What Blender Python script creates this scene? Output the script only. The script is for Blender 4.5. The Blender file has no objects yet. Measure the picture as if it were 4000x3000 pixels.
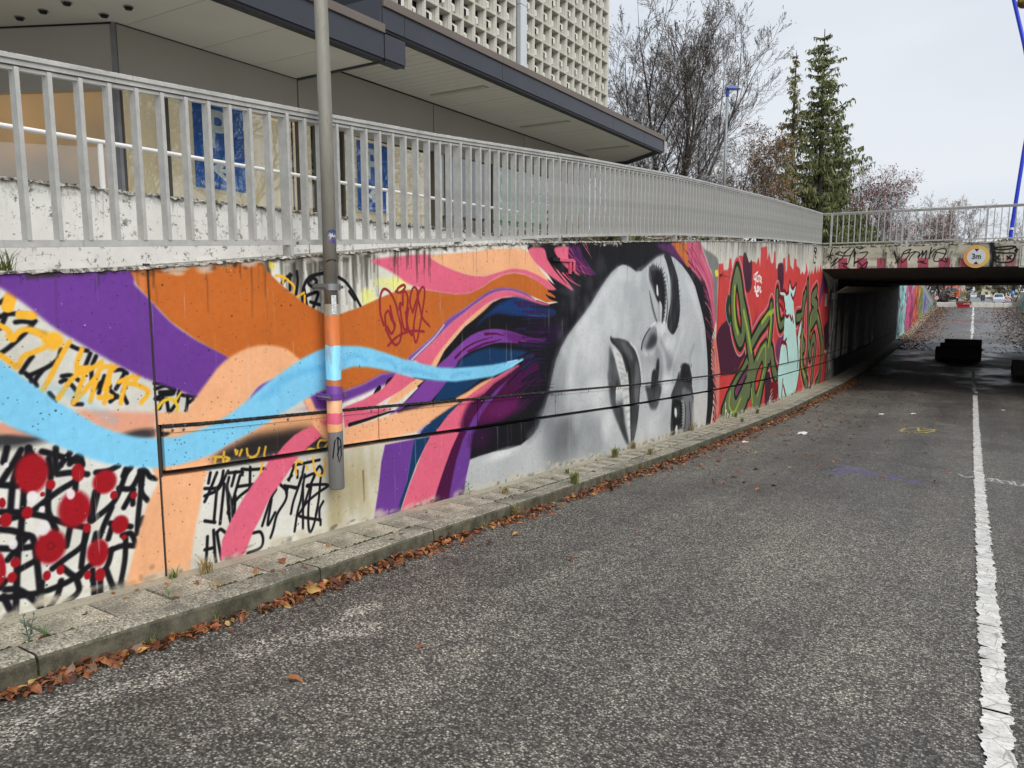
import bpy, bmesh, math, random
import numpy as np
from mathutils import Vector, Matrix

# ---------------- camera, sky, light, exposure ----------------
SC = bpy.context.scene
COL = SC.collection
cam_data = bpy.data.cameras.new('camera'); cam = bpy.data.objects.new('camera', cam_data); COL.objects.link(cam)
SC.camera = cam
cam_data.sensor_fit = 'HORIZONTAL'; cam_data.sensor_width = 36.0; cam_data.lens = 2893/4000*36
cam_data.clip_start = 0.05; cam_data.clip_end = 5000
cam.location = (0, 0, 0)
cam.rotation_euler = (math.radians(90-7.288), 0, math.radians(31.71))

world = bpy.data.worlds.new('World'); SC.world = world; world.use_nodes = True
wn = world.node_tree; wn.nodes.clear()
w_out = wn.nodes.new('ShaderNodeOutputWorld'); w_bg = wn.nodes.new('ShaderNodeBackground')
sky = wn.nodes.new('ShaderNodeTexSky'); sky.sky_type = 'NISHITA'; sky.sun_disc = False
SUN_EL, SUN_AZ = math.radians(46), math.radians(115)
sky.sun_elevation = SUN_EL; sky.sun_rotation = SUN_AZ; sky.air_density = 1.0; sky.dust_density = 2.0
tc = wn.nodes.new('ShaderNodeTexCoord')
cl = wn.nodes.new('ShaderNodeTexNoise'); cl.inputs['Scale'].default_value = 1.6; cl.inputs['Detail'].default_value = 5
mp = wn.nodes.new('ShaderNodeMapping'); mp.inputs['Scale'].default_value = (1, 1, 3.2)
wn.links.new(tc.outputs['Generated'], mp.inputs['Vector']); wn.links.new(mp.outputs['Vector'], cl.inputs['Vector'])
cr = wn.nodes.new('ShaderNodeValToRGB')
cr.color_ramp.elements[0].position = 0.35; cr.color_ramp.elements[0].color = (6.1, 6.7, 7.5, 1)
cr.color_ramp.elements[1].position = 0.68; cr.color_ramp.elements[1].color = (7.6, 7.9, 8.3, 1)
wn.links.new(cl.outputs['Fac'], cr.inputs['Fac'])
mx = wn.nodes.new('ShaderNodeMixRGB'); mx.inputs['Fac'].default_value = 0.88      # overcast layer over the blue sky
wn.links.new(sky.outputs['Color'], mx.inputs['Color1']); wn.links.new(cr.outputs['Color'], mx.inputs['Color2'])
wn.links.new(mx.outputs['Color'], w_bg.inputs['Color']); w_bg.inputs['Strength'].default_value = 0.05
wn.links.new(w_bg.outputs['Background'], w_out.inputs['Surface'])

sun_d = bpy.data.lights.new('sun', 'SUN'); sun = bpy.data.objects.new('sun', sun_d); COL.objects.link(sun)
sun_d.energy = 1.5; sun_d.angle = math.radians(60); sun_d.color = (1.0, 0.97, 0.92)
sun.rotation_euler = Vector((math.sin(SUN_AZ)*math.cos(SUN_EL), math.cos(SUN_AZ)*math.cos(SUN_EL), math.sin(SUN_EL))).to_track_quat('Z', 'Y').to_euler()
SC.view_settings.view_transform = 'Standard'; SC.view_settings.look = 'None'
SC.view_settings.exposure = 1.2; SC.view_settings.gamma = 1.0; SC.view_settings.use_curve_mapping = False
SC.cycles.max_bounces = 6; SC.cycles.diffuse_bounces = 3; SC.cycles.glossy_bounces = 3; SC.cycles.transmission_bounces = 4; SC.cycles.transparent_max_bounces = 8
RNG = np.random.default_rng(7); random.seed(11)

# ---------------- heights along the road (Y, Z) ----------------
BASE = np.array([(-40,1.4),(-10,-.70),(0,-1.44),(1.58,-1.56),(2.7,-1.665),(4.2,-1.77),(5.55,-1.875),(7.04,-1.985),(9.4,-2.165),(12.8,-2.38),(17.5,-2.64),(25.7,-2.93),(31,-3.02),(37.8,-3.07),(48,-3.07),(55,-3.0),(61,-2.9),(67,-2.73),(77,-2.44),(84,-2.26),(92,-2.05),(98,-1.93),(104,-1.88),(150,-2.05),(200,-2.45),(330,-3.2),(600,-4.5),(3000,-9)])
TOP = np.array([(-40,-1.0),(-3,-.25),(0,-.06),(1.7,.08),(2.43,.12),(3.29,.20),(5.0,.36),(6.7,.48),(10.5,.70),(13.2,.85),(17,1.03),(22.6,1.25),(24,1.27),(52,1.2),(56,.35),(72,.28),(77,.05),(80,-.35),(90,-1.3),(97,-1.85),(104,-1.9),(150,-2.02),(200,-2.42),(330,-3.17),(600,-4.4),(3000,-8.9)])
RAIL = np.array([(-4,.8),(0,.98),(1.8,1.09),(3.75,1.20),(5.03,1.28),(7.9,1.50),(11.1,1.71),(13,1.80),(16.9,1.98),(22.4,2.17),(23.7,2.21)])
def base(s): return float(np.interp(s, BASE[:, 0], BASE[:, 1]))
def road(s): return base(s)-0.12
def top(s): return float(np.interp(s, TOP[:, 0], TOP[:, 1]))
def rail(s): return float(np.interp(s, RAIL[:, 0], RAIL[:, 1]))
XW = -3.85            # face of the painted wall
XR = 4.25             # face of the wall on the other side

# ---------------- helpers ----------------
class M:
    """collects faces, then becomes one mesh object"""
    def __init__(s): s.v = []; s.f = []; s.mi = []; s.uv = []
    def add(s, vs, fs, mi=0):
        o = len(s.v); s.v += [tuple(map(float, p)) for p in vs]; s.f += [tuple(i+o for i in f) for f in fs]; s.mi += [mi]*len(fs); return s
    def box(s, a, b, mi=0):
        x0, y0, z0 = a; x1, y1, z1 = b
        if x0 > x1: x0, x1 = x1, x0
        if y0 > y1: y0, y1 = y1, y0
        if z0 > z1: z0, z1 = z1, z0
        return s.add([(x0,y0,z0),(x1,y0,z0),(x1,y1,z0),(x0,y1,z0),(x0,y0,z1),(x1,y0,z1),(x1,y1,z1),(x0,y1,z1)],
                     [(3,2,1,0),(4,5,6,7),(0,1,5,4),(1,2,6,5),(2,3,7,6),(3,0,4,7)], mi)
    def tube(s, pts, rs, n=6, mi=0, cap=True):
        pts = [Vector(p) for p in pts]; rings = []
        if not isinstance(rs, (list, tuple)): rs = [rs]*len(pts)
        o = len(s.v)
        t0 = (pts[1]-pts[0]).normalized(); ref = Vector((0, 0, 1)) if abs(t0.z) < .9 else Vector((1, 0, 0)); u = t0.cross(ref).normalized()
        for i, p in enumerate(pts):
            t = (pts[min(i+1, len(pts)-1)]-pts[max(i-1, 0)]).normalized()
            u = (u-t*u.dot(t)).normalized(); w = t.cross(u)
            for k in range(n):
                a = 2*math.pi*k/n; s.v.append(tuple(p+(u*math.cos(a)+w*math.sin(a))*rs[i]))
        for i in range(len(pts)-1):
            for k in range(n):
                a = o+i*n+k; b = o+i*n+(k+1) % n; s.f.append((a, b, b+n, a+n)); s.mi.append(mi)
        if cap:
            s.f.append(tuple(o+k for k in range(n))[::-1]); s.f.append(tuple(o+(len(pts)-1)*n+k for k in range(n))); s.mi += [mi, mi]
        return s
    def obj(s, name, mats=None, parent=None, smooth=False, bevel=0):
        me = bpy.data.meshes.new(name); me.from_pydata(s.v, [], s.f); me.update()
        for m in (mats if isinstance(mats, (list, tuple)) else [mats]):
            if m: me.materials.append(m)
        if any(s.mi): me.polygons.foreach_set('material_index', s.mi)
        if smooth: me.polygons.foreach_set('use_smooth', [True]*len(me.polygons))
        o = bpy.data.objects.new(name, me); COL.objects.link(o)
        if parent is not None: o.parent = parent
        if bevel:
            b = o.modifiers.new('bevel', 'BEVEL'); b.width = bevel; b.segments = 2; b.limit_method = 'ANGLE'; b.harden_normals = False
        return o
def tag(o, label=None, cat=None, group=None, kind=None):
    if label: o['label'] = label
    if cat: o['category'] = cat
    if group: o['group'] = group
    if kind: o['kind'] = kind
    return o
def thing(name, label, cat, loc=(0, 0, 0), group=None):
    o = bpy.data.objects.new(name, None); COL.objects.link(o); o.location = loc; o.empty_display_size = .1
    return tag(o, label, cat, group)
def inst(src, name, parent=None, loc=None, rot=None, scale=None):
    o = src.copy(); COL.objects.link(o); o.name = name
    for k in list(o.keys()):
        if k in ('label', 'category', 'group', 'kind'): del o[k]
    if parent is not None: o.parent = parent
    if loc is not None: o.location = loc
    if rot is not None: o.rotation_euler = rot
    if scale is not None: o.scale = scale
    return o
def strip(zlo, zhi, x0, x1, s0, s1, step=.3, lo_off=0, hi_off=0, uvbox=None):
    """a solid running along the road between two height curves"""
    n = max(1, int(math.ceil((s1-s0)/step))); m = M(); ss = [s0+(s1-s0)*i/n for i in range(n+1)]
    for y in ss:
        a, b = zlo(y)+lo_off, zhi(y)+hi_off
        m.v += [(x0, y, a), (x0, y, b), (x1, y, b), (x1, y, a)]
    for i in range(n):
        o = i*4; p = o+4
        for k in range(4):
            k2 = (k+1) % 4; m.f.append((o+k, o+k2, p+k2, p+k)); m.mi.append(0)
    m.f.append((3, 2, 1, 0)); m.f.append(tuple(n*4+k for k in range(4))); m.mi += [0, 0]
    if x1 > x0: m.f = [f[::-1] for f in m.f]
    return m
def wall_uv(o, cv, axis='yz'):
    me = o.data; uv = me.uv_layers.new(name='wall'); co = np.empty(len(me.vertices)*3); me.vertices.foreach_get('co', co); co = co.reshape(-1, 3)
    li = np.empty(len(me.loops), int); me.loops.foreach_get('vertex_index', li)
    a = co[li, 1] if axis == 'yz' else co[li, 0]; b = co[li, 2]
    u = np.stack([(a-cv.a0)/(cv.a1-cv.a0), (b-cv.b0)/(cv.b1-cv.b0)], 1).ravel(); uv.data.foreach_set('uv', u)

# ---------------- materials ----------------
def lin(h):
    if isinstance(h, str): h = [int(h[i:i+2], 16)/255 for i in (0, 2, 4)]
    return tuple((c/12.92 if c <= .04045 else ((c+.055)/1.055)**2.4) for c in h)+(1,)
class NT:
    def __init__(s, name):
        s.m = bpy.data.materials.new(name); s.m.use_nodes = True; s.t = s.m.node_tree; s.b = s.t.nodes['Principled BSDF']; s.co = None
    def n(s, typ, ins=None, **kw):
        x = s.t.nodes.new('ShaderNode'+typ)
        for k, v in kw.items(): setattr(x, k, v)
        for k, v in (ins or {}).items():
            if isinstance(v, bpy.types.NodeSocket): s.t.links.new(v, x.inputs[k])
            else: x.inputs[k].default_value = v
        return x
    def pos(s, kind='Object'):
        if s.co is None: s.co = s.n('TexCoord')
        return s.co.outputs[kind]
    def noise(s, scale, detail=4, rough=.55, vec=None, sc=None, dist=0):
        v = vec or s.pos()
        if sc: v = s.n('Mapping', {'Vector': v, 'Scale': sc}).outputs[0]
        return s.n('TexNoise', {'Vector': v, 'Scale': scale, 'Detail': detail, 'Roughness': rough, 'Distortion': dist}).outputs['Fac']
    def vor(s, scale, out='Distance', feature='F1', sc=None, rnd=1):
        v = s.pos()
        if sc: v = s.n('Mapping', {'Vector': v, 'Scale': sc}).outputs[0]
        return s.n('TexVoronoi', {'Vector': v, 'Scale': scale, 'Randomness': rnd}, feature=feature).outputs[out]
    def ramp(s, fac, stops, interp='LINEAR'):
        r = s.n('ValToRGB', {'Fac': fac}); cr = r.color_ramp; cr.interpolation = interp
        while len(cr.elements) < len(stops): cr.elements.new(.5)
        for e, (p, c) in zip(cr.elements, stops):
            e.position = p; e.color = c if len(c) == 4 else (*c, 1)
        return r.outputs['Color']
    def gray(s, fac, lo, hi, a=0, b=1):
        x = s.n('MapRange', {'Value': fac, 'From Min': lo, 'From Max': hi, 'To Min': a, 'To Max': b}); x.clamp = True
        return x.outputs[0]
    def mix(s, fac, a, b, mode='MIX'):
        x = s.n('MixRGB', {'Fac': fac, 'Color1': a, 'Color2': b}, blend_type=mode); return x.outputs[0]
    def math(s, op, a, b=0.0):
        return s.n('Math', {0: a, 1: b}, operation=op).outputs[0]
    def bump(s, h, strength=.3, dist=.01, prev=None):
        i = {'Height': h, 'Strength': strength, 'Distance': dist}
        if prev is not None: i['Normal'] = prev
        return s.n('Bump', i).outputs[0]
    def done(s, col=None, rough=None, normal=None, metal=None, spec=None):
        for k, v in (('Base Color', col), ('Roughness', rough), ('Normal', normal), ('Metallic', metal), ('Specular IOR Level', spec)):
            if v is None: continue
            if isinstance(v, bpy.types.NodeSocket): s.t.links.new(v, s.b.inputs[k])
            else: s.b.inputs[k].default_value = v
        return s.m
def simple(name, h, rough=.6, metal=0, var=.12, scale=6, bump=0, spec=.4):
    t = NT(name); c = lin(h) if isinstance(h, str) else h
    f = t.noise(scale, 5); a = tuple(v*(1-var) for v in c[:3])+(1,); b = tuple(min(1, v*(1+var)) for v in c[:3])+(1,)
    col = t.mix(t.gray(f, .3, .7), a, b)
    nrm = t.bump(t.noise(scale*12, 3), bump, .004) if bump else None
    return t.done(col, rough, nrm, metal, spec)
def image_of(cv, name):
    im = bpy.data.images.new(name, cv.w, cv.h, alpha=False)
    px = np.ones((cv.h, cv.w, 4), np.float32); px[..., :3] = np.clip(cv.c, 0, 1)
    im.pixels.foreach_set(px.ravel()); im.update(); im.pack()
    return im
def painted_concrete(name, cv, dirt=.5, rough=.62, uvname='wall'):
    t = NT(name); im = image_of(cv, name)
    uv = t.n('UVMap', uv_map=uvname).outputs[0]
    c = t.n('TexImage', {'Vector': uv}, image=im, interpolation='Cubic', extension='EXTEND').outputs['Color']
    n1 = t.noise(2.2, 6, .6); n2 = t.noise(26, 4); st = t.noise(1.0, 5, .6, sc=(14, 14, .7))
    c = t.mix(1.0, c, t.ramp(n1, [(.3, (.88, .88, .87)), (.7, (1.04, 1.04, 1.03))]), 'MULTIPLY')
    c = t.mix(.8, c, t.ramp(n2, [(.3, (.93, .93, .93)), (.7, (1.05, 1.05, 1.05))]), 'MULTIPLY')
    c = t.mix(t.gray(st, .60, .74, 0, .22*dirt), c, (.10, .10, .085, 1))
    c = t.mix(t.gray(t.noise(1.0, 5, .6, sc=(22, 22, .9)), .66, .72, 0, .35*dirt), c, (.62, .60, .56, 1))
    # bug holes left by the formwork
    d = t.vor(34, 'Distance'); w = t.vor(34, 'Color'); ww = t.n('SeparateColor', {'Color': w}).outputs[0]
    hole = t.math('MULTIPLY', t.gray(d, .11, .20, 1, 0), t.gray(ww, .70, .72, 0, 1))
    d2 = t.vor(11, 'Distance'); w2 = t.n('SeparateColor', {'Color': t.vor(11, 'Color')}).outputs[1]
    hole2 = t.math('MULTIPLY', t.gray(d2, .05, .10, 1, 0), t.gray(w2, .62, .64, 0, 1))
    hole = t.math('MAXIMUM', hole, hole2)
    c = t.mix(t.math('MULTIPLY', hole, .8), c, (.035, .03, .03, 1))
    nm = t.bump(t.noise(90, 4, .6), .45, .003); nm = t.bump(t.noise(14, 3), .25, .008, nm); nm = t.bump(t.math('SUBTRACT', 1.0, hole), .6, .004, nm)
    return t.done(c, rough, nm, 0, .18)
def concrete(name, h='b4b0a4', rough=.85, streak=.5, grain=120, dark='3a3832', moss=0):
    t = NT(name); c = lin(h)
    f = t.noise(3, 8, .65); c1 = t.mix(t.gray(f, .3, .7), tuple(v*.78 for v in c[:3])+(1,), tuple(min(1, v*1.15) for v in c[:3])+(1,))
    g = t.noise(grain, 3, .7); c1 = t.mix(1.0, c1, t.ramp(g, [(.25, (.72, .72, .70)), (.5, (1, 1, 1)), (.75, (1.18, 1.18, 1.15))]), 'MULTIPLY')
    st = t.noise(1, 6, .65, sc=(9, 9, .8)); c1 = t.mix(t.gray(st, .5, .72, 0, streak), c1, lin(dark))
    if moss: c1 = t.mix(t.gray(t.noise(5, 7, .75), .56, .66, 0, moss), c1, (.035, .05, .012, 1))
    nm = t.bump(g, .35, .002); nm = t.bump(f, .3, .01, nm)
    return t.done(c1, rough, nm, 0, .3)

# ---- painted walls: shapes are given in metres on the wall and filled into a pixel grid ----
class Canvas:
    def __init__(self, a0, a1, b0, b1, ppm, base):
        self.a0, self.b0, self.ppm = a0, b0, ppm
        self.w, self.h = int((a1-a0)*ppm), int((b1-b0)*ppm)
        self.a1, self.b1 = a0+self.w/ppm, b0+self.h/ppm
        self.c = np.empty((self.h, self.w, 3), np.float32); self.c[:] = np.array(base, np.float32)/255.0
    def box(self, pts, pad):
        x = (pts[:, 0]-self.a0)*self.ppm; y = (pts[:, 1]-self.b0)*self.ppm; p = pad*self.ppm+3
        x0, x1 = int(max(0, np.floor(x.min()-p))), int(min(self.w, np.ceil(x.max()+p)))
        y0, y1 = int(max(0, np.floor(y.min()-p))), int(min(self.h, np.ceil(y.max()+p)))
        return x, y, x0, x1, y0, y1
    def mix(self, m, col, al, x0, x1, y0, y1):
        r = self.c[y0:y1, x0:x1]; m = (m*al)[..., None]
        r += (np.array(col, np.float32)/255.0-r)*m
    def poly(self, pts, col, soft=0.006, al=1.0):
        x, y, x0, x1, y0, y1 = self.box(pts, soft*1.5)
        if x1 <= x0 or y1 <= y0: return
        W, H = x1-x0, y1-y0; SS = 2
        acc = np.zeros((H*SS, W+2), np.float32)
        n = len(x)
        for i in range(n):
            xa, ya, xb, yb = x[i], y[i], x[(i+1) % n], y[(i+1) % n]
            if ya == yb: continue
            d = 1.0
            if ya > yb: xa, ya, xb, yb, d = xb, yb, xa, ya, -1.0
            r0 = int(max(0, np.ceil((ya-y0)*SS-0.5))); r1 = int(min(H*SS-1, np.floor((yb-y0)*SS-0.5)))
            if r1 < r0: continue
            rr = np.arange(r0, r1+1); yy = (rr+0.5)/SS+y0
            if len(rr) and (yy[-1] >= yb): rr = rr[:-1]; yy = yy[:-1]
            if not len(rr): continue
            xx = np.clip(xa+(yy-ya)*(xb-xa)/(yb-ya)-x0, 0, W-0.001)
            k = xx.astype(int); f = xx-k
            np.add.at(acc, (rr, k), d*(1-f)); np.add.at(acc, (rr, k+1), d*f)
        m = np.clip(np.abs(np.cumsum(acc, 1)[:, :W]), 0, 1)
        m = m.reshape(H, SS, W).mean(1)
        m = blur(m, soft*self.ppm*0.5)
        self.mix(m, col, al, x0, x1, y0, y1)
    def stroke(self, pts, col, w, soft=0.006, al=1.0, w2=None):
        if w2 is None: w2 = w
        x, y, x0, x1, y0, y1 = self.box(pts, max(w, w2)+soft)
        if x1 <= x0 or y1 <= y0: return
        m = np.zeros((y1-y0, x1-x0), np.float32)
        n = len(x)-1; sf = max(soft*self.ppm, 0.7)
        for i in range(n):
            ra = (w+(w2-w)*i/n)*0.5*self.ppm; rb = (w+(w2-w)*(i+1)/n)*0.5*self.ppm
            R_ = max(ra, rb)+sf+1
            u0 = int(max(x0, min(x[i], x[i+1])-R_)); u1 = int(min(x1, max(x[i], x[i+1])+R_+1))
            v0 = int(max(y0, min(y[i], y[i+1])-R_)); v1 = int(min(y1, max(y[i], y[i+1])+R_+1))
            if u1 <= u0 or v1 <= v0: continue
            X = np.arange(u0, u1)[None, :]-x[i]+0.5; Y = np.arange(v0, v1)[:, None]-y[i]+0.5
            dx, dy = x[i+1]-x[i], y[i+1]-y[i]; L = dx*dx+dy*dy+1e-9
            t = np.clip((X*dx+Y*dy)/L, 0, 1)
            d = np.sqrt((X-t*dx)**2+(Y-t*dy)**2)
            v = np.clip((ra+(rb-ra)*t-d)/sf+0.5, 0, 1)
            s_ = m[v0-y0:v1-y0, u0-x0:u1-x0]; np.maximum(s_, v, out=s_)
        self.mix(m, col, al, x0, x1, y0, y1)
    def blob(self, a, b, ra, rb, col, soft=0.5, al=1.0):
        pts = np.array([[a-ra, b-rb], [a+ra, b+rb]])
        x, y, x0, x1, y0, y1 = self.box(pts, max(ra, rb)*soft)
        if x1 <= x0 or y1 <= y0: return
        X = (np.arange(x0, x1)[None, :]+0.5-(a-self.a0)*self.ppm)/(ra*self.ppm)
        Y = (np.arange(y0, y1)[:, None]+0.5-(b-self.b0)*self.ppm)/(rb*self.ppm)
        d = np.sqrt(X*X+Y*Y)
        self.mix(np.clip((1-d)/max(soft, 0.02)+0.5, 0, 1)*1.0, col, al, x0, x1, y0, y1)

def blur(m, r):
    r = int(round(r))
    if r < 1: return m
    for _ in range(2):
        for ax in (0, 1):
            p = [(0, 0), (0, 0)]; p[ax] = (r+1, r)
            c = np.cumsum(np.pad(m, p, mode='edge'), ax, dtype=np.float64)
            m = ((np.take(c, range(2*r+1, c.shape[ax]), ax)-np.take(c, range(0, c.shape[ax]-2*r-1), ax))/(2*r+1)).astype(np.float32)
    return m

def spline(p, closed, k=6):
    p = np.asarray(p, float); n = len(p)
    if n < 3: return p
    if closed: q = np.vstack([p[-1], p, p[0], p[1]]); segs = n
    else: q = np.vstack([2*p[0]-p[1], p, 2*p[-1]-p[-2]]); segs = n-1
    t = np.linspace(0, 1, k, endpoint=False)[:, None]; out = []
    for i in range(segs):
        a, b, c, d = q[i], q[i+1], q[i+2], q[i+3]
        out.append(0.5*(2*b+(c-a)*t+(2*a-5*b+4*c-d)*t*t+(3*b-a-3*c+d)*t**3))
    if not closed: out.append(p[-1:])
    return np.vstack(out)

def paint(cv, text):
    for line in text.strip().splitlines():
        f = line.split('|'); k = f[0]
        col = tuple(int(f[1][i:i+2], 16) for i in (0, 2, 4))
        pr = [float(v) for v in f[2].split(',')]
        v = np.array([int(q) for q in f[3].split(',')], float).reshape(-1, 2)/1000.0
        if k == 'P': cv.poly(spline(v, True), col, pr[0], pr[1])
        elif k == 'L': cv.poly(v, col, pr[0], pr[1])
        elif k == 'S': cv.stroke(spline(v, False), col, pr[0], pr[1], pr[2], pr[3])
        elif k == 'B': cv.blob(v[0, 0], v[0, 1], v[1, 0], v[1, 1], col, pr[0], pr[1])

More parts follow.
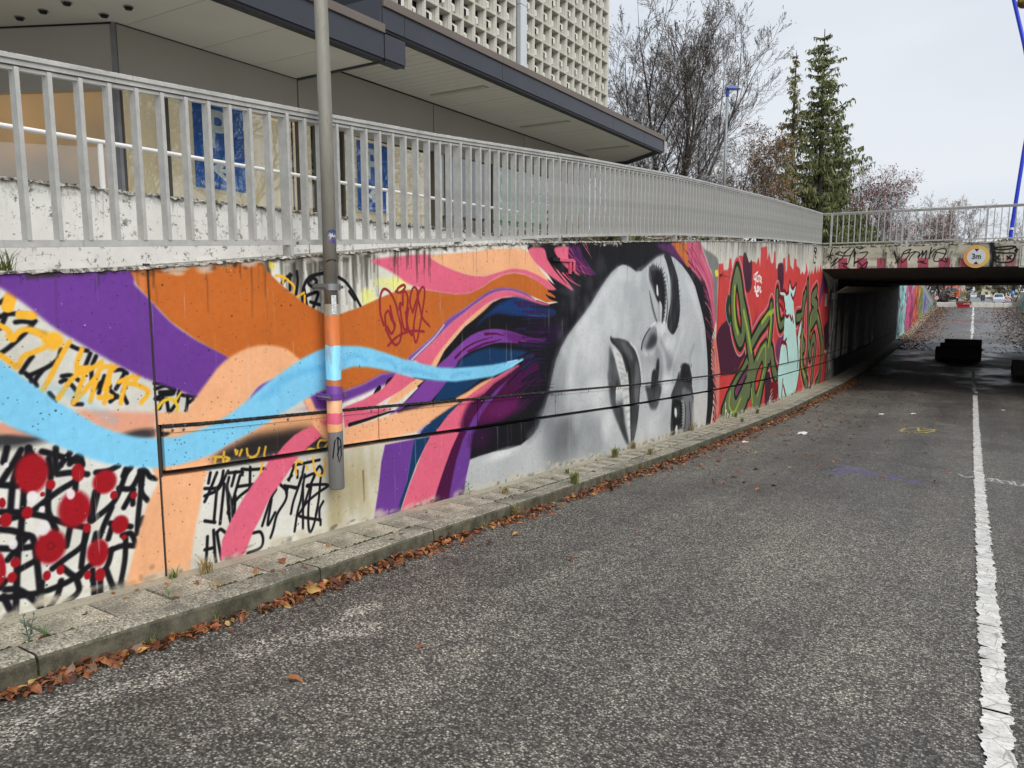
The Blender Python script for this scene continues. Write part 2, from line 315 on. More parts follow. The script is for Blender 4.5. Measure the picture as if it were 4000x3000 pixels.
MURAL = """
S|14141a|0.022,0.01,1,0.022|1692,-127,1729,-115,1815,-118
S|14141a|0.022,0.01,1,0.022|1697,-62,1735,-43,1716,-121,1688,-180
S|14141a|0.022,0.01,1,0.022|1756,-155,1787,-152,1826,-159
S|14141a|0.022,0.01,1,0.022|1844,-152,1809,-192,1776,-224,1716,-274,1679,-298
S|14141a|0.022,0.01,1,0.022|1952,-297,1934,-345,1878,-382,1792,-415
S|14141a|0.022,0.01,1,0.022|1818,-322,1791,-354,1762,-395
S|14141a|0.022,0.01,1,0.022|1781,-401,1801,-423,1803,-444
S|14141a|0.022,0.01,1,0.022|2096,-329,2079,-364,2062,-399
S|14141a|0.022,0.01,1,0.022|1940,-459,1967,-454,2005,-502,2024,-540
S|14141a|0.022,0.01,1,0.022|1948,-431,1990,-432,2029,-461
S|14141a|0.022,0.01,1,0.022|2161,-452,2143,-495,2125,-538
S|14141a|0.022,0.01,1,0.022|2097,-520,2151,-481,2186,-530,2221,-572
S|14141a|0.022,0.01,1,0.022|2222,-565,2182,-590
S|14141a|0.022,0.01,1,0.022|2269,-448,2242,-491,2217,-526
S|14141a|0.022,0.01,1,0.022|2272,-517,2254,-553,2273,-609
S|14141a|0.022,0.01,1,0.022|2001,-282,2041,-303,2083,-313
S|14141a|0.022,0.01,1,0.022|1858,-394,1822,-439,1826,-467
S|14141a|0.022,0.01,1,0.022|1882,-509,1906,-547,1888,-524
S|14141a|0.022,0.01,1,0.022|2124,-345,2098,-402,2093,-475
S|14141a|0.022,0.01,1,0.022|2128,-501,2187,-507
S|14141a|0.022,0.01,1,0.022|2025,-526,1993,-573,2035,-585
S|14141a|0.022,0.01,1,0.022|2216,-427,2254,-427,2284,-449
S|14141a|0.022,0.01,1,0.022|2441,-552,2510,-543,2551,-589,2481,-592
S|14141a|0.022,0.01,1,0.022|2437,-607,2505,-624
S|14141a|0.022,0.01,1,0.022|2479,-628,2450,-665
S|14141a|0.022,0.008,1,0.022|2437,-520,2523,-530,2559,-575,2466,-574
S|14141a|0.022,0.008,1,0.022|2453,-602,2486,-586,2460,-664
S|14141a|0.022,0.008,1,0.022|2587,-578,2572,-638,2523,-693
S|14141a|0.022,0.008,1,0.022|2580,-598,2630,-614,2699,-625
S|14141a|0.022,0.008,1,0.022|2641,-615,2624,-707
S|14141a|0.022,0.008,1,0.022|2506,-619,2512,-691
S|14141a|0.022,0.008,1,0.022|2675,-641,2639,-657
S|c89a30|0.03,0.02,1,0.03|1819,-192,1834,-200,1884,-219
S|f0b235|0.026,0.01,1,0.026|1689,-167,1723,-194,1738,-235,1765,-203,1809,-192,1864,-222,1888,-258
S|f0b235|0.026,0.01,1,0.026|1678,-304,1712,-334,1746,-364,1781,-319,1826,-302,1873,-284
S|f0b235|0.026,0.01,1,0.026|1995,-264,1941,-345,1887,-439,1851,-491
S|f0b235|0.026,0.01,1,0.026|2055,-304,2024,-388,2091,-401
S|f0b235|0.026,0.01,1,0.026|2026,-406,2076,-414,2151,-377
S|f0b235|0.026,0.01,1,0.026|2054,-412,1988,-457,1920,-542
S|f0b235|0.026,0.01,1,0.026|2068,-414,2026,-504,1993,-573
S|f0b235|0.026,0.01,1,0.026|2125,-441,2062,-508,2008,-560
S|f0b235|0.026,0.01,1,0.026|2202,-404,2149,-406,2124,-449,2078,-576
S|f0b235|0.026,0.01,1,0.026|2193,-425,2156,-519
S|f0b235|0.026,0.01,1,0.026|2273,-502,2254,-553,2238,-605
S|f0b235|0.026,0.01,1,0.026|2265,-501,2328,-515,2398,-562,2353,-620
S|f0b235|0.026,0.01,1,0.026|2351,-463,2321,-499
S|f0b235|0.026,0.01,1,0.026|2124,-560,2191,-565
S|f0b235|0.026,0.01,1,0.026|2171,-521,2151,-593
S|f0b235|0.026,0.01,1,0.026|2315,-468,2235,-490
S|f0b235|0.026,0.01,1,0.026|2225,-406,2192,-440,2180,-499
S|f0b235|0.026,0.01,1,0.026|1721,-221,1735,-235,1741,-229
B|f0b235|0.5,1|1921,-253,47,45
B|f0b235|0.5,1|2040,-411,32,22
B|e0a840|0.5,1|1746,-364,18,17
S|f0b235|0.055,0.008,1,0.055|1744,-36,1728,-82
S|f0b235|0.04,0.008,1,0.04|1777,-120,1837,-125
S|e8c030|0.02,0.008,1,0.02|2438,-671,2484,-627,2539,-623,2570,-669,2557,-698
S|e8c030|0.014,0.008,1,0.014|2597,-589,2560,-636
B|303034|0.9,0.95|1739,-707,187,43
S|14141a|0.031,0.011,1,0.031|1630,-916,1674,-930,1704,-937
S|14141a|0.031,0.011,1,0.031|1733,-767,1698,-820,1638,-901
S|14141a|0.031,0.011,1,0.031|1665,-1044,1686,-920,1725,-808
S|14141a|0.031,0.011,1,0.031|1673,-747,1653,-811
S|14141a|0.031,0.011,1,0.031|1768,-764,1752,-813
S|14141a|0.031,0.011,1,0.031|1826,-793,1857,-807,1971,-866,2013,-892
S|14141a|0.031,0.011,1,0.031|1892,-787,1879,-901
S|14141a|0.031,0.011,1,0.031|1875,-909,1920,-864,1957,-826
S|14141a|0.031,0.011,1,0.031|1953,-880,2004,-845,2013,-901
S|14141a|0.031,0.011,1,0.031|1890,-921,1967,-929,2036,-953
S|14141a|0.031,0.011,1,0.031|1855,-834,1856,-932
S|14141a|0.031,0.011,1,0.031|1977,-967,1969,-1021
S|14141a|0.031,0.011,1,0.031|1972,-976,1884,-1010,1772,-1072
S|14141a|0.031,0.011,1,0.031|1733,-957,1718,-1058,1702,-1158
S|14141a|0.031,0.011,1,0.031|1850,-957,1835,-1043,1834,-1115,1861,-1203
S|14141a|0.031,0.011,1,0.031|1619,-1045,1709,-1073,1809,-1117,1897,-1172,2007,-1231
S|14141a|0.031,0.011,1,0.031|1616,-1091,1700,-1088
S|14141a|0.031,0.011,1,0.031|1613,-1129,1671,-1154,1723,-1191,1753,-1217,1761,-1327,1763,-1454,1762,-1581
S|14141a|0.031,0.011,1,0.031|1731,-1193,1689,-1233,1634,-1286
S|14141a|0.031,0.011,1,0.031|1692,-1190,1674,-1317,1648,-1555
S|14141a|0.031,0.011,1,0.031|1606,-1221,1680,-1244,1766,-1257
S|14141a|0.031,0.011,1,0.031|1675,-1352,1777,-1323
S|14141a|0.031,0.011,1,0.031|2069,-1054,2032,-1195,2074,-1187,2162,-1134,2205,-1067,2240,-997,2272,-964
S|14141a|0.031,0.011,1,0.031|2242,-968,2224,-1003
S|14141a|0.031,0.011,1,0.031|1929,-1213,1905,-1299
S|14141a|0.031,0.011,1,0.031|2014,-1256,1982,-1322,1900,-1362,1830,-1395
S|14141a|0.031,0.011,1,0.031|2005,-1254,1970,-1432
S|14141a|0.031,0.011,1,0.031|2151,-1160,2108,-1235,2075,-1302
S|14141a|0.031,0.011,1,0.031|2058,-1278,2046,-1313
S|14141a|0.031,0.011,1,0.031|2196,-1064,2264,-1080,2318,-1014,2350,-1001,2378,-1042,2414,-1059
S|14141a|0.031,0.011,1,0.031|2320,-994,2322,-1114,2354,-1171
S|14141a|0.031,0.011,1,0.031|2341,-989,2324,-1084
S|14141a|0.031,0.011,1,0.031|2278,-1093,2217,-1177
S|14141a|0.031,0.011,1,0.031|2317,-1112,2292,-1256,2281,-1343
S|14141a|0.031,0.011,1,0.031|2299,-1298,2322,-1264
S|14141a|0.031,0.011,1,0.031|2271,-1112,2268,-1170
S|14141a|0.031,0.011,1,0.031|2082,-1066,2047,-1171
S|14141a|0.031,0.011,1,0.031|2144,-1264,2120,-1325
S|14141a|0.031,0.011,1,0.031|2136,-1243,2192,-1268,2249,-1294
S|14141a|0.031,0.011,1,0.031|2197,-1328,2246,-1333,2268,-1389
S|14141a|0.031,0.011,1,0.031|2116,-1392,2193,-1386,2271,-1410
S|14141a|0.031,0.011,1,0.031|2215,-1353,2202,-1468,2169,-1596
S|14141a|0.031,0.011,1,0.031|2099,-1494,2122,-1580,2138,-1615
S|14141a|0.031,0.011,1,0.031|2135,-1388,2100,-1475,2023,-1516
S|14141a|0.031,0.011,1,0.031|2026,-1469,2025,-1613
S|14141a|0.031,0.011,1,0.031|2063,-1530,2057,-1616
S|14141a|0.031,0.011,1,0.031|1872,-1399,1944,-1480,1982,-1454
S|14141a|0.031,0.011,1,0.031|1587,-1462,1700,-1486,1789,-1499,1908,-1486,1991,-1448,2057,-1422
S|14141a|0.031,0.011,1,0.031|1612,-1427,1664,-1446,1715,-1500,1758,-1570
S|14141a|0.031,0.011,1,0.031|1866,-1472,1844,-1538,1799,-1586
S|14141a|0.031,0.011,1,0.031|1943,-1489,1947,-1557,1874,-1596
S|14141a|0.031,0.011,1,0.031|1602,-1458,1626,-1538
S|14141a|0.031,0.011,1,0.031|1776,-1449,1763,-1517
S|14141a|0.031,0.011,1,0.031|1615,-1385,1591,-1411
S|14141a|0.031,0.011,1,0.031|1764,-764,1791,-821,1828,-864
S|14141a|0.031,0.011,1,0.031|2081,-953,2146,-957,2204,-941
B|55555a|0.9,0.8|2178,-1609,58,21
B|9c1420|0.3,1|1772,-891,76,99
B|9c1420|0.3,1|1854,-967,22,26
B|9c1420|0.3,1|1632,-1005,15,25
B|9c1420|0.3,1|1641,-1091,27,35
B|9c1420|0.3,1|1736,-1080,26,30
B|9c1420|0.3,1|1990,-934,33,47
B|9c1420|0.3,1|2123,-1012,64,64
B|9c1420|0.3,1|2167,-1096,21,23
B|9c1420|0.3,1|2276,-1122,20,21
B|9c1420|0.3,1|1959,-1120,81,95
B|9c1420|0.3,1|1830,-1281,75,86
B|9c1420|0.3,1|2013,-1235,21,26
B|9c1420|0.3,1|2189,-1265,48,50
B|9c1420|0.3,1|2206,-1341,16,15
B|9c1420|0.3,1|2060,-1384,57,75
B|9c1420|0.3,1|1868,-1414,20,25
B|9c1420|0.3,1|1801,-1422,19,25
B|9c1420|0.3,1|1999,-1486,19,24
B|9c1420|0.3,1|2063,-1506,28,36
B|9c1420|0.3,1|1666,-1309,22,26
B|9c1420|0.3,1|1646,-1378,22,26
B|9c1420|0.3,1|1592,-1316,31,84
B|9c1420|0.3,1|1812,-1006,11,12
B|e6dfe4|0.4,0.92|1765,-1006,25,28
B|e6dfe4|0.4,0.92|1946,-1038,21,27
B|e6dfe4|0.4,0.92|1805,-1178,29,37
B|e6dfe4|0.4,0.92|1663,-1217,20,26
B|e6dfe4|0.4,0.92|1663,-828,12,13
B|e6dfe4|0.4,0.92|1804,-1080,14,16
S|701018|0.006,0.008,1,0.006|1814,-1271,1828,-1257,1844,-1267,1844,-1290,1825,-1293,1815,-1276
B|e6e682|0.8,0.85|4534,39,121,66
B|e6e682|0.8,0.8|4176,-57,77,63
B|e6e682|0.8,0.6|4352,49,98,43
S|14141a|0.024,0.008,1,0.024|3499,118,3502,52,3486,-32
S|14141a|0.024,0.008,1,0.024|3539,-89,3550,5,3610,82,3741,113
S|14141a|0.024,0.008,1,0.024|3883,85,3959,46,4042,-45,4105,-134
S|14141a|0.024,0.008,1,0.024|3635,82,3673,54,3633,20,3595,44,3635,77
S|14141a|0.024,0.008,1,0.024|3566,-47,3630,-28,3683,-24,3653,-91,3625,-139
S|14141a|0.024,0.008,1,0.024|3609,-86,3692,-106
S|14141a|0.024,0.008,1,0.024|3438,98,3433,-4
S|14141a|0.024,0.008,1,0.024|3370,42,3413,79,3450,93
S|14141a|0.024,0.008,1,0.024|3985,-15,4041,-76
S|14141a|0.024,0.008,1,0.024|3556,5,3576,-109
S|f0b235|0.018,0.008,1,0.018|3320,87,3378,83,3424,56,3470,19,3462,-23
S|f0b235|0.018,0.008,1,0.018|3376,42,3389,79
S|f0b235|0.018,0.008,1,0.018|3555,-23,3491,-51
S|f0b235|0.018,0.008,1,0.018|3560,-42,3557,-99
B|e8cf50|0.6,0.8|3289,158,23,36
L|eeb084|0.012,1|2416,-1035,2423,-1087,2347,-1200,2285,-1354,2223,-1535,2175,-1648,2577,-1718,2629,-1453,2703,-1204,2735,-1071
P|dc9a80|0.012,1|1606,-655,1653,-621,1697,-645,1749,-679,1802,-714,1649,-675,1604,-672
L|e0a085|0.02,1|1996,-605,2437,-686,2416,-839,2304,-810,2151,-745,2062,-684,2003,-629
B|303034|0.8,0.9|2325,-798,114,34
P|6a3a92|0.012,1|1601,87,1709,90,1945,97,2336,103,2360,28,2427,-39,2556,-179,2708,-288,2946,-422,2865,-491,2788,-548,2699,-625,2576,-571,2438,-511,2328,-455,2178,-361,2073,-289,1924,-183,1811,-76,1703,8,1600,79
L|bf662a|0.008,1|2341,103,2422,115,2854,156,3219,173,3244,123,3355,34,3531,-83,3754,-179,3893,-175,4098,-129,4300,-69,4498,-16,4778,4,5024,-19,5289,-43,5486,-36,5693,13,5880,83,6075,138,6280,159,6494,144,6759,82,6999,-4,7254,-135,6919,-137,6569,-60,6386,-13,6142,14,5880,-3,5632,-87,5427,-167,5177,-257,4991,-376,4765,-486,4622,-551,4666,-661,4309,-649,4101,-706,3887,-737,3725,-691,3588,-637,3582,-694,3353,-584,3142,-494,2946,-422,2708,-288,2556,-179,2427,-39,2370,28
L|d9804a|0.01,0.7|2341,103,2422,115,2419,-10,2398,-10,2371,33
S|e8a070|0.03,0.02,0.8,0.03|2429,139,2735,151,3220,184
S|a583c8|0.03,0.02,0.7,0.03|1709,88,1946,98,2211,110,2326,111
P|6a3a92|0.012,1|3005,-761,3092,-659,3178,-601,3294,-578,3415,-566,3289,-683,3170,-761,3058,-780
L|6a3a92|0.02,1|3413,-803,3552,-815,3517,-752,3613,-721,3712,-703,3891,-712,3887,-737,4101,-706,4309,-649,4528,-648,4414,-725,4263,-752,4098,-782,3884,-818,3886,-822,3827,-868,3570,-825
P|e6e4de|0.012,1|3893,-826,4097,-794,4273,-760,4251,-801,4096,-829,3901,-847
S|14141a|0.04,0.008,1,0.04|4230,-806,4251,-779,4284,-754
S|14141a|0.04,0.008,1,0.04|4370,-750,4392,-715,4459,-700
P|eeb084|0.012,1|2623,-718,2699,-623,2776,-546,2854,-468,2946,-411,3081,-365,3219,-357,3363,-384,3452,-438,3503,-502,3355,-560,3251,-579,3150,-609,3078,-669,3020,-729,2965,-767,2910,-825,2653,-796
L|eeb084|0.01,1|2437,-686,2670,-714,2913,-759,2909,-836,2420,-774
L|eeb084|0.01,1|2428,-785,2746,-818,3252,-864,3220,-824,3385,-834,3785,-877,3784,-907,3660,-993,3468,-1005,2776,-1053,2418,-1034
L|eeb084|0.01,1|2377,-953,2380,-903,2849,-998,2798,-1005,2729,-1122,2544,-1081,2413,-1052
B|35302f|0.6,0.9|2476,-817,38,15
P|b98a60|0.06,0.8|3040,-952,3165,-905,3472,-905,3624,-913,3681,-952,3516,-970,3290,-961,3121,-959
P|2c2626|0.05,1|2776,-1047,2838,-988,2961,-955,3090,-930,3291,-936,3489,-944,3621,-980,3757,-1055,3775,-1127,3197,-1094,2805,-1056
S|d8ac3c|0.017,0.008,1,0.017|2951,-996,2958,-1024,2966,-1005
S|d8ac3c|0.017,0.008,1,0.017|2998,-1004,2980,-1035
S|d8ac3c|0.017,0.008,1,0.017|3037,-1005,3043,-1047,3074,-1066,3116,-1054,3134,-1016
S|d8ac3c|0.017,0.008,1,0.017|3184,-1019,3164,-1084
S|d8ac3c|0.017,0.008,1,0.017|2793,-1011,2866,-1022
S|d8ac3c|0.017,0.008,1,0.017|2798,-1045,2807,-1020
S|d8ac3c|0.017,0.008,1,0.017|2868,-993,2856,-1063
S|d8ac3c|0.017,0.008,1,0.017|2881,-1028,2903,-1043,2879,-1051
S|d8ac3c|0.017,0.008,1,0.017|3509,-1115,3557,-1102,3615,-1120
S|d8ac3c|0.017,0.008,1,0.017|3557,-1109,3537,-1120
S|d8ac3c|0.017,0.008,1,0.017|3716,-1070,3657,-1060,3635,-1101,3653,-1142,3746,-1083
S|14141a|0.021,0.008,1,0.021|2807,-1110,2749,-1213,2713,-1267
S|14141a|0.021,0.008,1,0.021|2853,-1109,2837,-1163,2801,-1202,2718,-1188
S|14141a|0.021,0.008,1,0.021|2762,-1101,2745,-1160
S|14141a|0.021,0.008,1,0.021|2886,-1116,2814,-1211,2715,-1233
S|14141a|0.021,0.008,1,0.021|2892,-1129,2988,-1143,2987,-1161
S|14141a|0.021,0.008,1,0.021|2891,-1158,2873,-1224,2896,-1301,2903,-1410
S|14141a|0.021,0.008,1,0.021|2940,-1133,2908,-1215
S|14141a|0.021,0.008,1,0.021|2973,-1164,2941,-1240,2901,-1332,2871,-1378,2911,-1394
S|14141a|0.021,0.008,1,0.021|3053,-1127,3041,-1276
S|14141a|0.021,0.008,1,0.021|2948,-1230,3068,-1242
S|14141a|0.021,0.008,1,0.021|3052,-1260,2965,-1294,2901,-1338
S|14141a|0.021,0.008,1,0.021|2989,-1125,3059,-1143,3198,-1163
S|14141a|0.021,0.008,1,0.021|3220,-1168,3441,-1188,3644,-1196
S|14141a|0.021,0.008,1,0.021|2800,-1219,2770,-1398
S|14141a|0.021,0.008,1,0.021|2855,-1191,2811,-1432
S|14141a|0.021,0.008,1,0.021|2874,-1219,2878,-1379,2888,-1442
S|14141a|0.021,0.008,1,0.021|2931,-1286,2918,-1390
S|14141a|0.021,0.008,1,0.021|3408,-1200,3363,-1281
S|14141a|0.021,0.008,1,0.021|3498,-1213,3469,-1298,3396,-1431,3368,-1515
S|14141a|0.021,0.008,1,0.021|3377,-1329,3433,-1348,3469,-1285
S|14141a|0.021,0.008,1,0.021|3322,-1310,3433,-1348
S|14141a|0.021,0.008,1,0.021|3494,-1290,3597,-1286,3542,-1360,3516,-1355
S|14141a|0.021,0.008,1,0.021|3606,-1268,3642,-1242,3667,-1281,3647,-1337,3623,-1480,3592,-1580
S|14141a|0.021,0.008,1,0.021|3525,-1350,3716,-1394,3625,-1427,3520,-1468,3458,-1519,3448,-1555,3634,-1632
S|14141a|0.021,0.008,1,0.021|3588,-1298,3541,-1380,3476,-1510
S|14141a|0.021,0.008,1,0.021|3503,-1273,3463,-1427,3425,-1523,3394,-1646
S|14141a|0.021,0.008,1,0.021|3484,-1334,3478,-1464,3469,-1647
S|14141a|0.021,0.008,1,0.021|3558,-1371,3526,-1510,3520,-1642,3535,-1693,3572,-1642,3612,-1531
S|14141a|0.021,0.008,1,0.021|3634,-1632,3633,-1666
S|14141a|0.021,0.008,1,0.021|3666,-1504,3629,-1549,3625,-1630
S|14141a|0.021,0.008,1,0.021|3284,-1288,3336,-1352,3325,-1413,3250,-1490,3214,-1582,3189,-1632
S|14141a|0.021,0.008,1,0.021|3251,-1319,3202,-1376,3126,-1532
S|14141a|0.021,0.008,1,0.021|3210,-1378,3171,-1538,3235,-1473
S|14141a|0.021,0.008,1,0.021|3337,-1333,3322,-1310
S|14141a|0.021,0.008,1,0.021|3353,-1323,3335,-1364
S|14141a|0.021,0.008,1,0.021|3439,-1233,3437,-1278
S|14141a|0.021,0.008,1,0.021|2706,-1386,2776,-1414
S|14141a|0.021,0.008,1,0.021|2696,-1563,2754,-1569
S|14141a|0.021,0.008,1,0.021|2763,-1460,2764,-1607,2768,-1662
S|14141a|0.021,0.008,1,0.021|2686,-1723,2707,-1589,2719,-1488
S|14141a|0.021,0.008,1,0.021|2785,-1478,2794,-1557,2808,-1657
S|14141a|0.021,0.008,1,0.021|2785,-1484,2812,-1468,2850,-1503
S|14141a|0.021,0.008,1,0.021|3051,-1560,3109,-1571,3128,-1627,3103,-1676,3001,-1681
S|14141a|0.021,0.008,1,0.021|3389,-1254,3356,-1273
S|f0b235|0.018,0.008,1,0.018|3148,-1122,3130,-1180,3113,-1219
S|f0b235|0.018,0.008,1,0.018|3442,-1162,3424,-1197,3429,-1257
S|f0b235|0.018,0.008,1,0.018|3585,-1164,3590,-1245,3622,-1298,3675,-1310,3695,-1253,3689,-1198
S|f0b235|0.018,0.008,1,0.018|3523,-1218,3530,-1239
S|f0b235|0.018,0.008,1,0.018|3458,-1166,3482,-1183
P|eeb084|0.012,1|3517,-752,3574,-738,3619,-817,3673,-913,3759,-1010,3780,-1112,3736,-1082,3658,-1023,3603,-947,3587,-878
L|dd6580|0.02,1|3662,-927,3773,-913,3780,-1005,3711,-957
L|dd6580|0.01,1|3603,-947,3678,-1026,3558,-1080,3481,-1117,3414,-1169,3320,-1243,3426,-1159,3300,-1279,3195,-1362,3114,-1479,3051,-1554,2979,-1681,2908,-1689,2798,-1662,2818,-1541,2888,-1436,2978,-1327,3068,-1239,3160,-1161,3241,-1072,3266,-1090,3330,-1038,3423,-983,3507,-957
L|dd6580|0.01,1|3889,-892,4331,-922,4439,-937,4082,-983,3905,-1010
L|eeb084|0.01,1|3905,-1014,4080,-1015,4437,-1004,4431,-1204,3894,-1149
L|14141a|0.008,1|4985,-659,5118,-526,5255,-438,5424,-332,5570,-271,5816,-141,6042,-83,6280,-76,6683,-137,6960,-161,7254,-135,6999,-4,7123,36,6915,190,6529,404,6526,447,7296,528,10065,714,11024,769,12488,215,12963,-89,12792,-2566,11932,-2420,8725,-878,7329,-1231,6844,-1341,6785,-1402,6686,-1487,6551,-1543,6402,-1585,6186,-1593,5880,-1564,5505,-1563,5358,-1585,5139,-1291,4849,-1070,4517,-1006,4473,-962,4757,-808,4664,-721
P|dd6580|0.012,1|4224,210,4338,235,4510,255,4881,287,4955,256,5080,214,5292,165,5517,129,5756,124,6010,171,6245,207,6494,200,6719,158,6957,94,7166,12,6999,-8,6759,73,6494,144,6280,159,6075,138,5880,83,5693,13,5486,-36,5289,-43,5024,-19,4826,5,4639,48,4506,112,4377,159
L|eeb084|0.01,1|4906,277,5577,336,5882,374,6385,406,6567,368,6680,279,6836,179,6998,94,7187,0,6957,90,6719,154,6494,196,6245,203,6010,168,5756,121,5517,125,5292,162,5080,211
P|dd6580|0.012,1|6548,404,6853,428,6954,317,7163,205,7381,88,7541,-15,7250,66,6997,143,6816,217,6661,288
P|dd6580|0.012,1|7096,439,7440,465,7420,363,7513,254,7724,154,7423,221,7203,325
P|51205a|0.03,1|7440,461,7692,481,7790,377,7989,255,8144,171,7795,187,7558,244,7456,344
S|a02a60|0.02,0.008,1,0.004|7558,244,7843,188,8042,170
S|a02a60|0.02,0.008,1,0.004|7512,284,7748,165
S|a02a60|0.02,0.008,1,0.004|7602,349,7841,251,7942,168
S|a02a60|0.02,0.008,1,0.004|7745,270,7990,234
S|a02a60|0.02,0.008,1,0.004|7379,179,7562,79,7751,38
S|14141a|0.035,0.008,1,0.008|6954,326,7120,204,7382,57
S|14141a|0.035,0.008,1,0.008|7082,-44,6958,-4
S|14141a|0.035,0.008,1,0.008|7211,-135,7082,-44,6958,-23
S|14141a|0.035,0.008,1,0.008|7254,-135,6918,-62
S|14141a|0.035,0.008,1,0.008|7187,-4,6957,103
S|14141a|0.035,0.008,1,0.008|6722,-128,6960,-157
S|14141a|0.035,0.008,1,0.008|7211,-125,7000,-92,6918,-53
S|dd6580|0.02,0.008,1,0.004|7163,205,7426,68,7564,-15
S|dd6580|0.02,0.008,1,0.004|7292,178,7471,99,7703,38
P|7a4a9a|0.012,1|4622,-554,4765,-486,4991,-376,5177,-257,5427,-167,5632,-87,5880,-3,6142,14,6386,-13,6569,-60,6702,-122,6386,-44,6142,-16,5880,-42,5632,-124,5426,-212,5230,-295,5016,-412,4863,-496,4715,-577
P|dd6580|0.012,1|4727,-575,4863,-493,5016,-409,5230,-291,5426,-208,5632,-121,5880,-38,6142,-13,6386,-40,6722,-115,7001,-165,6761,-161,6532,-116,6280,-76,6042,-83,5816,-127,5661,-193,5512,-256,5339,-348,5173,-453,5013,-570,4922,-653
P|eeb084|0.012,1|4929,-646,5013,-566,5173,-450,5339,-345,5512,-252,5692,-173,5879,-116,5753,-191,5570,-271,5424,-332,5255,-438,5118,-526,4998,-660
L|dd6580|0.006,1|4482,-658,4740,-729,4523,-811,4344,-856,4195,-901,4033,-921,3898,-916,3901,-854,4096,-824,4304,-771,4414,-710
L|dd6580|0.006,1|3965,-925,4364,-925,4256,-968,4090,-986,3982,-990
L|eeb084|0.006,1|4735,-729,4837,-755,4661,-828,4498,-891,4365,-895,4421,-844,4592,-789
P|1a2a55|0.02,1|5599,-339,5752,-243,5943,-161,6142,-102,6315,-80,6569,-116,6800,-158,7127,-224,7086,-287,6723,-301,6496,-302,6210,-256,5943,-231,5752,-277
P|14407a|0.04,0.7|5645,-324,5768,-247,5943,-169,6159,-107,6350,-88,6570,-135,6646,-212,6496,-269,6210,-235,5943,-213,5752,-260
P|12375f|0.02,1|5250,-686,5363,-626,5567,-575,5813,-549,6073,-575,6498,-627,6688,-695,6388,-709,6073,-720,5717,-716,5448,-704
P|7a3f98|0.01,1|5024,-658,5171,-579,5337,-492,5510,-419,5720,-379,5942,-375,6210,-411,6497,-472,6924,-534,6572,-556,6210,-524,5941,-510,5688,-535,5479,-572,5335,-627,5250,-686
P|5c1c66|0.05,0.8|6074,-404,6280,-427,6534,-483,6965,-540,6572,-562,6245,-528,6141,-471
S|551045|0.028,0.008,1,0.008|5279,-600,5421,-531,5598,-483,5877,-448
S|551045|0.028,0.008,1,0.008|5479,-560,5719,-508,5909,-493,6040,-480
S|551045|0.028,0.008,1,0.008|5751,-415,5942,-421,6074,-446
L|7a3f98|0.006,1|4852,-753,5172,-793,5059,-866,4915,-945,4611,-928,4473,-977,4384,-986,4660,-873
L|12375f|0.006,1|5153,-796,5505,-828,5701,-828,5504,-893,5274,-958,4953,-949,5045,-873
P|eeb084|0.012,1|5273,-966,5474,-920,5685,-864,5907,-836,5779,-888,5563,-951,5415,-992
L|eeb084|0.02,1|3904,-1020,3971,-1007,4297,-996,4564,-975,4876,-971,5273,-991,5372,-1009,5189,-1046,5002,-1096,4847,-1141,4700,-1172,4291,-1178,3907,-1166
L|8a5aa8|0.03,1|4723,-1192,4847,-1141,5001,-1125,4896,-1205
L|12375f|0.006,1|5357,-1010,5189,-1046,5001,-1101,4847,-1149,4747,-1211,4973,-1233,5053,-1157,5216,-1094,5400,-1016
L|8a4aa0|0.006,1|4473,-962,4658,-950,4778,-958,4564,-960
L|dd6580|0.006,1|6352,-753,6141,-794,5907,-843,5716,-894,5533,-947,5415,-984,5357,-1010,5161,-1100,4999,-1205,4972,-1266,5499,-1287,5471,-1162,5547,-1035,5746,-973,5907,-902,6175,-834,6381,-771
P|470f3d|0.05,1|5502,-1029,5746,-973,5907,-902,6175,-830,6388,-775,6688,-734,6767,-858,6499,-1024,6281,-1187,6004,-1296,5557,-1436,5411,-1307,5354,-1213
L|6a3a92|0.006,1|4333,-1212,4722,-1230,4646,-1368,4594,-1556,4496,-1735,4487,-1795,4186,-1776,4246,-1553,4286,-1339
L|12375f|0.006,1|4698,-1231,4921,-1244,4843,-1310,4717,-1445,4616,-1596,4542,-1719,4494,-1800,4486,-1733,4594,-1556,4646,-1368
L|dd6580|0.006,1|4908,-1242,5470,-1274,5325,-1292,5196,-1438,5084,-1583,5001,-1730,4946,-1882,4493,-1812,4616,-1608,4716,-1473,4805,-1348
L|470f3d|0.006,1|5325,-1276,5559,-1262,5409,-1392,5292,-1558,5234,-1682,5174,-1889,4923,-1859,5002,-1714,5084,-1583,5196,-1421
L|6a3a92|0.012,1|5620,-1237,5542,-1416,5496,-1565,5449,-1712,5387,-1908,5146,-1899,5205,-1710,5278,-1522,5381,-1353,5500,-1235,5591,-1145,5730,-1059,5906,-974,6107,-906,6210,-861,6039,-953,5809,-1087,5682,-1176
S|3a0c38|0.03,0.008,1,0.006|5576,-1143,5746,-1043,5906,-974
S|3a0c38|0.03,0.008,1,0.006|5809,-998,5972,-928
B|6a1a5c|1,0.8|6072,-1159,391,92
B|4a1550|1,0.8|5743,-1381,227,89
B|401048|1,0.6|6499,-909,269,115
B|2a1240|1,0.6|6883,-473,377,118
S|7a2a80|0.02,0.008,1,0.004|6497,-491,6924,-530
S|7a2a80|0.02,0.008,1,0.004|6387,-522,6844,-549
S|2a5a9a|0.012,0.008,1,0.003|6570,-267,6962,-283
S|2a5a9a|0.012,0.008,1,0.003|6496,-227,6921,-258
L|14141a|0.03,0.85|5512,-1428,5559,-1314,5713,-1269,6975,-1334,6694,-1522,6390,-1597,5870,-1551,5496,-1556
B|3a1040|1,0.6|5680,-1388,158,106
S|14141a|0.03,0.008,1,0.012|6765,-622,6535,-664,6316,-685
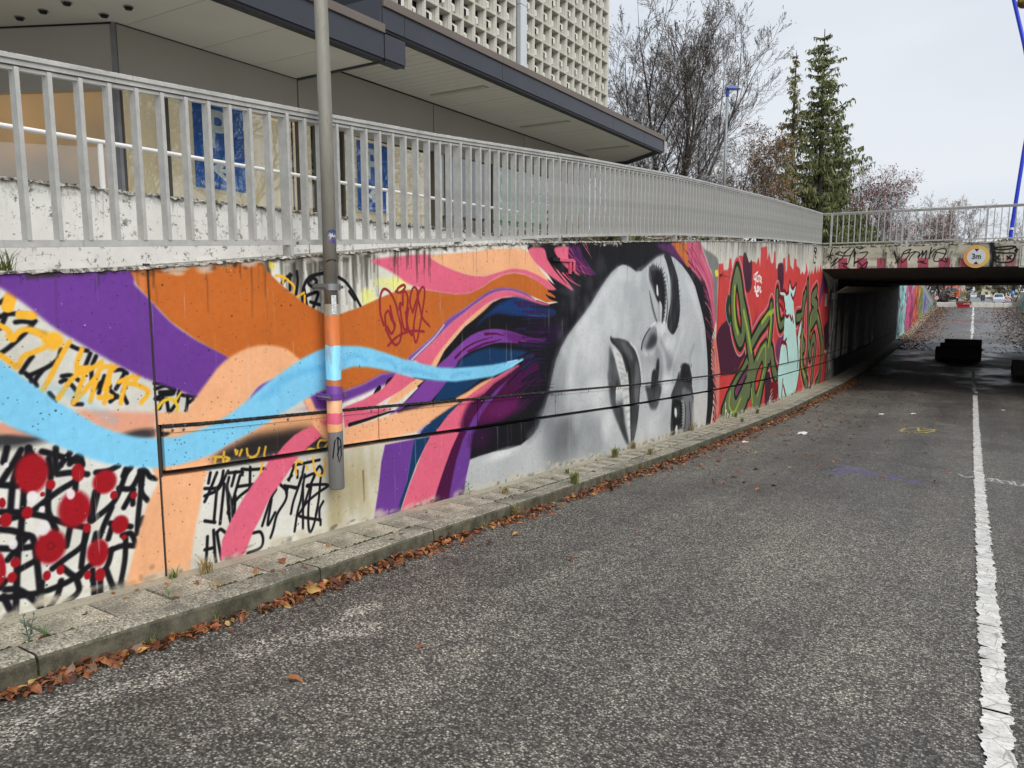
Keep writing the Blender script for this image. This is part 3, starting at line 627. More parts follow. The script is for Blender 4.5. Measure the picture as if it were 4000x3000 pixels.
S|14141a|0.03,0.008,1,0.012|6964,-477,6686,-501
S|14141a|0.03,0.008,1,0.012|6688,-734,6388,-822,6141,-928
S|14141a|0.03,0.008,1,0.012|6728,-893,6499,-967,6316,-1079
S|14141a|0.03,0.008,1,0.012|6576,-1306,6281,-1301,6004,-1333
S|14141a|0.03,0.008,1,0.012|6497,-453,6686,-492
S|14141a|0.03,0.008,1,0.012|6280,-277,6684,-290
S|14141a|0.03,0.008,1,0.012|5846,-350,6210,-347,6571,-419
S|14141a|0.03,0.008,1,0.012|3953,-993,4151,-981,4341,-965,4451,-959
L|7fc9ee|0.012,1|1610,-242,1676,-329,1768,-422,1898,-542,1995,-618,2098,-699,2198,-757,2304,-800,2427,-831,2558,-845,2675,-831,2797,-808,2926,-761,3063,-690,3206,-604,3356,-537,3513,-467,3677,-418,3848,-400,4065,-418,4033,-412,4191,-440,4356,-487,4576,-555,4811,-613,5063,-666,5278,-689,5566,-703,5875,-712,6141,-708,6479,-694,6245,-772,6073,-802,5875,-828,5564,-822,5276,-812,5008,-776,4759,-731,4527,-670,4310,-613,4166,-583,4008,-565,3893,-578,3767,-671,3630,-718,3499,-757,3373,-801,3282,-824,3193,-864,3051,-910,2902,-952,2786,-991,2664,-1005,2548,-1011,2427,-1002,2293,-968,2139,-917,2049,-870,1963,-817,1881,-765,1802,-716,1726,-668,1654,-612,1584,-560
S|5fb0e0|0.05,0.03,0.5,0.05|3247,-643,3383,-587,3540,-554,3755,-549
S|5fb0e0|0.05,0.03,0.5,0.05|3173,-692,3290,-660
S|68b4e2|0.04,0.02,0.6,0.04|3915,-509,4030,-480,4147,-528
S|68b4e2|0.04,0.02,0.6,0.04|4270,-538,4398,-548,4484,-614
S|68b4e2|0.04,0.02,0.6,0.04|4573,-637,4809,-682,5009,-741
S|68b4e2|0.04,0.02,0.6,0.04|5222,-762,5361,-743,5506,-765
S|6ab6e4|0.05,0.04,0.25,0.05|1860,-484,2002,-528,2086,-603,2193,-694
S|a8dcf5|0.012,0.008,1,0.012|6141,-711,6352,-706
S|a8dcf5|0.012,0.008,1,0.012|6210,-760,6443,-710
S|9a80a0|0.012,0.01,1,0.012|4668,-563,4789,-503,4965,-414
S|d8d8d8|0.01,0.008,1,0.01|4680,-571,4789,-511,4991,-400,5122,-303
S|8e2a32|0.022,0.004,1,0.022|4394,-436,4487,-380,4591,-347,4716,-336,4844,-348
S|8e2a32|0.022,0.004,1,0.022|4350,-275,4313,-176,4317,-58,4359,1,4431,-26,4495,-115,4526,-215,4558,-317,4538,-406,4486,-436,4436,-400,4373,-308
S|8e2a32|0.022,0.004,1,0.022|4373,-308,4369,-199,4410,-168,4441,-234,4482,-280,4438,-345,4390,-287
S|8e2a32|0.022,0.004,1,0.022|4428,-130,4450,-213,4473,-291
S|8e2a32|0.022,0.004,1,0.022|4546,-127,4560,-227,4592,-318,4628,-297,4613,-184
S|8e2a32|0.022,0.004,1,0.022|4528,-160,4546,-110,4580,-127
S|8e2a32|0.022,0.004,1,0.022|4581,-116,4583,-38,4609,-16,4643,-72,4622,-207,4627,-320
S|8e2a32|0.022,0.004,1,0.022|4649,-151,4629,-264,4679,-368,4716,-313
S|8e2a32|0.022,0.004,1,0.022|4702,-186,4668,-106,4698,-5,4743,12,4777,-62,4738,-187,4707,-324,4723,-417,4750,-418,4790,-304,4830,-167,4861,-28,4834,18,4778,-39,4702,-186
S|8e2a32|0.022,0.004,1,0.022|4760,-39,4794,-143,4828,-236,4921,-308
S|8e2a32|0.022,0.004,1,0.022|4498,-16,4549,-27,4610,12,4594,34,4533,12,4507,-16
B|8e2a32|0.2,1|4292,-235,8,6
B|8e2a32|0.2,1|4880,-182,11,9
L|b9bdc0|0.012,1|8953,314,8850,296,8764,272,8596,213,8434,120,8276,18,8124,-93,7975,-200,7781,-314,7594,-414,7413,-521,7260,-646,7154,-772,7092,-889,7052,-1017,7071,-917,6981,-1161,6880,-1317,6764,-1467,6601,-1556,6412,-1588,6231,-1587,6133,-1588,5880,-1564,5657,-1557,5497,-1561,5474,-1609,5429,-1713,5382,-1903,6756,-2106,9403,-2353,12703,-2466,12778,-2080,12776,-1668,12744,-1386,12655,-1056,12506,-649,12327,-408,12157,-220,11888,54,11593,227,11225,377,10881,477,10677,504,10368,498,10149,457,9938,386,9735,311,9570,250,9375,240,9214,283,9058,310
B|d4d8da|1,0.7|8674,-307,446,302
B|d8dbdd|1,0.7|7989,-673,340,243
B|d8dbdd|1,0.6|8974,185,245,94
B|dadddf|1,0.8|8216,-1281,301,207
B|8b9094|1,0.8|7267,-1040,157,260
B|c9cccf|1,0.6|11743,-392,384,445
B|d2d5d7|1,0.5|11847,-6,289,178
B|a8acb0|1,0.4|9208,-200,389,219
B|9a9ea2|1,0.4|9680,96,137,151
P|84888c|0.25,0.95|6870,-1431,7386,-1414,7789,-1506,7844,-1739,7801,-1956,7396,-1943,6959,-1940,6873,-1676
P|55585c|0.25,0.7|7101,-1466,7455,-1457,7621,-1547,7627,-1812,7283,-1910,7127,-1827,7189,-1627
P|8a8f93|0.3,0.8|7716,-1517,8119,-1555,8391,-1666,8406,-2072,7877,-2005
P|70757a|0.12,0.5|6830,-1427,7066,-1035,7316,-888,7321,-1151,7038,-1545
B|dfe2e4|1,0.7|8531,-1688,173,192
B|9b9fa3|1,0.5|7077,-1328,263,62
B|e2e4e6|1,0.7|6047,-1614,263,47
B|a7abaf|1,0.4|5879,-1784,414,110
P|505256|0.05,1|8563,-710,8636,-762,8757,-901,8884,-1105,8950,-1233,8953,-1284,9059,-1594,9167,-1888,9258,-2107,9309,-2162,9176,-2067,8979,-1857,8790,-1654,8651,-1477,8570,-1241,8505,-1022,8521,-1070,8556,-885
P|2e2f33|0.04,0.85|8568,-1181,8744,-1260,8828,-1173,8960,-1432,9065,-1720,9203,-1970,9275,-2123,9109,-1979,8915,-1784,8726,-1524,8628,-1271
P|d5d6d6|0.02,1|8658,-734,8810,-774,8964,-869,9045,-986,9145,-1131,9215,-1262,9267,-1345,9291,-1627,9318,-2144,9247,-1901,9155,-1646,9052,-1444,8950,-1222,8852,-1055,8757,-901
S|9a9c9c|0.03,0.03,0.6,0.03|8812,-822,8934,-879
S|9a9c9c|0.03,0.03,0.6,0.03|8877,-935,8999,-982
S|9a9c9c|0.03,0.03,0.6,0.03|8880,-1008,9033,-1046
S|9a9c9c|0.03,0.03,0.6,0.03|8913,-1084,9098,-1126
S|9a9c9c|0.03,0.03,0.6,0.03|8947,-1160,9133,-1204
S|9a9c9c|0.03,0.03,0.6,0.03|8946,-1136,9130,-1143
S|9a9c9c|0.03,0.03,0.6,0.03|9011,-1229,9165,-1221
S|9a9c9c|0.03,0.03,0.6,0.03|9046,-1319,9234,-1329
S|9a9c9c|0.03,0.03,0.6,0.03|9082,-1436,9239,-1430
S|9a9c9c|0.03,0.03,0.6,0.03|9118,-1527,9261,-1534
S|9a9c9c|0.03,0.03,0.6,0.03|9123,-1628,9282,-1638
S|9a9c9c|0.03,0.03,0.6,0.03|9176,-1750,9287,-1741
S|9a9c9c|0.03,0.03,0.6,0.03|9214,-1870,9300,-1858
P|3c3d40|0.014,1|8600,-584,8644,-610,8863,-628,9107,-672,9299,-745,9434,-842,9548,-991,9626,-1178,9654,-1309,9637,-1362,9596,-1643,9541,-1870,9451,-2051,9342,-2168,9306,-1910,9279,-1587,9227,-1315,9174,-1085,9128,-1104,9045,-974,8948,-856,8779,-742,8632,-673,8579,-618
P|6c6f73|0.05,0.7|8924,-673,9109,-721,9271,-818,9342,-949,9213,-913,9052,-803
P|747678|0.04,0.7|9442,-982,9553,-1068,9606,-1228,9596,-1357,9543,-1610,9437,-1493,9423,-1235
P|1a1a1d|0.03,0.9|8601,-590,8632,-656,8838,-740,9057,-901,9157,-1058,9231,-1263,9273,-1472,9310,-1988,9326,-1734,9322,-1478,9292,-1222,9252,-1066,9119,-906,8929,-770,8718,-661
S|e4e6e8|0.03,0.03,0.8,0.03|9234,-710,9433,-817,9574,-967,9658,-1129,9696,-1314,9679,-1327
P|808488|0.08,0.7|10199,-816,10393,-897,10491,-1180,10429,-1395,10125,-1362,10180,-1084
B|dfe1e3|0.8,0.9|10370,-570,273,95
B|d8dbdd|1,0.7|10780,-812,249,127
B|dcdee0|0.8,0.7|9879,-900,216,39
P|909498|0.02,1|9735,-812,9840,-835,10053,-827,10204,-776,10226,-670,10200,-562,10125,-532,9963,-538,9826,-610,9678,-718,9649,-813
P|333538|0.07,0.95|9805,-830,10054,-831,10203,-770,10219,-670,10040,-621,9902,-705
S|222326|0.04,0.02,1,0.01|9639,-818,9668,-730,9775,-633,9945,-538,10032,-502
S|e8eaec|0.03,0.03,1,0.03|9962,-525,10103,-485,10324,-467,10557,-496
P|8d9195|0.12,0.6|9566,-826,9741,-916,10169,-922,10222,-1155,9922,-1022,9642,-973
P|26272a|0.025,1|10250,-1015,10345,-1027,10346,-1194,10292,-1353,10169,-1360,10205,-1181
P|6a6d70|0.12,0.6|10588,-911,10881,-1045,11018,-1199,10782,-1348,10624,-1388,10684,-1127
P|3a3b3e|0.05,1|9820,-1356,9879,-1469,10000,-1672,10150,-1740,10299,-1726,10423,-1590,10489,-1430,10311,-1356,10159,-1204,10052,-1368
P|222326|0.03,1|10076,-1169,10243,-1185,10201,-1385,10094,-1440,10034,-1366
B|e0e2e4|1,0.8|10705,-1398,206,156
B|d8dadc|1,0.5|10093,-1984,462,165
B|9ea2a6|1,0.4|10550,-2000,244,171
P|404246|0.03,1|9858,276,9977,340,10195,309,10367,260,10481,102,10546,-87,10522,-290,10466,-472,10381,-469,10354,-353,10230,-191,10145,-124,9998,21,9866,148
P|17171a|0.02,1|9930,239,10162,269,10371,207,10458,48,10497,-113,10463,-275,10415,-409,10345,-219,10267,-191,10151,-110,10050,47
P|c8cacc|0.015,1|10253,-204,10342,-179,10405,-274,10381,-462,10294,-459
P|e6e8ea|0.015,1|10158,60,10203,47,10240,-72,10216,-98,10166,-58
P|6a6e72|0.03,1|9895,-31,10031,-214,10152,-387,10249,-464,10194,-469,10078,-372,9959,-212
S|2c2d30|0.012,0.008,1,0.012|9876,-18,10014,-226,10212,-463
S|55585c|0.04,0.03,1,0.04|10493,102,10599,-114,10621,-306,10576,-483
S|35373a|0.014,0.008,1,0.014|10562,211,10644,22,10655,-224,10612,-443
S|35373a|0.02,0.008,1,0.02|10275,-191,10287,-465
S|17171a|0.02,0.008,1,0.006|9977,330,9938,392
S|17171a|0.02,0.008,1,0.006|10049,319,10028,376
S|17171a|0.02,0.008,1,0.006|10141,308,10136,373
S|17171a|0.02,0.008,1,0.006|10215,297,10236,369
S|17171a|0.02,0.008,1,0.006|10291,272,10362,327
S|17171a|0.02,0.008,1,0.006|10349,247,10427,315
S|17171a|0.02,0.008,1,0.006|10389,208,10494,250
S|17171a|0.02,0.008,1,0.006|10431,155,10526,183
S|17171a|0.02,0.008,1,0.006|10458,102,10550,123
S|17171a|0.02,0.008,1,0.006|10478,48,10562,62
S|17171a|0.02,0.008,1,0.006|10498,-19,10583,-6
S|17171a|0.02,0.008,1,0.006|10511,-87,10596,-74
S|17171a|0.02,0.008,1,0.006|10516,-154,10585,-144
S|17171a|0.02,0.008,1,0.006|10512,-208,10574,-203
S|17171a|0.02,0.008,1,0.006|10502,-276,10560,-272
S|17171a|0.02,0.008,1,0.006|10484,-343,10545,-338
S|17171a|0.02,0.008,1,0.006|10472,-397,10526,-396
S|17171a|0.02,0.008,1,0.006|9893,264,9837,326
S|17171a|0.02,0.008,1,0.006|10313,220,10345,300
S|17171a|0.02,0.008,1,0.006|10395,128,10460,182
B|d6d9db|1,0.5|10677,-6,80,218
P|26272b|0.012,1|10425,498,10677,505,10805,406,10938,286,11052,163,11137,-91,11190,-305,11150,-490,11034,-628,10901,-681,10767,-643,10639,-540,10673,-362,10770,-171,10761,49,10658,239,10529,398
P|55585c|0.04,0.6|10702,186,10789,104,10836,-228,10731,-433,10730,-171
S|26272b|0.02,0.008,1,0.005|11023,106,11121,144
S|26272b|0.02,0.008,1,0.005|11030,29,11128,66
S|26272b|0.02,0.008,1,0.005|11087,-48,11186,-12
S|26272b|0.02,0.008,1,0.005|11093,-126,11193,-90
S|26272b|0.02,0.008,1,0.005|11100,-204,11199,-168
S|26272b|0.02,0.008,1,0.005|11106,-282,11206,-247
S|26272b|0.02,0.008,1,0.005|11113,-360,11213,-326
S|26272b|0.02,0.008,1,0.005|11094,-438,11194,-404
S|26272b|0.02,0.008,1,0.005|11075,-516,11175,-482
S|26272b|0.02,0.008,1,0.005|11052,-593,11151,-560
P|3b3c40|0.02,1|11256,-1484,11266,-1339,11362,-1186,11541,-1179,11731,-1240,11849,-1396,11912,-1555,11894,-1571,11998,-1801,12078,-2363,11907,-2351,10978,-2272,10935,-1725,10886,-1633,11081,-1452,11239,-1279
P|1c1c1f|0.05,0.9|11315,-1403,11365,-1216,11543,-1201,11734,-1279,11851,-1519,11569,-1490,11385,-1441
P|8f9396|0.04,0.6|11398,-1591,11577,-1582,11974,-1798,12078,-2363,11645,-2323,11497,-2208,11562,-1913,11456,-1748
P|c8cbcd|0.03,0.6|11369,-1767,11482,-1781,11562,-1913,11538,-2153,11462,-2324,11395,-2327,11440,-2077
P|17171a|0.02,1|10956,-1728,11324,-1761,11424,-1894,11395,-2071,11272,-2187,11144,-2211,10978,-2008
P|e2e4e6|0.012,1|11071,-1846,11158,-1865,11187,-1950,11148,-2004,11079,-1950
P|cfd1d3|0.015,1|11139,-2151,11225,-2149,11216,-2297,11108,-2294
S|101013|0.03,0.02,1,0.03|11553,-1821,11622,-2074,11554,-2339
S|101013|0.03,0.02,1,0.03|11004,-2070,11057,-2197,11021,-2279
S|101013|0.03,0.02,1,0.03|11786,-1836,11931,-2355
S|101013|0.03,0.02,1,0.03|11400,-2132,11457,-2262,11372,-2324
S|101013|0.025,0.008,1,0.008|11350,-1814,11471,-1808
S|101013|0.025,0.008,1,0.008|11355,-1865,11475,-1860
S|101013|0.025,0.008,1,0.008|11359,-1917,11480,-1912
S|101013|0.025,0.008,1,0.008|11364,-1968,11484,-1964
S|101013|0.025,0.008,1,0.008|11368,-2020,11489,-2016
S|101013|0.025,0.008,1,0.008|11373,-2072,11494,-2069
S|101013|0.025,0.008,1,0.008|11377,-2124,11498,-2121
S|101013|0.025,0.008,1,0.008|11382,-2176,11503,-2173
S|101013|0.025,0.008,1,0.008|11386,-2228,11508,-2226
S|101013|0.03,0.008,1,0.01|11299,-1217,11321,-1166
S|101013|0.03,0.008,1,0.01|11370,-1220,11392,-1169
S|101013|0.03,0.008,1,0.01|11441,-1225,11464,-1174
S|101013|0.03,0.008,1,0.01|11514,-1229,11536,-1177
S|101013|0.03,0.008,1,0.01|11587,-1235,11610,-1183
S|101013|0.03,0.008,1,0.01|11661,-1245,11684,-1193
S|101013|0.03,0.008,1,0.01|11737,-1255,11760,-1202
S|101013|0.03,0.008,1,0.01|11812,-1263,11836,-1210
P|cfcbc5|0.03,0.6|12014,-1818,12794,-1835,12777,-2411,12079,-2380
L|1a1a20|0.008,1|10677,505,10881,477,11225,377,11593,227,11888,54,12157,-220,12327,-408,12506,-649,12655,-1056,12744,-1386,12776,-1668,12778,-2080,12703,-2466,12975,-2476,13102,-2124,13138,-1708,12996,-1444,12953,-1406,12898,-1073,12848,-875,12997,-736,12862,-520,12677,-307,12472,-100,12226,70,11873,202,11584,314,11309,408,10879,505,10555,566,10286,600,10292,522
P|cc5f7c|0.012,1|11369,708,11635,736,12056,761,12323,575,12602,368,12831,216,13033,-104,13163,-349,13091,-593,12971,-751,12812,-550,12619,-258,12328,55,11967,219,11582,343,11431,511
P|d88078|0.012,1|12903,-878,13126,-890,13293,-1101,13452,-1451,13488,-1747,13500,-2179,13397,-2441,13085,-2460,13159,-2132,13138,-1708,12992,-1409,12926,-1075
P|c8703c|0.02,1|10704,674,11369,715,11495,543,11582,343,11354,395,10957,549
P|5a2a60|0.03,1|10137,632,10704,667,10998,551,11399,382,11223,405,10716,512,10288,574
S|8a3060|0.03,0.012,0.8,0.012|11555,631,11848,453,12258,238,12654,-101
S|9a3a60|0.03,0.012,0.8,0.012|11642,664,11986,502,12352,301,12750,-7
S|a84070|0.03,0.012,0.8,0.012|11844,497,12300,315,12689,57,12887,-263
S|40183a|0.03,0.012,0.8,0.012|11527,443,11959,293,12372,117
S|e08aa0|0.03,0.012,0.8,0.012|12125,567,12502,335,12796,57,12969,-264
S|40183a|0.03,0.012,0.8,0.012|12372,117,12718,-196,12917,-521
S|e493a5|0.03,0.012,0.8,0.012|11950,382,12474,118,12768,-165
S|b85a60|0.03,0.012,0.8,0.012|13142,-1024,13334,-1440,13431,-1997
S|a04a50|0.03,0.012,0.8,0.012|13037,-1083,13181,-1594,13275,-2148
S|1a1a20|0.035,0.008,1,0.004|11564,343,11667,310,11758,230
S|1a1a20|0.035,0.008,1,0.004|11721,273,11827,240,11944,158
S|1a1a20|0.035,0.008,1,0.004|11883,202,11991,168,12136,85
S|1a1a20|0.035,0.008,1,0.004|12058,130,12169,94,12268,9
S|1a1a20|0.035,0.008,1,0.004|12198,55,12312,18,12438,-68
S|1a1a20|0.035,0.008,1,0.004|12321,-22,12437,-59,12591,-148
S|1a1a20|0.035,0.008,1,0.004|12416,-99,12533,-138,12637,-227
S|1a1a20|0.035,0.008,1,0.004|12491,-178,12609,-217,12741,-308
S|1a1a20|0.035,0.008,1,0.004|12572,-257,12692,-298,12853,-391
S|1a1a20|0.035,0.008,1,0.004|12633,-338,12755,-379,12862,-471
S|1a1a20|0.035,0.008,1,0.004|12695,-418,12817,-460,12953,-555
S|1a1a20|0.035,0.008,1,0.004|12752,-500,12876,-543,13041,-640
S|1a1a20|0.035,0.008,1,0.004|12799,-582,12923,-625,13034,-721
S|1a1a20|0.035,0.008,1,0.004|12846,-664,12971,-709,13111,-807
S|1a1a20|0.035,0.008,1,0.004|12828,-744,12953,-789,13120,-890
S|1a1a20|0.035,0.008,1,0.004|12794,-823,12919,-869,13029,-967
S|1a1a20|0.035,0.008,1,0.004|12787,-903,12911,-950,13050,-1051
S|1a1a20|0.035,0.008,1,0.004|12802,-985,12926,-1032,13093,-1136
S|1a1a20|0.035,0.008,1,0.004|12811,-1067,12936,-1115,13047,-1215
S|1a1a20|0.035,0.008,1,0.004|12825,-1149,12951,-1198,13090,-1302
S|1a1a20|0.035,0.008,1,0.004|12846,-1232,12972,-1282,13140,-1389
S|1a1a20|0.035,0.008,1,0.004|12871,-1316,12998,-1367,13110,-1470
S|1a1a20|0.035,0.008,1,0.004|12892,-1400,13019,-1451,13160,-1558
S|1a1a20|0.035,0.008,1,0.004|12918,-1485,13045,-1537,13216,-1648
S|1a1a20|0.035,0.008,1,0.004|12944,-1570,13072,-1623,13186,-1729
S|1a1a20|0.035,0.008,1,0.004|12970,-1655,13099,-1709,13242,-1820
S|1a1a20|0.04,0.008,1,0.006|13063,-1550,13247,-1669
S|1a1a20|0.04,0.008,1,0.006|13078,-1676,13262,-1798
S|1a1a20|0.04,0.008,1,0.006|13093,-1804,13278,-1927
S|1a1a20|0.04,0.008,1,0.006|13108,-1931,13293,-2057
S|1a1a20|0.04,0.008,1,0.006|13123,-2060,13308,-2187
S|1a1a20|0.04,0.008,1,0.006|13138,-2188,13324,-2318
S|1a1a20|0.04,0.008,1,0.006|13153,-2318,13340,-2449
S|6a6e72|0.1,0.1,0.55,0.1|7203,-707,7071,-917,6998,-1163,6880,-1317,6747,-1464,6569,-1534
S|7c8084|0.05,0.06,0.5,0.05|8764,272,8434,120,8124,-93,7781,-314,7413,-521,7260,-646
S|8a8e92|0.04,0.05,0.5,0.04|9438,254,9734,323,10148,464,10444,499
S|e0e3e5|0.1,0.14,0.5,0.1|8882,230,8601,87,8334,-94,7978,-309,7689,-471
S|e4e6e8|0.14,0.18,0.5,0.14|7648,-704,7558,-858,7492,-1011
S|d9dcde|0.12,0.14,0.45,0.12|11419,167,11912,-186,12239,-529,12436,-961
S|707478|0.08,0.1,0.35,0.08|11936,-914,11760,-1053,11724,-1172
S|6e7276|0.07,0.08,0.45,0.07|10383,-760,10631,-955,10684,-1127
S|d6d9db|0.07,0.09,0.5,0.07|11319,-699,11161,-879,10969,-1109,10860,-1299
S|3a1644|0.0229032,0.008,0.8,0.004|6457,-730,6630,-677,6865,-693
S|14141a|0.0179651,0.008,0.8,0.004|6425,-824,6700,-750,6984,-762
S|3a1644|0.0229561,0.008,0.8,0.004|6429,-1164,6625,-1115,6866,-1141
S|3a1644|0.0209685,0.008,0.8,0.004|6511,-275,6735,-286,6999,-310
S|3a1644|0.0129841,0.008,0.8,0.004|6443,-934,6574,-894,6792,-916
S|3a1644|0.028533,0.008,0.8,0.004|6659,-1012,6820,-966,7058,-989
S|14141a|0.0287469,0.008,0.8,0.004|6518,-938,6799,-865,7091,-882
S|2c1440|0.0142414,0.008,0.8,0.004|6629,-1135,6765,-1097,6989,-1126
S|14141a|0.0299164,0.008,0.8,0.004|6273,-322,6548,-340,6826,-368
S|3a1644|0.0200709,0.008,0.8,0.004|6531,-527,6796,-550,7078,-583
S|1a2a55|0.0330618,0.008,0.8,0.004|6428,-803,6699,-729,6984,-742
S|1a2a55|0.0157513,0.008,0.8,0.004|6333,-387,6541,-400,6791,-427
S|3a1644|0.0143937,0.008,0.8,0.004|6515,-1179,6797,-1113,7090,-1138
S|2c1440|0.018554,0.008,0.8,0.004|6428,-856,6715,-779,7010,-792
S|14141a|0.0199138,0.008,0.8,0.004|6249,-1046,6525,-974,6808,-993
S|14141a|0.0296822,0.008,0.8,0.004|6496,-1045,6605,-1011,6809,-1036
S|14141a|0.0206895,0.008,0.8,0.004|6592,-177,6816,-185,7081,-207
S|2c1440|0.0236247,0.008,0.8,0.004|6424,-773,6699,-696,6984,-707
S|3a1644|0.0243183,0.008,0.8,0.004|6779,-446,6907,-448,7127,-473
S|2c1440|0.0155926,0.008,0.8,0.004|6711,-1163,6878,-1120,7120,-1148
S|1c1c28|0.0326232,0.008,0.8,0.004|6411,-1028,6575,-983,6800,-1006
S|1a2a55|0.0319371,0.008,0.8,0.004|6460,-566,6664,-581,6913,-613
S|3a1644|0.0182399,0.008,0.8,0.004|6437,-222,6723,-237,7011,-262
S|14141a|0.0344893,0.008,0.8,0.004|6436,-931,6716,-859,7002,-874
S|14141a|0.0347115,0.008,0.8,0.004|6642,-722,6754,-684,6963,-704
S|1c1c28|0.0133819,0.008,0.8,0.004|6423,-483,6636,-498,6888,-528
S|2c1440|0.0260039,0.008,0.8,0.004|6497,-570,6733,-591,6999,-624
S|1a2a55|0.0124888,0.008,0.8,0.004|6413,-691,6626,-626,6877,-638
S|3a1644|0.0193606,0.008,0.8,0.004|6517,-810,6680,-760,6911,-778
S|3a1644|0.0180752,0.008,0.8,0.004|6497,-430,6670,-439,6903,-466
S|3a1644|0.0277259,0.008,0.8,0.004|6514,-228,6769,-242,7048,-265
S|2c1440|0.01749,0.008,0.8,0.004|6352,-701,6572,-634,6829,-646
S|14141a|0.0258167,0.008,0.8,0.004|6359,-531,6587,-551,6844,-583
S|1c1c28|0.0138388,0.008,0.8,0.004|6724,-870,6879,-823,7115,-844
S|2c1440|0.0171756,0.008,0.8,0.004|6563,-341,6778,-353,7037,-379
S|3a1644|0.0162225,0.008,0.8,0.004|6465,-704,6607,-658,6825,-674
S|3a1644|0.0199415,0.008,0.8,0.004|6400,-994,6624,-934,6880,-954
S|2c1440|0.0226886,0.008,0.8,0.004|6315,-396,6560,-413,6827,-440
S|14141a|0.0331741,0.008,0.8,0.004|6530,-407,6740,-421,6997,-449
S|3a1644|0.034699,0.008,0.8,0.004|6287,-129,6555,-141,6832,-162
S|1c1c28|0.0127433,0.008,0.8,0.004|6378,-1147,6652,-1081,6935,-1105
S|2c1440|0.0245088,0.008,0.8,0.004|6429,-953,6674,-888,6941,-906
S|2c1440|0.0147599,0.008,0.8,0.004|6537,-1077,6808,-1010,7097,-1032
S|3a1644|0.0332487,0.008,0.8,0.004|6347,-161,6592,-171,6860,-192
S|14141a|0.0230641,0.008,0.8,0.004|6613,-1104,6837,-1047,7102,-1071
S|14141a|0.0240742,0.008,0.8,0.004|6453,-681,6603,-633,6825,-648
S|14141a|0.0196639,0.008,0.8,0.003|7517,235,7626,142
S|c04a78|0.0144156,0.008,0.8,0.003|7585,284,7733,184
S|e07890|0.017882,0.008,0.8,0.003|7733,552,7970,394
S|14141a|0.011223,0.008,0.8,0.003|7199,335,7295,230
S|14141a|0.0182843,0.008,0.8,0.003|7576,467,7715,305
S|c04a78|0.0182534,0.008,0.8,0.003|7817,613,7929,433
S|e07890|0.0126296,0.008,0.8,0.003|7245,354,7356,270
S|e07890|0.00948506,0.008,0.8,0.003|7481,449,7602,339
S|14141a|0.00851554,0.008,0.8,0.003|7538,349,7741,213
S|14141a|0.0154751,0.008,0.8,0.003|7514,393,7661,232
S|14141a|0.0194035,0.008,0.8,0.003|7437,424,7635,319
S|7a2a68|0.00885897,0.008,0.8,0.003|7456,573,7623,428
S|c04a78|0.0187743,0.008,0.8,0.003|7410,413,7631,302
S|14141a|0.0167783,0.008,0.8,0.003|7742,538,7946,363
S|14141a|0.0147661,0.008,0.8,0.003|7798,436,7998,279
S|c04a78|0.0126641,0.008,0.8,0.003|7220,344,7369,244
S|9a3a5a|0.00828185,0.008,0.8,0.003|7501,356,7716,261
S|c04a78|0.0194289,0.008,0.8,0.003|7789,574,7989,410
S|c04a78|0.0143481,0.008,0.8,0.003|7529,324,7766,188
S|c04a78|0.011891,0.008,0.8,0.003|7263,337,7476,257
S|7a2a68|0.0134497,0.008,0.8,0.003|7515,323,7752,178
S|e07890|0.0122034,0.008,0.8,0.003|7716,267,7874,143
S|14141a|0.0181232,0.008,0.8,0.003|7496,578,7624,408
S|14141a|0.0142051,0.008,0.8,0.003|7889,469,8108,319
S|7a2a68|0.013802,0.008,0.8,0.003|7565,366,7684,235
S|14141a|0.0112083,0.008,0.8,0.003|7670,241,7869,141
S|e07890|0.0144564,0.008,0.8,0.003|7232,406,7445,248
S|14141a|0.019805,0.008,0.8,0.003|7752,373,7940,232
S|e07890|0.010067,0.008,0.8,0.003|7859,472,8036,351
S|7a2a68|0.0164179,0.008,0.8,0.003|7427,479,7575,332
S|c8506c|0.0316922,0.008,0.75,0.004|11905,359,12159,244,12347,63
S|c8506c|0.0155554,0.008,0.75,0.004|12541,-589,12821,-729,13031,-936
S|1a1a20|0.032133,0.008,0.75,0.004|12655,-867,12941,-1014,13155,-1227
S|1a1a20|0.032637,0.008,0.75,0.004|12281,70,12550,-53,12750,-245
S|40183a|0.0328198,0.008,0.75,0.004|11421,575,11656,469,11831,298
S|1a1a20|0.0163853,0.008,0.75,0.004|12480,-315,12757,-449,12964,-650
S|8a3060|0.0198418,0.008,0.75,0.004|11935,342,12190,226,12380,45
S|8a3060|0.0177496,0.008,0.75,0.004|11860,381,12112,267,12299,87
S|1a1a20|0.0321719,0.008,0.75,0.004|12470,-273,12747,-405,12954,-605
S|8a3060|0.0183942,0.008,0.75,0.004|12591,-715,12874,-858,13085,-1068
S|40183a|0.0234659,0.008,0.75,0.004|11417,575,11652,469,11826,298
S|1a1a20|0.0173594,0.008,0.75,0.004|12499,-441,12777,-578,12985,-781
S|8a3060|0.0157225,0.008,0.75,0.004|12063,274,12322,156,12516,-28
S|1a1a20|0.0285101,0.008,0.75,0.004|12350,-9,12621,-135,12824,-329
S|8a3060|0.0216294,0.008,0.75,0.004|11294,625,11524,521,11695,352
S|1a1a20|0.0192019,0.008,0.75,0.004|12258,102,12525,-20,12725,-211
S|e8a0b0|0.0228184,0.008,0.75,0.004|12464,-217,12740,-348,12947,-547
S|1a1a20|0.032667,0.008,0.75,0.004|12452,-153,12728,-282,12934,-480
S|e8a0b0|0.0172506,0.008,0.75,0.004|11523,535,11762,427,11939,254
S|8a3060|0.0169381,0.008,0.75,0.004|12584,-696,12866,-838,13077,-1048
S|8a3060|0.0285686,0.008,0.75,0.004|12619,-783,12904,-928,13116,-1140
S|e8a0b0|0.0209107,0.008,0.75,0.004|12241,119,12508,-3,12707,-193
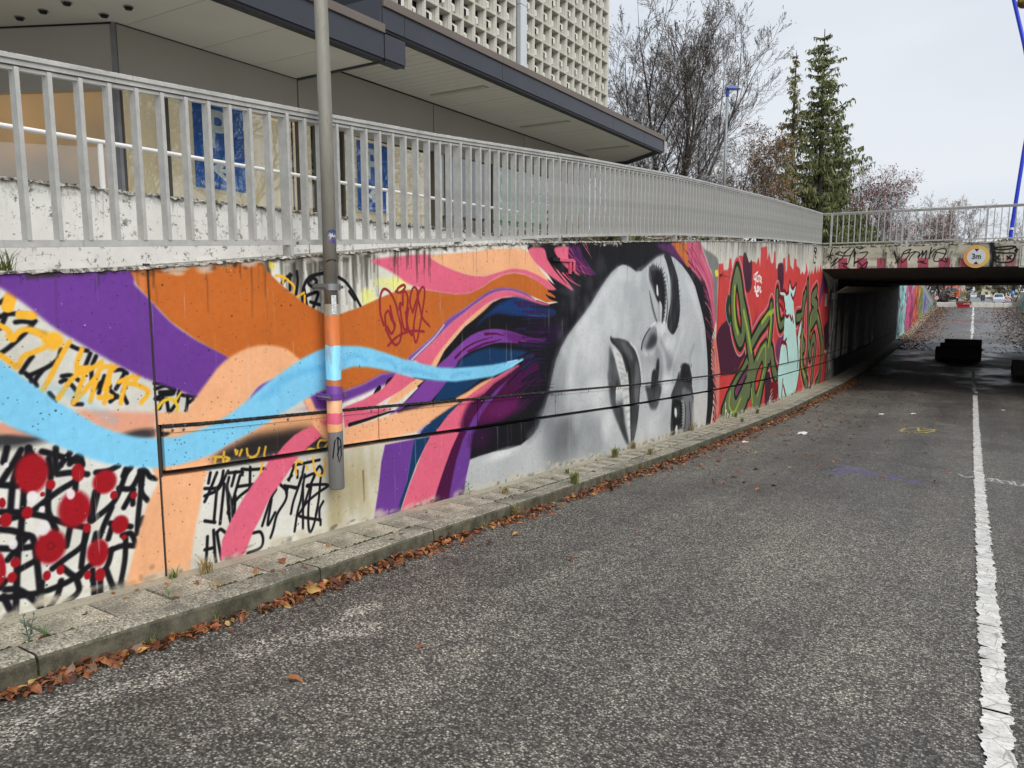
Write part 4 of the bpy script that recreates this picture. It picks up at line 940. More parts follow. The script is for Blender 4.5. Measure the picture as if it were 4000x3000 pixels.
S|1a1a20|0.0338844,0.008,0.75,0.004|12485,-358,12762,-492,12970,-694
S|1a1a20|0.0300838,0.008,0.75,0.004|12535,-583,12815,-722,13025,-929
S|1a1a20|0.0263209,0.008,0.75,0.004|12634,-816,12918,-962,13131,-1174
S|1a1a20|0.0248776,0.008,0.75,0.004|12444,-123,12719,-252,12925,-449
S|1a1a20|0.0208885,0.008,0.75,0.004|12224,143,12490,22,12688,-168
S|1a1a20|0.0186396,0.008,0.75,0.004|12499,-440,12777,-576,12985,-779
S|1a1a20|0.0179908,0.008,0.75,0.004|12479,-311,12757,-444,12964,-645
S|1a1a20|0.0240848,0.008,0.75,0.004|12246,116,12513,-6,12713,-196
S|c8506c|0.0178277,0.008,0.75,0.004|11631,493,11874,383,12055,208
S|1a1a20|0.0279918,0.008,0.75,0.004|12195,175,12460,54,12658,-134
S|8a3060|0.0279497,0.008,0.75,0.004|12309,40,12579,-85,12780,-277
S|8a3060|0.0306442,0.008,0.75,0.004|12356,-17,12627,-143,12830,-337
S|1a1a20|0.0293167,0.008,0.75,0.004|12495,-405,12773,-541,12981,-743
S|c8506c|0.0265172,0.008,0.75,0.004|12508,-482,12787,-620,12996,-824
S|1a1a20|0.0203169,0.008,0.75,0.004|12270,84,12538,-39,12738,-230
S|40183a|0.0158422,0.008,0.75,0.004|12263,96,12531,-27,12731,-217
S|40183a|0.0289089,0.008,0.75,0.004|12415,-90,12689,-218,12893,-414
S|8a3060|0.0339009,0.008,0.75,0.004|12426,-106,12701,-234,12906,-431
S|1a1a20|0.0178033,0.008,0.7,0.006|13152,-1880,13414,-2100
S|1a1a20|0.0377487,0.008,0.7,0.006|13207,-1717,13340,-1919
S|c05a68|0.0247796,0.008,0.7,0.006|13160,-1563,13345,-1768
S|c05a68|0.0249605,0.008,0.7,0.006|13265,-2403,13353,-2606
S|c05a68|0.0212538,0.008,0.7,0.006|13170,-1641,13273,-1838
S|1a1a20|0.0251807,0.008,0.7,0.006|13300,-2215,13382,-2416
S|e09a90|0.030841,0.008,0.7,0.006|13240,-2239,13410,-2453
S|e09a90|0.0157543,0.008,0.7,0.006|13335,-2409,13447,-2617
S|1a1a20|0.0208449,0.008,0.7,0.006|13067,-1627,13366,-1846
S|8a3a50|0.0202973,0.008,0.7,0.006|13082,-1612,13370,-1829
S|8a3a50|0.0314378,0.008,0.7,0.006|13136,-2222,13356,-2443
S|8a3a50|0.0162652,0.008,0.7,0.006|13217,-1607,13338,-1807
S|c05a68|0.0154725,0.008,0.7,0.006|13177,-1798,13339,-2004
S|e09a90|0.0183589,0.008,0.7,0.006|13255,-1789,13372,-1990
S|1a1a20|0.0235898,0.008,0.7,0.006|13280,-2285,13445,-2500
S|1a1a20|0.0339212,0.008,0.7,0.006|13309,-2240,13385,-2440
S|1a1a20|0.0361313,0.008,0.7,0.006|13254,-1926,13341,-2125
S|8a3a50|0.0284359,0.008,0.7,0.006|13210,-2131,13415,-2348
S|8a3a50|0.0339275,0.008,0.7,0.006|13138,-1853,13340,-2064
S|c05a68|0.0214157,0.008,0.7,0.006|13170,-1836,13267,-2034
S|8a3a50|0.0205962,0.008,0.7,0.006|13238,-2271,13414,-2486
S|c05a68|0.0363851,0.008,0.7,0.006|13080,-1453,13280,-1658
P|7d7d7c|0.03,1|12129,762,12313,666,12678,620,13128,494,13153,58,13175,-596,13043,-428,12831,216,12598,399
L|cf4543|0.02,1|13158,441,13446,460,13497,343,13700,347,13795,383,13840,563,13965,561,14029,384,14345,435,14377,618,14650,644,14797,641,14848,478,15424,552,15707,561,15831,517,15967,641,16047,644,16170,454,16169,866,16713,922,16780,619,16920,801,17054,679,17165,568,17366,587,17385,841,17535,847,17659,464,18312,501,18353,725,18582,733,18722,391,18851,464,18872,848,19045,855,19189,584,19562,479,19637,769,19917,750,19970,591,20392,527,20507,373,20764,469,20978,381,21181,477,21228,732,21434,520,21615,350,21685,532,21929,397,22084,534,22335,403,22581,692,22879,435,22994,687,23211,475,23373,714,23666,535,24524,304,25040,57,25467,-830,25426,-2504,25377,-3048,22178,-2915,17806,-2757,13591,-2490,13292,-2465,13200,-2478,13397,-2441,13500,-2179,13488,-1747,13452,-1451,13293,-1101,13154,-892,13175,-596,13181,58,13166,415
P|4c2236|0.012,1|14781,633,14943,719,15119,623,15271,524,15418,587,15510,485,15518,202,15507,37,15245,-68,14979,24,14837,263
P|4c2236|0.012,1|17817,507,18101,608,18428,550,18513,154,18421,-12,18175,-39,17973,42
L|4c2236|0.02,1|13173,-859,13300,-719,13473,-642,13820,-569,14138,-702,14430,-1042,14868,-1115,15229,-1139,15454,-1394,15481,-1270,15258,-1325,14919,-1464,14599,-1645,13553,-1576,13412,-1336,13218,-941
L|4c2236|0.02,1|17091,-2019,17285,-1851,17769,-1952,18418,-2128,17806,-2757,17104,-2701
P|7a3a60|0.012,1|14576,-2083,14596,-1922,14798,-1828,15389,-1576,15499,-1683,15166,-1915,14836,-2091
P|7a3a60|0.012,1|17938,-1589,18107,-1215,18689,-966,18846,-1087,18542,-1494,18343,-1761
L|4c2236|0.02,1|24564,-1163,24954,-1034,25404,-1051,25772,-1821,25268,-2012,24750,-1755
P|5a3a66|0.06,0.8|23573,54,23869,401,24524,304,24820,56,23949,-189,23385,-630
P|7a3a60|0.03,1|16165,-392,15991,-547,15736,-782,15663,-924,15916,-692
S|c4a6b4|0.64,0.02,0.9,0.64|14388,311,14214,34,14194,-229,14325,-587,14573,-868,14835,-1009,15011,-891,14972,-517,14768,-146,14550,169,14388,311
S|c4a6b4|0.68,0.02,0.9,0.68|14882,-330,15255,-714,15522,-1109,15565,-1203,15815,-1565
S|c4a6b4|0.6,0.02,0.9,0.6|15699,-1145,16348,-859,16955,-679,17362,-457
S|c4a6b4|0.64,0.02,0.9,0.64|17352,-404,17419,-749,17362,-1170,17341,-1542,17548,-1417,17863,-1823,18148,-2030
S|c4a6b4|0.56,0.02,0.9,0.56|17898,-65,17953,-335,18107,-611,18383,-855,18718,-798
S|c4a6b4|0.59,0.02,0.9,0.59|21351,-108,21112,-450,21014,-697,20322,-737
S|c4a6b4|0.5,0.02,0.9,0.5|21585,208,21757,-430,22048,-1251,22073,-1541,22040,-2067,21900,-2517
S|c4a6b4|0.62,0.02,0.9,0.62|21145,-263,21062,-886,21185,-1365,21485,-1576,21174,-1643,21365,-2074,21900,-2517,22204,-2683
S|c4a6b4|0.64,0.02,0.9,0.64|22926,-48,22347,-276,23150,-489,22386,-738,22279,-998,22709,-915,23230,-763,23709,-1056,24263,-1544,24482,-1919,24389,-1614,24398,-2121,24196,-2683,23662,-2913
S|c4a6b4|0.62,0.02,0.9,0.62|22198,-1028,22138,-1454,22271,-1619,22529,-1906,22609,-1541,22937,-1390,23219,-1716,23059,-2153,22910,-2622
S|cf4543|0.57,0.01,1,0.57|14388,311,14214,34,14194,-229,14325,-587,14573,-868,14835,-1009,15011,-891,14972,-517,14768,-146,14550,169,14388,311
S|cf4543|0.61,0.01,1,0.61|14882,-330,15255,-714,15522,-1109,15565,-1203,15815,-1565
S|cf4543|0.53,0.01,1,0.53|15699,-1145,16348,-859,16955,-679,17362,-457
S|cf4543|0.57,0.01,1,0.57|17352,-404,17419,-749,17362,-1170,17341,-1542,17548,-1417,17863,-1823,18148,-2030
S|cf4543|0.49,0.01,1,0.49|17898,-65,17953,-335,18107,-611,18383,-855,18718,-798
S|cf4543|0.52,0.01,1,0.52|21351,-108,21112,-450,21014,-697,20322,-737
S|cf4543|0.43,0.01,1,0.43|21585,208,21757,-430,22048,-1251,22073,-1541,22040,-2067,21900,-2517
S|cf4543|0.55,0.01,1,0.55|21145,-263,21062,-886,21185,-1365,21485,-1576,21174,-1643,21365,-2074,21900,-2517,22204,-2683
S|cf4543|0.57,0.01,1,0.57|22926,-48,22347,-276,23150,-489,22386,-738,22279,-998,22709,-915,23230,-763,23709,-1056,24263,-1544,24482,-1919,24389,-1614,24398,-2121,24196,-2683,23662,-2913
S|cf4543|0.55,0.01,1,0.55|22198,-1028,22138,-1454,22271,-1619,22529,-1906,22609,-1541,22937,-1390,23219,-1716,23059,-2153,22910,-2622
L|122a1a|0.01,1|13588,-2467,13613,-2184,13944,-1938,14479,-1690,15053,-1463,15301,-1305,15481,-1270,15853,-1617,16036,-1409,16457,-1187,17024,-1053,17351,-1296,17418,-1649,17272,-1903,17054,-2121,16670,-2707,15552,-2622,14060,-2517
S|122a1a|0.45,0.01,1,0.45|14388,311,14214,34,14194,-229,14325,-587,14573,-868,14835,-1009,15011,-891,14972,-517,14768,-146,14550,169,14388,311
S|122a1a|0.49,0.01,1,0.49|14882,-330,15255,-714,15522,-1109,15565,-1203,15815,-1565
S|122a1a|0.41,0.01,1,0.41|15699,-1145,16348,-859,16955,-679,17362,-457
S|122a1a|0.45,0.01,1,0.45|17352,-404,17419,-749,17362,-1170,17341,-1542,17548,-1417,17863,-1823,18148,-2030
S|122a1a|0.37,0.01,1,0.37|17898,-65,17953,-335,18107,-611,18383,-855,18718,-798
S|122a1a|0.4,0.01,1,0.4|21351,-108,21112,-450,21014,-697,20322,-737
S|122a1a|0.31,0.01,1,0.31|21585,208,21757,-430,22048,-1251,22073,-1541,22040,-2067,21900,-2517
S|122a1a|0.43,0.01,1,0.43|21145,-263,21062,-886,21185,-1365,21485,-1576,21174,-1643,21365,-2074,21900,-2517,22204,-2683
S|122a1a|0.45,0.01,1,0.45|22926,-48,22347,-276,23150,-489,22386,-738,22279,-998,22709,-915,23230,-763,23709,-1056,24263,-1544,24482,-1919,24389,-1614,24398,-2121,24196,-2683,23662,-2913
S|122a1a|0.43,0.01,1,0.43|22198,-1028,22138,-1454,22271,-1619,22529,-1906,22609,-1541,22937,-1390,23219,-1716,23059,-2153,22910,-2622
S|6a7652|0.26,0.01,1,0.26|14388,311,14214,34,14194,-229,14325,-587,14573,-868,14835,-1009,15011,-891,14972,-517,14768,-146,14550,169,14388,311
S|6a7652|0.3,0.01,1,0.3|14882,-330,15255,-714,15522,-1109,15565,-1203,15815,-1565
S|6a7652|0.22,0.01,1,0.22|15699,-1145,16348,-859,16955,-679,17362,-457
S|6a7652|0.26,0.01,1,0.26|17352,-404,17419,-749,17362,-1170,17341,-1542,17548,-1417,17863,-1823,18148,-2030
S|6a7652|0.18,0.01,1,0.18|17898,-65,17953,-335,18107,-611,18383,-855,18718,-798
S|6a7652|0.21,0.01,1,0.21|21351,-108,21112,-450,21014,-697,20322,-737
S|6a7652|0.12,0.01,1,0.12|21585,208,21757,-430,22048,-1251,22073,-1541,22040,-2067,21900,-2517
S|6a7652|0.24,0.01,1,0.24|21145,-263,21062,-886,21185,-1365,21485,-1576,21174,-1643,21365,-2074,21900,-2517,22204,-2683
S|6a7652|0.26,0.01,1,0.26|22926,-48,22347,-276,23150,-489,22386,-738,22279,-998,22709,-915,23230,-763,23709,-1056,24263,-1544,24482,-1919,24389,-1614,24398,-2121,24196,-2683,23662,-2913
S|6a7652|0.24,0.01,1,0.24|22198,-1028,22138,-1454,22271,-1619,22529,-1906,22609,-1541,22937,-1390,23219,-1716,23059,-2153,22910,-2622
L|6a7652|0.01,1|13679,-2470,13724,-2221,14028,-1970,14570,-1734,15149,-1507,15377,-1382,15826,-1689,16095,-1463,16469,-1251,17014,-1117,17225,-1288,17267,-1636,17123,-1889,16886,-2103,16561,-2691,15694,-2618,15839,-2313,15589,-2256,15130,-2585,14140,-2518
P|cf4543|0.012,1|16684,-1575,16398,-1742,16186,-2001,16293,-2217,16594,-1967,16770,-1699
S|122a1a|0.07,0.008,1,0.07|16684,-1575,16398,-1742,16155,-1997,16275,-2227,16594,-1967,16792,-1701,16684,-1575
P|7a3a60|0.012,1|15480,-1560,14965,-1775,14600,-1946,14668,-2129,14952,-1986,15329,-1788,15539,-1638
S|122a1a|0.08,0.008,1,0.08|15480,-1560,14920,-1770,14543,-1962,14652,-2139,14981,-2001,15420,-1773
S|122a1a|0.1,0.008,1,0.1|15831,-1963,15736,-2275,15130,-2585
L|cf4543|0.006,1|15805,-2283,15910,-2447,15645,-2611,15360,-2594,15605,-2357
S|a3bd3e|0.1,0.02,0.9,0.1|14279,34,14287,-319,14414,-635,14613,-848
S|a3bd3e|0.1,0.02,0.9,0.1|14985,-425,15370,-861,15723,-1293
S|a3bd3e|0.1,0.02,0.9,0.1|16531,-715,17149,-530,17398,-642,17296,-1008,17232,-1268
S|a3bd3e|0.06,0.02,0.9,0.06|17928,-335,18203,-778
S|a3bd3e|0.07,0.02,0.9,0.07|21276,-1085,21092,-1637,21382,-2140,21882,-2449
S|a3bd3e|0.05,0.02,0.9,0.05|23426,-769,24059,-1212,24533,-1741,24518,-1695,24533,-2424
S|a3bd3e|0.06,0.02,0.9,0.06|16254,-1501,16635,-1301,16949,-1244,17022,-1642,16757,-1984,16391,-2305
S|a3bd3e|0.06,0.02,0.9,0.06|14229,-1972,14181,-2216,14537,-2404,15026,-2186
S|a3bd3e|0.06,0.02,0.9,0.06|15852,-2089,16002,-2409
S|a3bd3e|0.05,0.02,0.9,0.05|22215,-766,22262,-1262
S|a3bd3e|0.12,0.02,0.9,0.12|17601,-489,17263,-533
S|1a4228|0.2,0.008,1,0.2|13873,-203,13815,-353,13871,-484,14004,-598
S|9aa0c0|0.03,0.01,0.8,0.03|13763,-138,13694,-308,13781,-503,13973,-662,14087,-623
L|bfe6e0|0.008,1|18234,-25,18685,-40,18967,-120,19137,30,19235,202,19434,60,19698,22,20033,150,19916,-101,19733,-247,19963,-606,20244,-1037,20503,-1480,20551,-1174,20789,-876,21030,-760,20949,-1070,20858,-1660,20969,-1786,20984,-2168,20772,-2590,20442,-2819,20116,-2701,19488,-2782,19002,-2744,18538,-2713,17798,-2714,17537,-2583,17718,-2303,17992,-2168,18319,-2259,18336,-1725,18536,-1346,18818,-1264,18732,-1046,18829,-1315,18811,-801,18840,-632,18791,-405,18597,-234,18197,-148,18143,-66
S|7c1522|0.085,0.01,1,0.085|18234,-25,18685,-40,18967,-120,19137,30,19235,202,19434,60,19698,22,20033,150,19916,-101,19733,-247
S|7c1522|0.085,0.01,1,0.085|18143,-66,18197,-148,18597,-234,18791,-405,18874,-605,19089,-668,19289,-646
S|7c1522|0.085,0.01,1,0.085|18141,-175,18107,-310,18375,-397,18657,-515,18688,-656
S|7c1522|0.085,0.01,1,0.085|19082,-27,19159,-69,19030,-97
S|7c1522|0.085,0.01,1,0.085|19446,-114,19640,-217,19733,-247
S|7c1522|0.085,0.01,1,0.085|18922,-521,18925,-535
S|7c1522|0.085,0.01,1,0.085|19429,-650,19670,-775
S|7c1522|0.085,0.01,1,0.085|19721,-688,19902,-843
S|7c1522|0.085,0.01,1,0.085|20465,-1324,20686,-965,21030,-760,20997,-947,21095,-1013,20843,-1283
S|7c1522|0.085,0.01,1,0.085|18829,-1315,19143,-1218
S|7c1522|0.085,0.01,1,0.085|18778,-1262,18536,-1346,18400,-1730,18348,-2092,18520,-2624
S|7c1522|0.085,0.01,1,0.085|18821,-1279,19180,-1387,19484,-1821
S|7c1522|0.085,0.01,1,0.085|18955,-2212,18921,-2675,19412,-2751,19056,-2369
S|7c1522|0.085,0.01,1,0.085|20418,-1130,20728,-1768,20726,-2081
S|7c1522|0.085,0.01,1,0.085|20969,-1786,20984,-2168,20772,-2590,20442,-2819
S|7c1522|0.085,0.01,1,0.085|20439,-2803,20199,-2742,20141,-2812
S|7c1522|0.12,0.008,1,0.05|18328,-2302,17874,-2183,17593,-2262
S|7c1522|0.12,0.008,1,0.05|18347,-2395,17892,-2273,17610,-2351
S|7c1522|0.12,0.008,1,0.05|18366,-2488,17909,-2364,17627,-2441
S|7c1522|0.12,0.008,1,0.05|18384,-2582,17927,-2455,17644,-2531
S|7c1522|0.12,0.008,1,0.05|18404,-2675,17945,-2547,17661,-2621
S|7c1522|0.09,0.008,1,0.01|18216,-175,18264,-285
S|7c1522|0.09,0.008,1,0.01|18316,-176,18388,-337
S|7c1522|0.09,0.008,1,0.01|18418,-177,18514,-389
S|7c1522|0.09,0.008,1,0.01|18520,-178,18641,-442
S|7c1522|0.09,0.008,1,0.01|18624,-179,18771,-495
S|7c1522|0.12,0.008,1,0.12|17789,-2671,18535,-2698,19084,-2813
S|efe6e4|0.05,0.008,1,0.05|15677,276,15718,205,15862,218
S|efe6e4|0.05,0.008,1,0.05|15852,278,15831,110
S|efe6e4|0.05,0.008,1,0.05|15750,301,15987,353
S|efe6e4|0.05,0.008,1,0.05|15950,280,15917,183,16018,172
S|efe6e4|0.05,0.008,1,0.05|16051,269,16070,160
S|efe6e4|0.05,0.008,1,0.05|16051,269,16170,283
S|efe6e4|0.05,0.008,1,0.05|16204,259,16189,173,16289,187
S|efe6e4|0.05,0.008,1,0.05|16235,260,16323,224,16270,174,16359,138
S|efe6e4|0.05,0.008,1,0.05|15839,62,15746,38,15896,14,15806,-34,15956,-47
S|efe6e4|0.05,0.008,1,0.05|15989,50,16089,50,15984,-35,16124,-35
S|efe6e4|0.05,0.008,1,0.05|16139,51,16134,-35,16243,39,16260,-60
S|efe6e4|0.05,0.008,1,0.05|16274,39,16270,-60,16359,-36
S|efe6e4|0.05,0.008,1,0.05|15915,-95,16012,-84,15970,-132,16121,-133
S|eee9e4|0.03,0.008,1,0.03|13931,-2138,13945,-2364,13927,-2407,14015,-2477,14058,-2381,13989,-2281,13945,-2364
S|eee9e4|0.03,0.008,1,0.03|14079,-2361,14094,-2477
S|eee9e4|0.03,0.008,1,0.03|14079,-2361,14164,-2396,14093,-2409,14175,-2478
S|eee9e4|0.03,0.008,1,0.03|14205,-2402,14198,-2470,14289,-2414,14300,-2497
S|eee9e4|0.03,0.008,1,0.03|14324,-2373,14295,-2461,14390,-2429,14366,-2379
S|eee9e4|0.03,0.008,1,0.03|14138,-2502,14344,-2519
S|d8cdd0|0.001,0.008,1,0.001|22143,1081,22302,1153,22582,1133,22514,1049,22241,1054
S|d8cdd0|0.001,0.008,1,0.001|22206,988,22323,766,22599,758
S|d8cdd0|0.001,0.008,1,0.001|22565,1002,22475,869
S|d8cdd0|0.001,0.008,1,0.001|22366,930,22643,924
S|14141a|0.05,0.008,1,0.05|22280,1104,22484,1155,22683,1105,22427,1036,22241,1054
S|14141a|0.05,0.008,1,0.05|22338,1154,22438,997
S|14141a|0.05,0.008,1,0.05|22272,942,22291,749,22565,748
S|14141a|0.05,0.008,1,0.05|22615,1021,22398,947,22657,875
S|c8c0b8|0.06,0.008,1,0.06|22562,-2688,22470,-2814,22713,-2910,22581,-2758
S|c8c0b8|0.06,0.008,1,0.06|22517,-2853,22798,-2886
S|c8c0b8|0.06,0.008,1,0.06|24916,-1941,25703,-1959,25859,-2084
S|c8c0b8|0.06,0.008,1,0.06|25052,-2024,25728,-2036
S|c8c0b8|0.06,0.008,1,0.06|25349,-2610,25514,-2778,25542,-2515
S|e8d83a|0.08,0.008,1,0.08|13000,295,13104,301
S|e8d83a|0.08,0.008,1,0.08|13040,256,13123,267
B|e8a030|0.5,1|13036,-1022,71,21
"""
BEAM = """
L|a8485c|0.004,0.9|-3422,902,-3178,896,-3161,580,-3405,583
L|a8485c|0.004,0.9|-2920,891,-2650,885,-2632,572,-2903,576
L|a8485c|0.004,0.9|-2398,880,-2181,875,-2164,566,-2381,569
L|a8485c|0.004,0.9|-1890,869,-1627,863,-1609,558,-1872,562
L|a8485c|0.004,0.9|-1373,857,-1114,852,-1096,551,-1355,554
L|a8485c|0.004,0.9|-867,847,-603,841,-584,544,-848,547
L|a8485c|0.004,0.9|-359,836,-130,831,-110,537,-340,540
L|a8485c|0.004,0.9|-666,871,-603,870,-584,565,-646,566
L|a8485c|0.004,0.9|332,701,410,699,421,538,343,539
L|a8485c|0.004,0.6|667,842,900,812,905,544,689,535
S|14141a|0.028,0.006,0.95,0.028|-3737,940,-3656,973,-3558,989
S|14141a|0.028,0.006,0.95,0.028|-3601,1182,-3642,1026,-3683,851
S|14141a|0.028,0.006,0.95,0.028|-3625,1008,-3655,956,-3602,877
S|14141a|0.028,0.006,0.95,0.028|-3463,1056,-3383,1089,-3283,1052,-3112,1186,-3205,1102,-3279,982,-3197,963
S|14141a|0.028,0.006,0.95,0.028|-3591,674,-3439,916,-3611,744
S|14141a|0.028,0.006,0.95,0.028|-3591,667,-3417,811,-3294,948,-3494,1022,-3430,1055
S|14141a|0.028,0.006,0.95,0.028|-3262,964,-3101,978,-3014,1148,-3099,943,-3138,771
S|14141a|0.028,0.006,0.95,0.028|-2999,1165,-3003,941,-2960,1043
S|14141a|0.028,0.006,0.95,0.028|-2823,1160,-2920,1180,-2953,1215,-2858,1213,-2776,1176,-2870,1144
S|14141a|0.028,0.006,0.95,0.028|-2848,1041,-2659,1063,-2716,934,-2929,767,-2992,751,-2899,801,-2762,626,-2825,610
S|14141a|0.028,0.006,0.95,0.028|-2978,1078,-2988,664
S|14141a|0.028,0.006,0.95,0.028|-2765,678,-2644,779,-2655,693,-2713,608,-2826,627
S|14141a|0.028,0.006,0.95,0.028|-3316,756,-3153,736,-3280,686,-3113,596
S|14141a|0.028,0.006,0.95,0.028|-1963,1069,-1925,950,-1893,916
S|14141a|0.028,0.006,0.95,0.028|-1872,814,-1928,731
S|14141a|0.028,0.006,0.95,0.028|-1843,847,-1772,913,-1719,1046,-1558,1108,-1642,1010,-1730,979,-1582,1009,-1662,844,-1746,745,-1781,813
S|14141a|0.028,0.006,0.95,0.028|-1552,1008,-1435,1038,-1546,908,-1585,809
S|14141a|0.028,0.006,0.95,0.028|-1435,1038,-1344,1003,-1365,871,-1257,1034,-1277,869
S|14141a|0.028,0.006,0.95,0.028|-1373,754,-1212,768,-1299,753,-1163,701
S|14141a|0.028,0.006,0.95,0.028|-1274,1067,-1251,934,-1171,1064,-1186,834
S|14141a|0.028,0.006,0.95,0.028|-1060,1143,-1098,832
S|14141a|0.028,0.006,0.95,0.028|-1077,963,-1011,1060,-969,1092
S|14141a|0.028,0.006,0.95,0.028|-1015,896,-938,1058,-740,1101,-704,986,-806,793,-949,763,-982,829,-934,992
S|14141a|0.028,0.006,0.95,0.028|-965,1026,-702,954
S|14141a|0.028,0.006,0.95,0.028|-806,793,-674,741,-710,856
S|14141a|0.028,0.006,0.95,0.028|-1975,1019,-1868,747
S|14141a|0.028,0.006,0.95,0.028|-1843,847,-1867,730
S|14141a|0.04,0.006,0.95,0.04|390,1082,524,1103,689,1122,843,1118,855,1093,715,1048,487,1042,390,1082
S|14141a|0.04,0.006,0.95,0.04|379,935,408,966,618,946,825,941,870,886,838,765,759,705,552,709,422,761,379,935
S|14141a|0.04,0.006,0.95,0.04|446,871,525,783
S|14141a|0.04,0.006,0.95,0.04|519,882,452,785
S|14141a|0.04,0.006,0.95,0.04|696,866,784,790
S|14141a|0.04,0.006,0.95,0.04|789,876,712,792
S|14141a|0.04,0.006,0.95,0.04|860,1020,921,1030
S|14141a|0.04,0.006,0.95,0.04|888,1068,896,958
S|14141a|0.04,0.006,0.95,0.04|867,983,912,1019
"""
# ---------------- painted surfaces ----------------
def weather(cv, n, s0, s1, edge, col=(60, 58, 52), lmin=.1, lmax=.7, al=.5, wmax=.03, up=False):
    for _ in range(n):
        s = RNG.uniform(s0, s1); z = edge(s)+.02; L = RNG.uniform(lmin, lmax)*RNG.uniform(.3, 1)
        d = 1 if up else -1; w = RNG.uniform(.006, wmax)
        k = 5; zs = np.linspace(z, z+d*L, k); xs = s+np.cumsum(RNG.normal(0, .004, k))
        cv.stroke(np.stack([xs, zs], 1), col, w, .012, al*RNG.uniform(.3, 1), w*.3)
def scum(cv, n, s0, s1, edge, h, col, al=.6, r=.03):
    for _ in range(n):
        s = RNG.uniform(s0, s1); z = edge(s)+abs(RNG.normal(0, abs(h)))*(1 if h > 0 else -1)
        cv.blob(s, z, r*RNG.uniform(.4, 2.2), r*RNG.uniform(.3, 1.1), col, .9, al*RNG.uniform(.3, 1))
def specks(cv, n, col, dark=True, s0=None, s1=None):
    r = RNG.integers(1, cv.h-3, n); c = RNG.integers(1, cv.w-3, n)
    for dy, dx in ((0, 0), (0, 1), (1, 0), (1, 1)):
        k = RNG.random(n) < (1.0 if dy+dx == 0 else .45)
        cv.c[r[k]+dy, c[k]+dx] = cv.c[r[k]+dy, c[k]+dx]*.35+np.array(col, np.float32)/255*.65
cv1 = Canvas(-3.2, 9.0, -2.35, 0.75, 280, (222, 221, 214))
cv2 = Canvas(9.0, 27.0, -3.2, 1.45, 130, (206, 204, 195))
for cv in (cv1, cv2):
    for _ in range(260): cv.blob(RNG.uniform(cv.a0, cv.a1), RNG.uniform(cv.b0, cv.b1), RNG.uniform(.05, .5), RNG.uniform(.05, .4), [(222, 221, 216), (186, 184, 174), (205, 200, 182)][RNG.integers(3)], 1, .35)
# stained bare concrete beside the pole and under the wall top
for _ in range(90):
    s = RNG.uniform(3.2, 4.3); w = RNG.uniform(.01, .04); cv1.stroke(np.array([[s, top(s)+.02], [s+RNG.normal(0, .01), top(s)-RNG.uniform(.1, .5)]]), (70, 68, 60), w, .02, RNG.uniform(.15, .6), w*.4)
for _ in range(40):
    s = RNG.uniform(3.75, 4.25); cv1.blob(s, RNG.uniform(-1.7, -1.25), RNG.uniform(.02, .1), RNG.uniform(.05, .2), (176, 164, 128), 1, .3)
cv1.stroke(np.array([[4.08, -1.37], [4.085, -1.6]]), (110, 84, 60), .02, .015, .7, .008)
for _ in range(14): cv2.blob(RNG.uniform(13.2, 24), RNG.uniform(.6, 1.2), .5, .3, (170, 168, 158), 1, .4)
paint(cv1, MURAL); paint(cv2, MURAL)
lo = lambda s: base(s)
weather(cv1, 170, -3, 9, top, (40, 36, 34), .04, .35, .45, .02)
weather(cv1, 60, 3.1, 5.0, top, (38, 36, 30), .1, .5, .5, .04)
scum(cv1, 420, -3, 9, top, -.02, (52, 48, 40), .7, .02); scum(cv1, 160, 2.5, 9, top, -.025, (222, 208, 196), .7, .025)
scum(cv1, 300, -3, 9, lo, .025, (196, 188, 170), .75, .03); scum(cv1, 120, -3, 9, lo, .02, (84, 80, 70), .5, .02)
weather(cv1, 60, 2.5, 9, lambda s: top(s)-RNG.uniform(.1, 1), (226, 220, 214), .1, .5, .25, .008)
weather(cv1, 50, 2.5, 9, lambda s: base(s)+.56, (226, 220, 214), .1, .4, .3, .008)
weather(cv2, 420, 13.4, 24.2, top, (70, 68, 62), .15, .7, .6, .05); weather(cv2, 200, 13.4, 24, top, (40, 40, 38), .1, .5, .5, .03)
weather(cv2, 120, 9, 13.4, top, (30, 28, 28), .1, .6, .5, .03); weather(cv2, 80, 9, 14, lambda s: top(s)-RNG.uniform(.1, 1.6), (226, 222, 216), .1, .5, .22, .012)
scum(cv2, 260, 9, 24, lo, .03, (190, 184, 168), .7, .05); scum(cv2, 120, 9, 24, lo, .03, (80, 76, 66), .5, .03)
# faint colour clouding of the sprayed face and hair
for _ in range(260):
    cv2.blob(RNG.uniform(9, 11.8), RNG.uniform(-2.1, .3), RNG.uniform(.04, .12), RNG.uniform(.04, .12), (236, 238, 240) if RNG.random() < .6 else (140, 144, 148), 1, .06)
    cv1.blob(RNG.uniform(7.2, 9), RNG.uniform(-1.9, .3), RNG.uniform(.04, .14), RNG.uniform(.04, .14), (236, 238, 240) if RNG.random() < .6 else (140, 144, 148), 1, .06)
specks(cv1, 2600, (22, 20, 20)); specks(cv2, 900, (30, 28, 28)); specks(cv1, 500, (235, 232, 228))
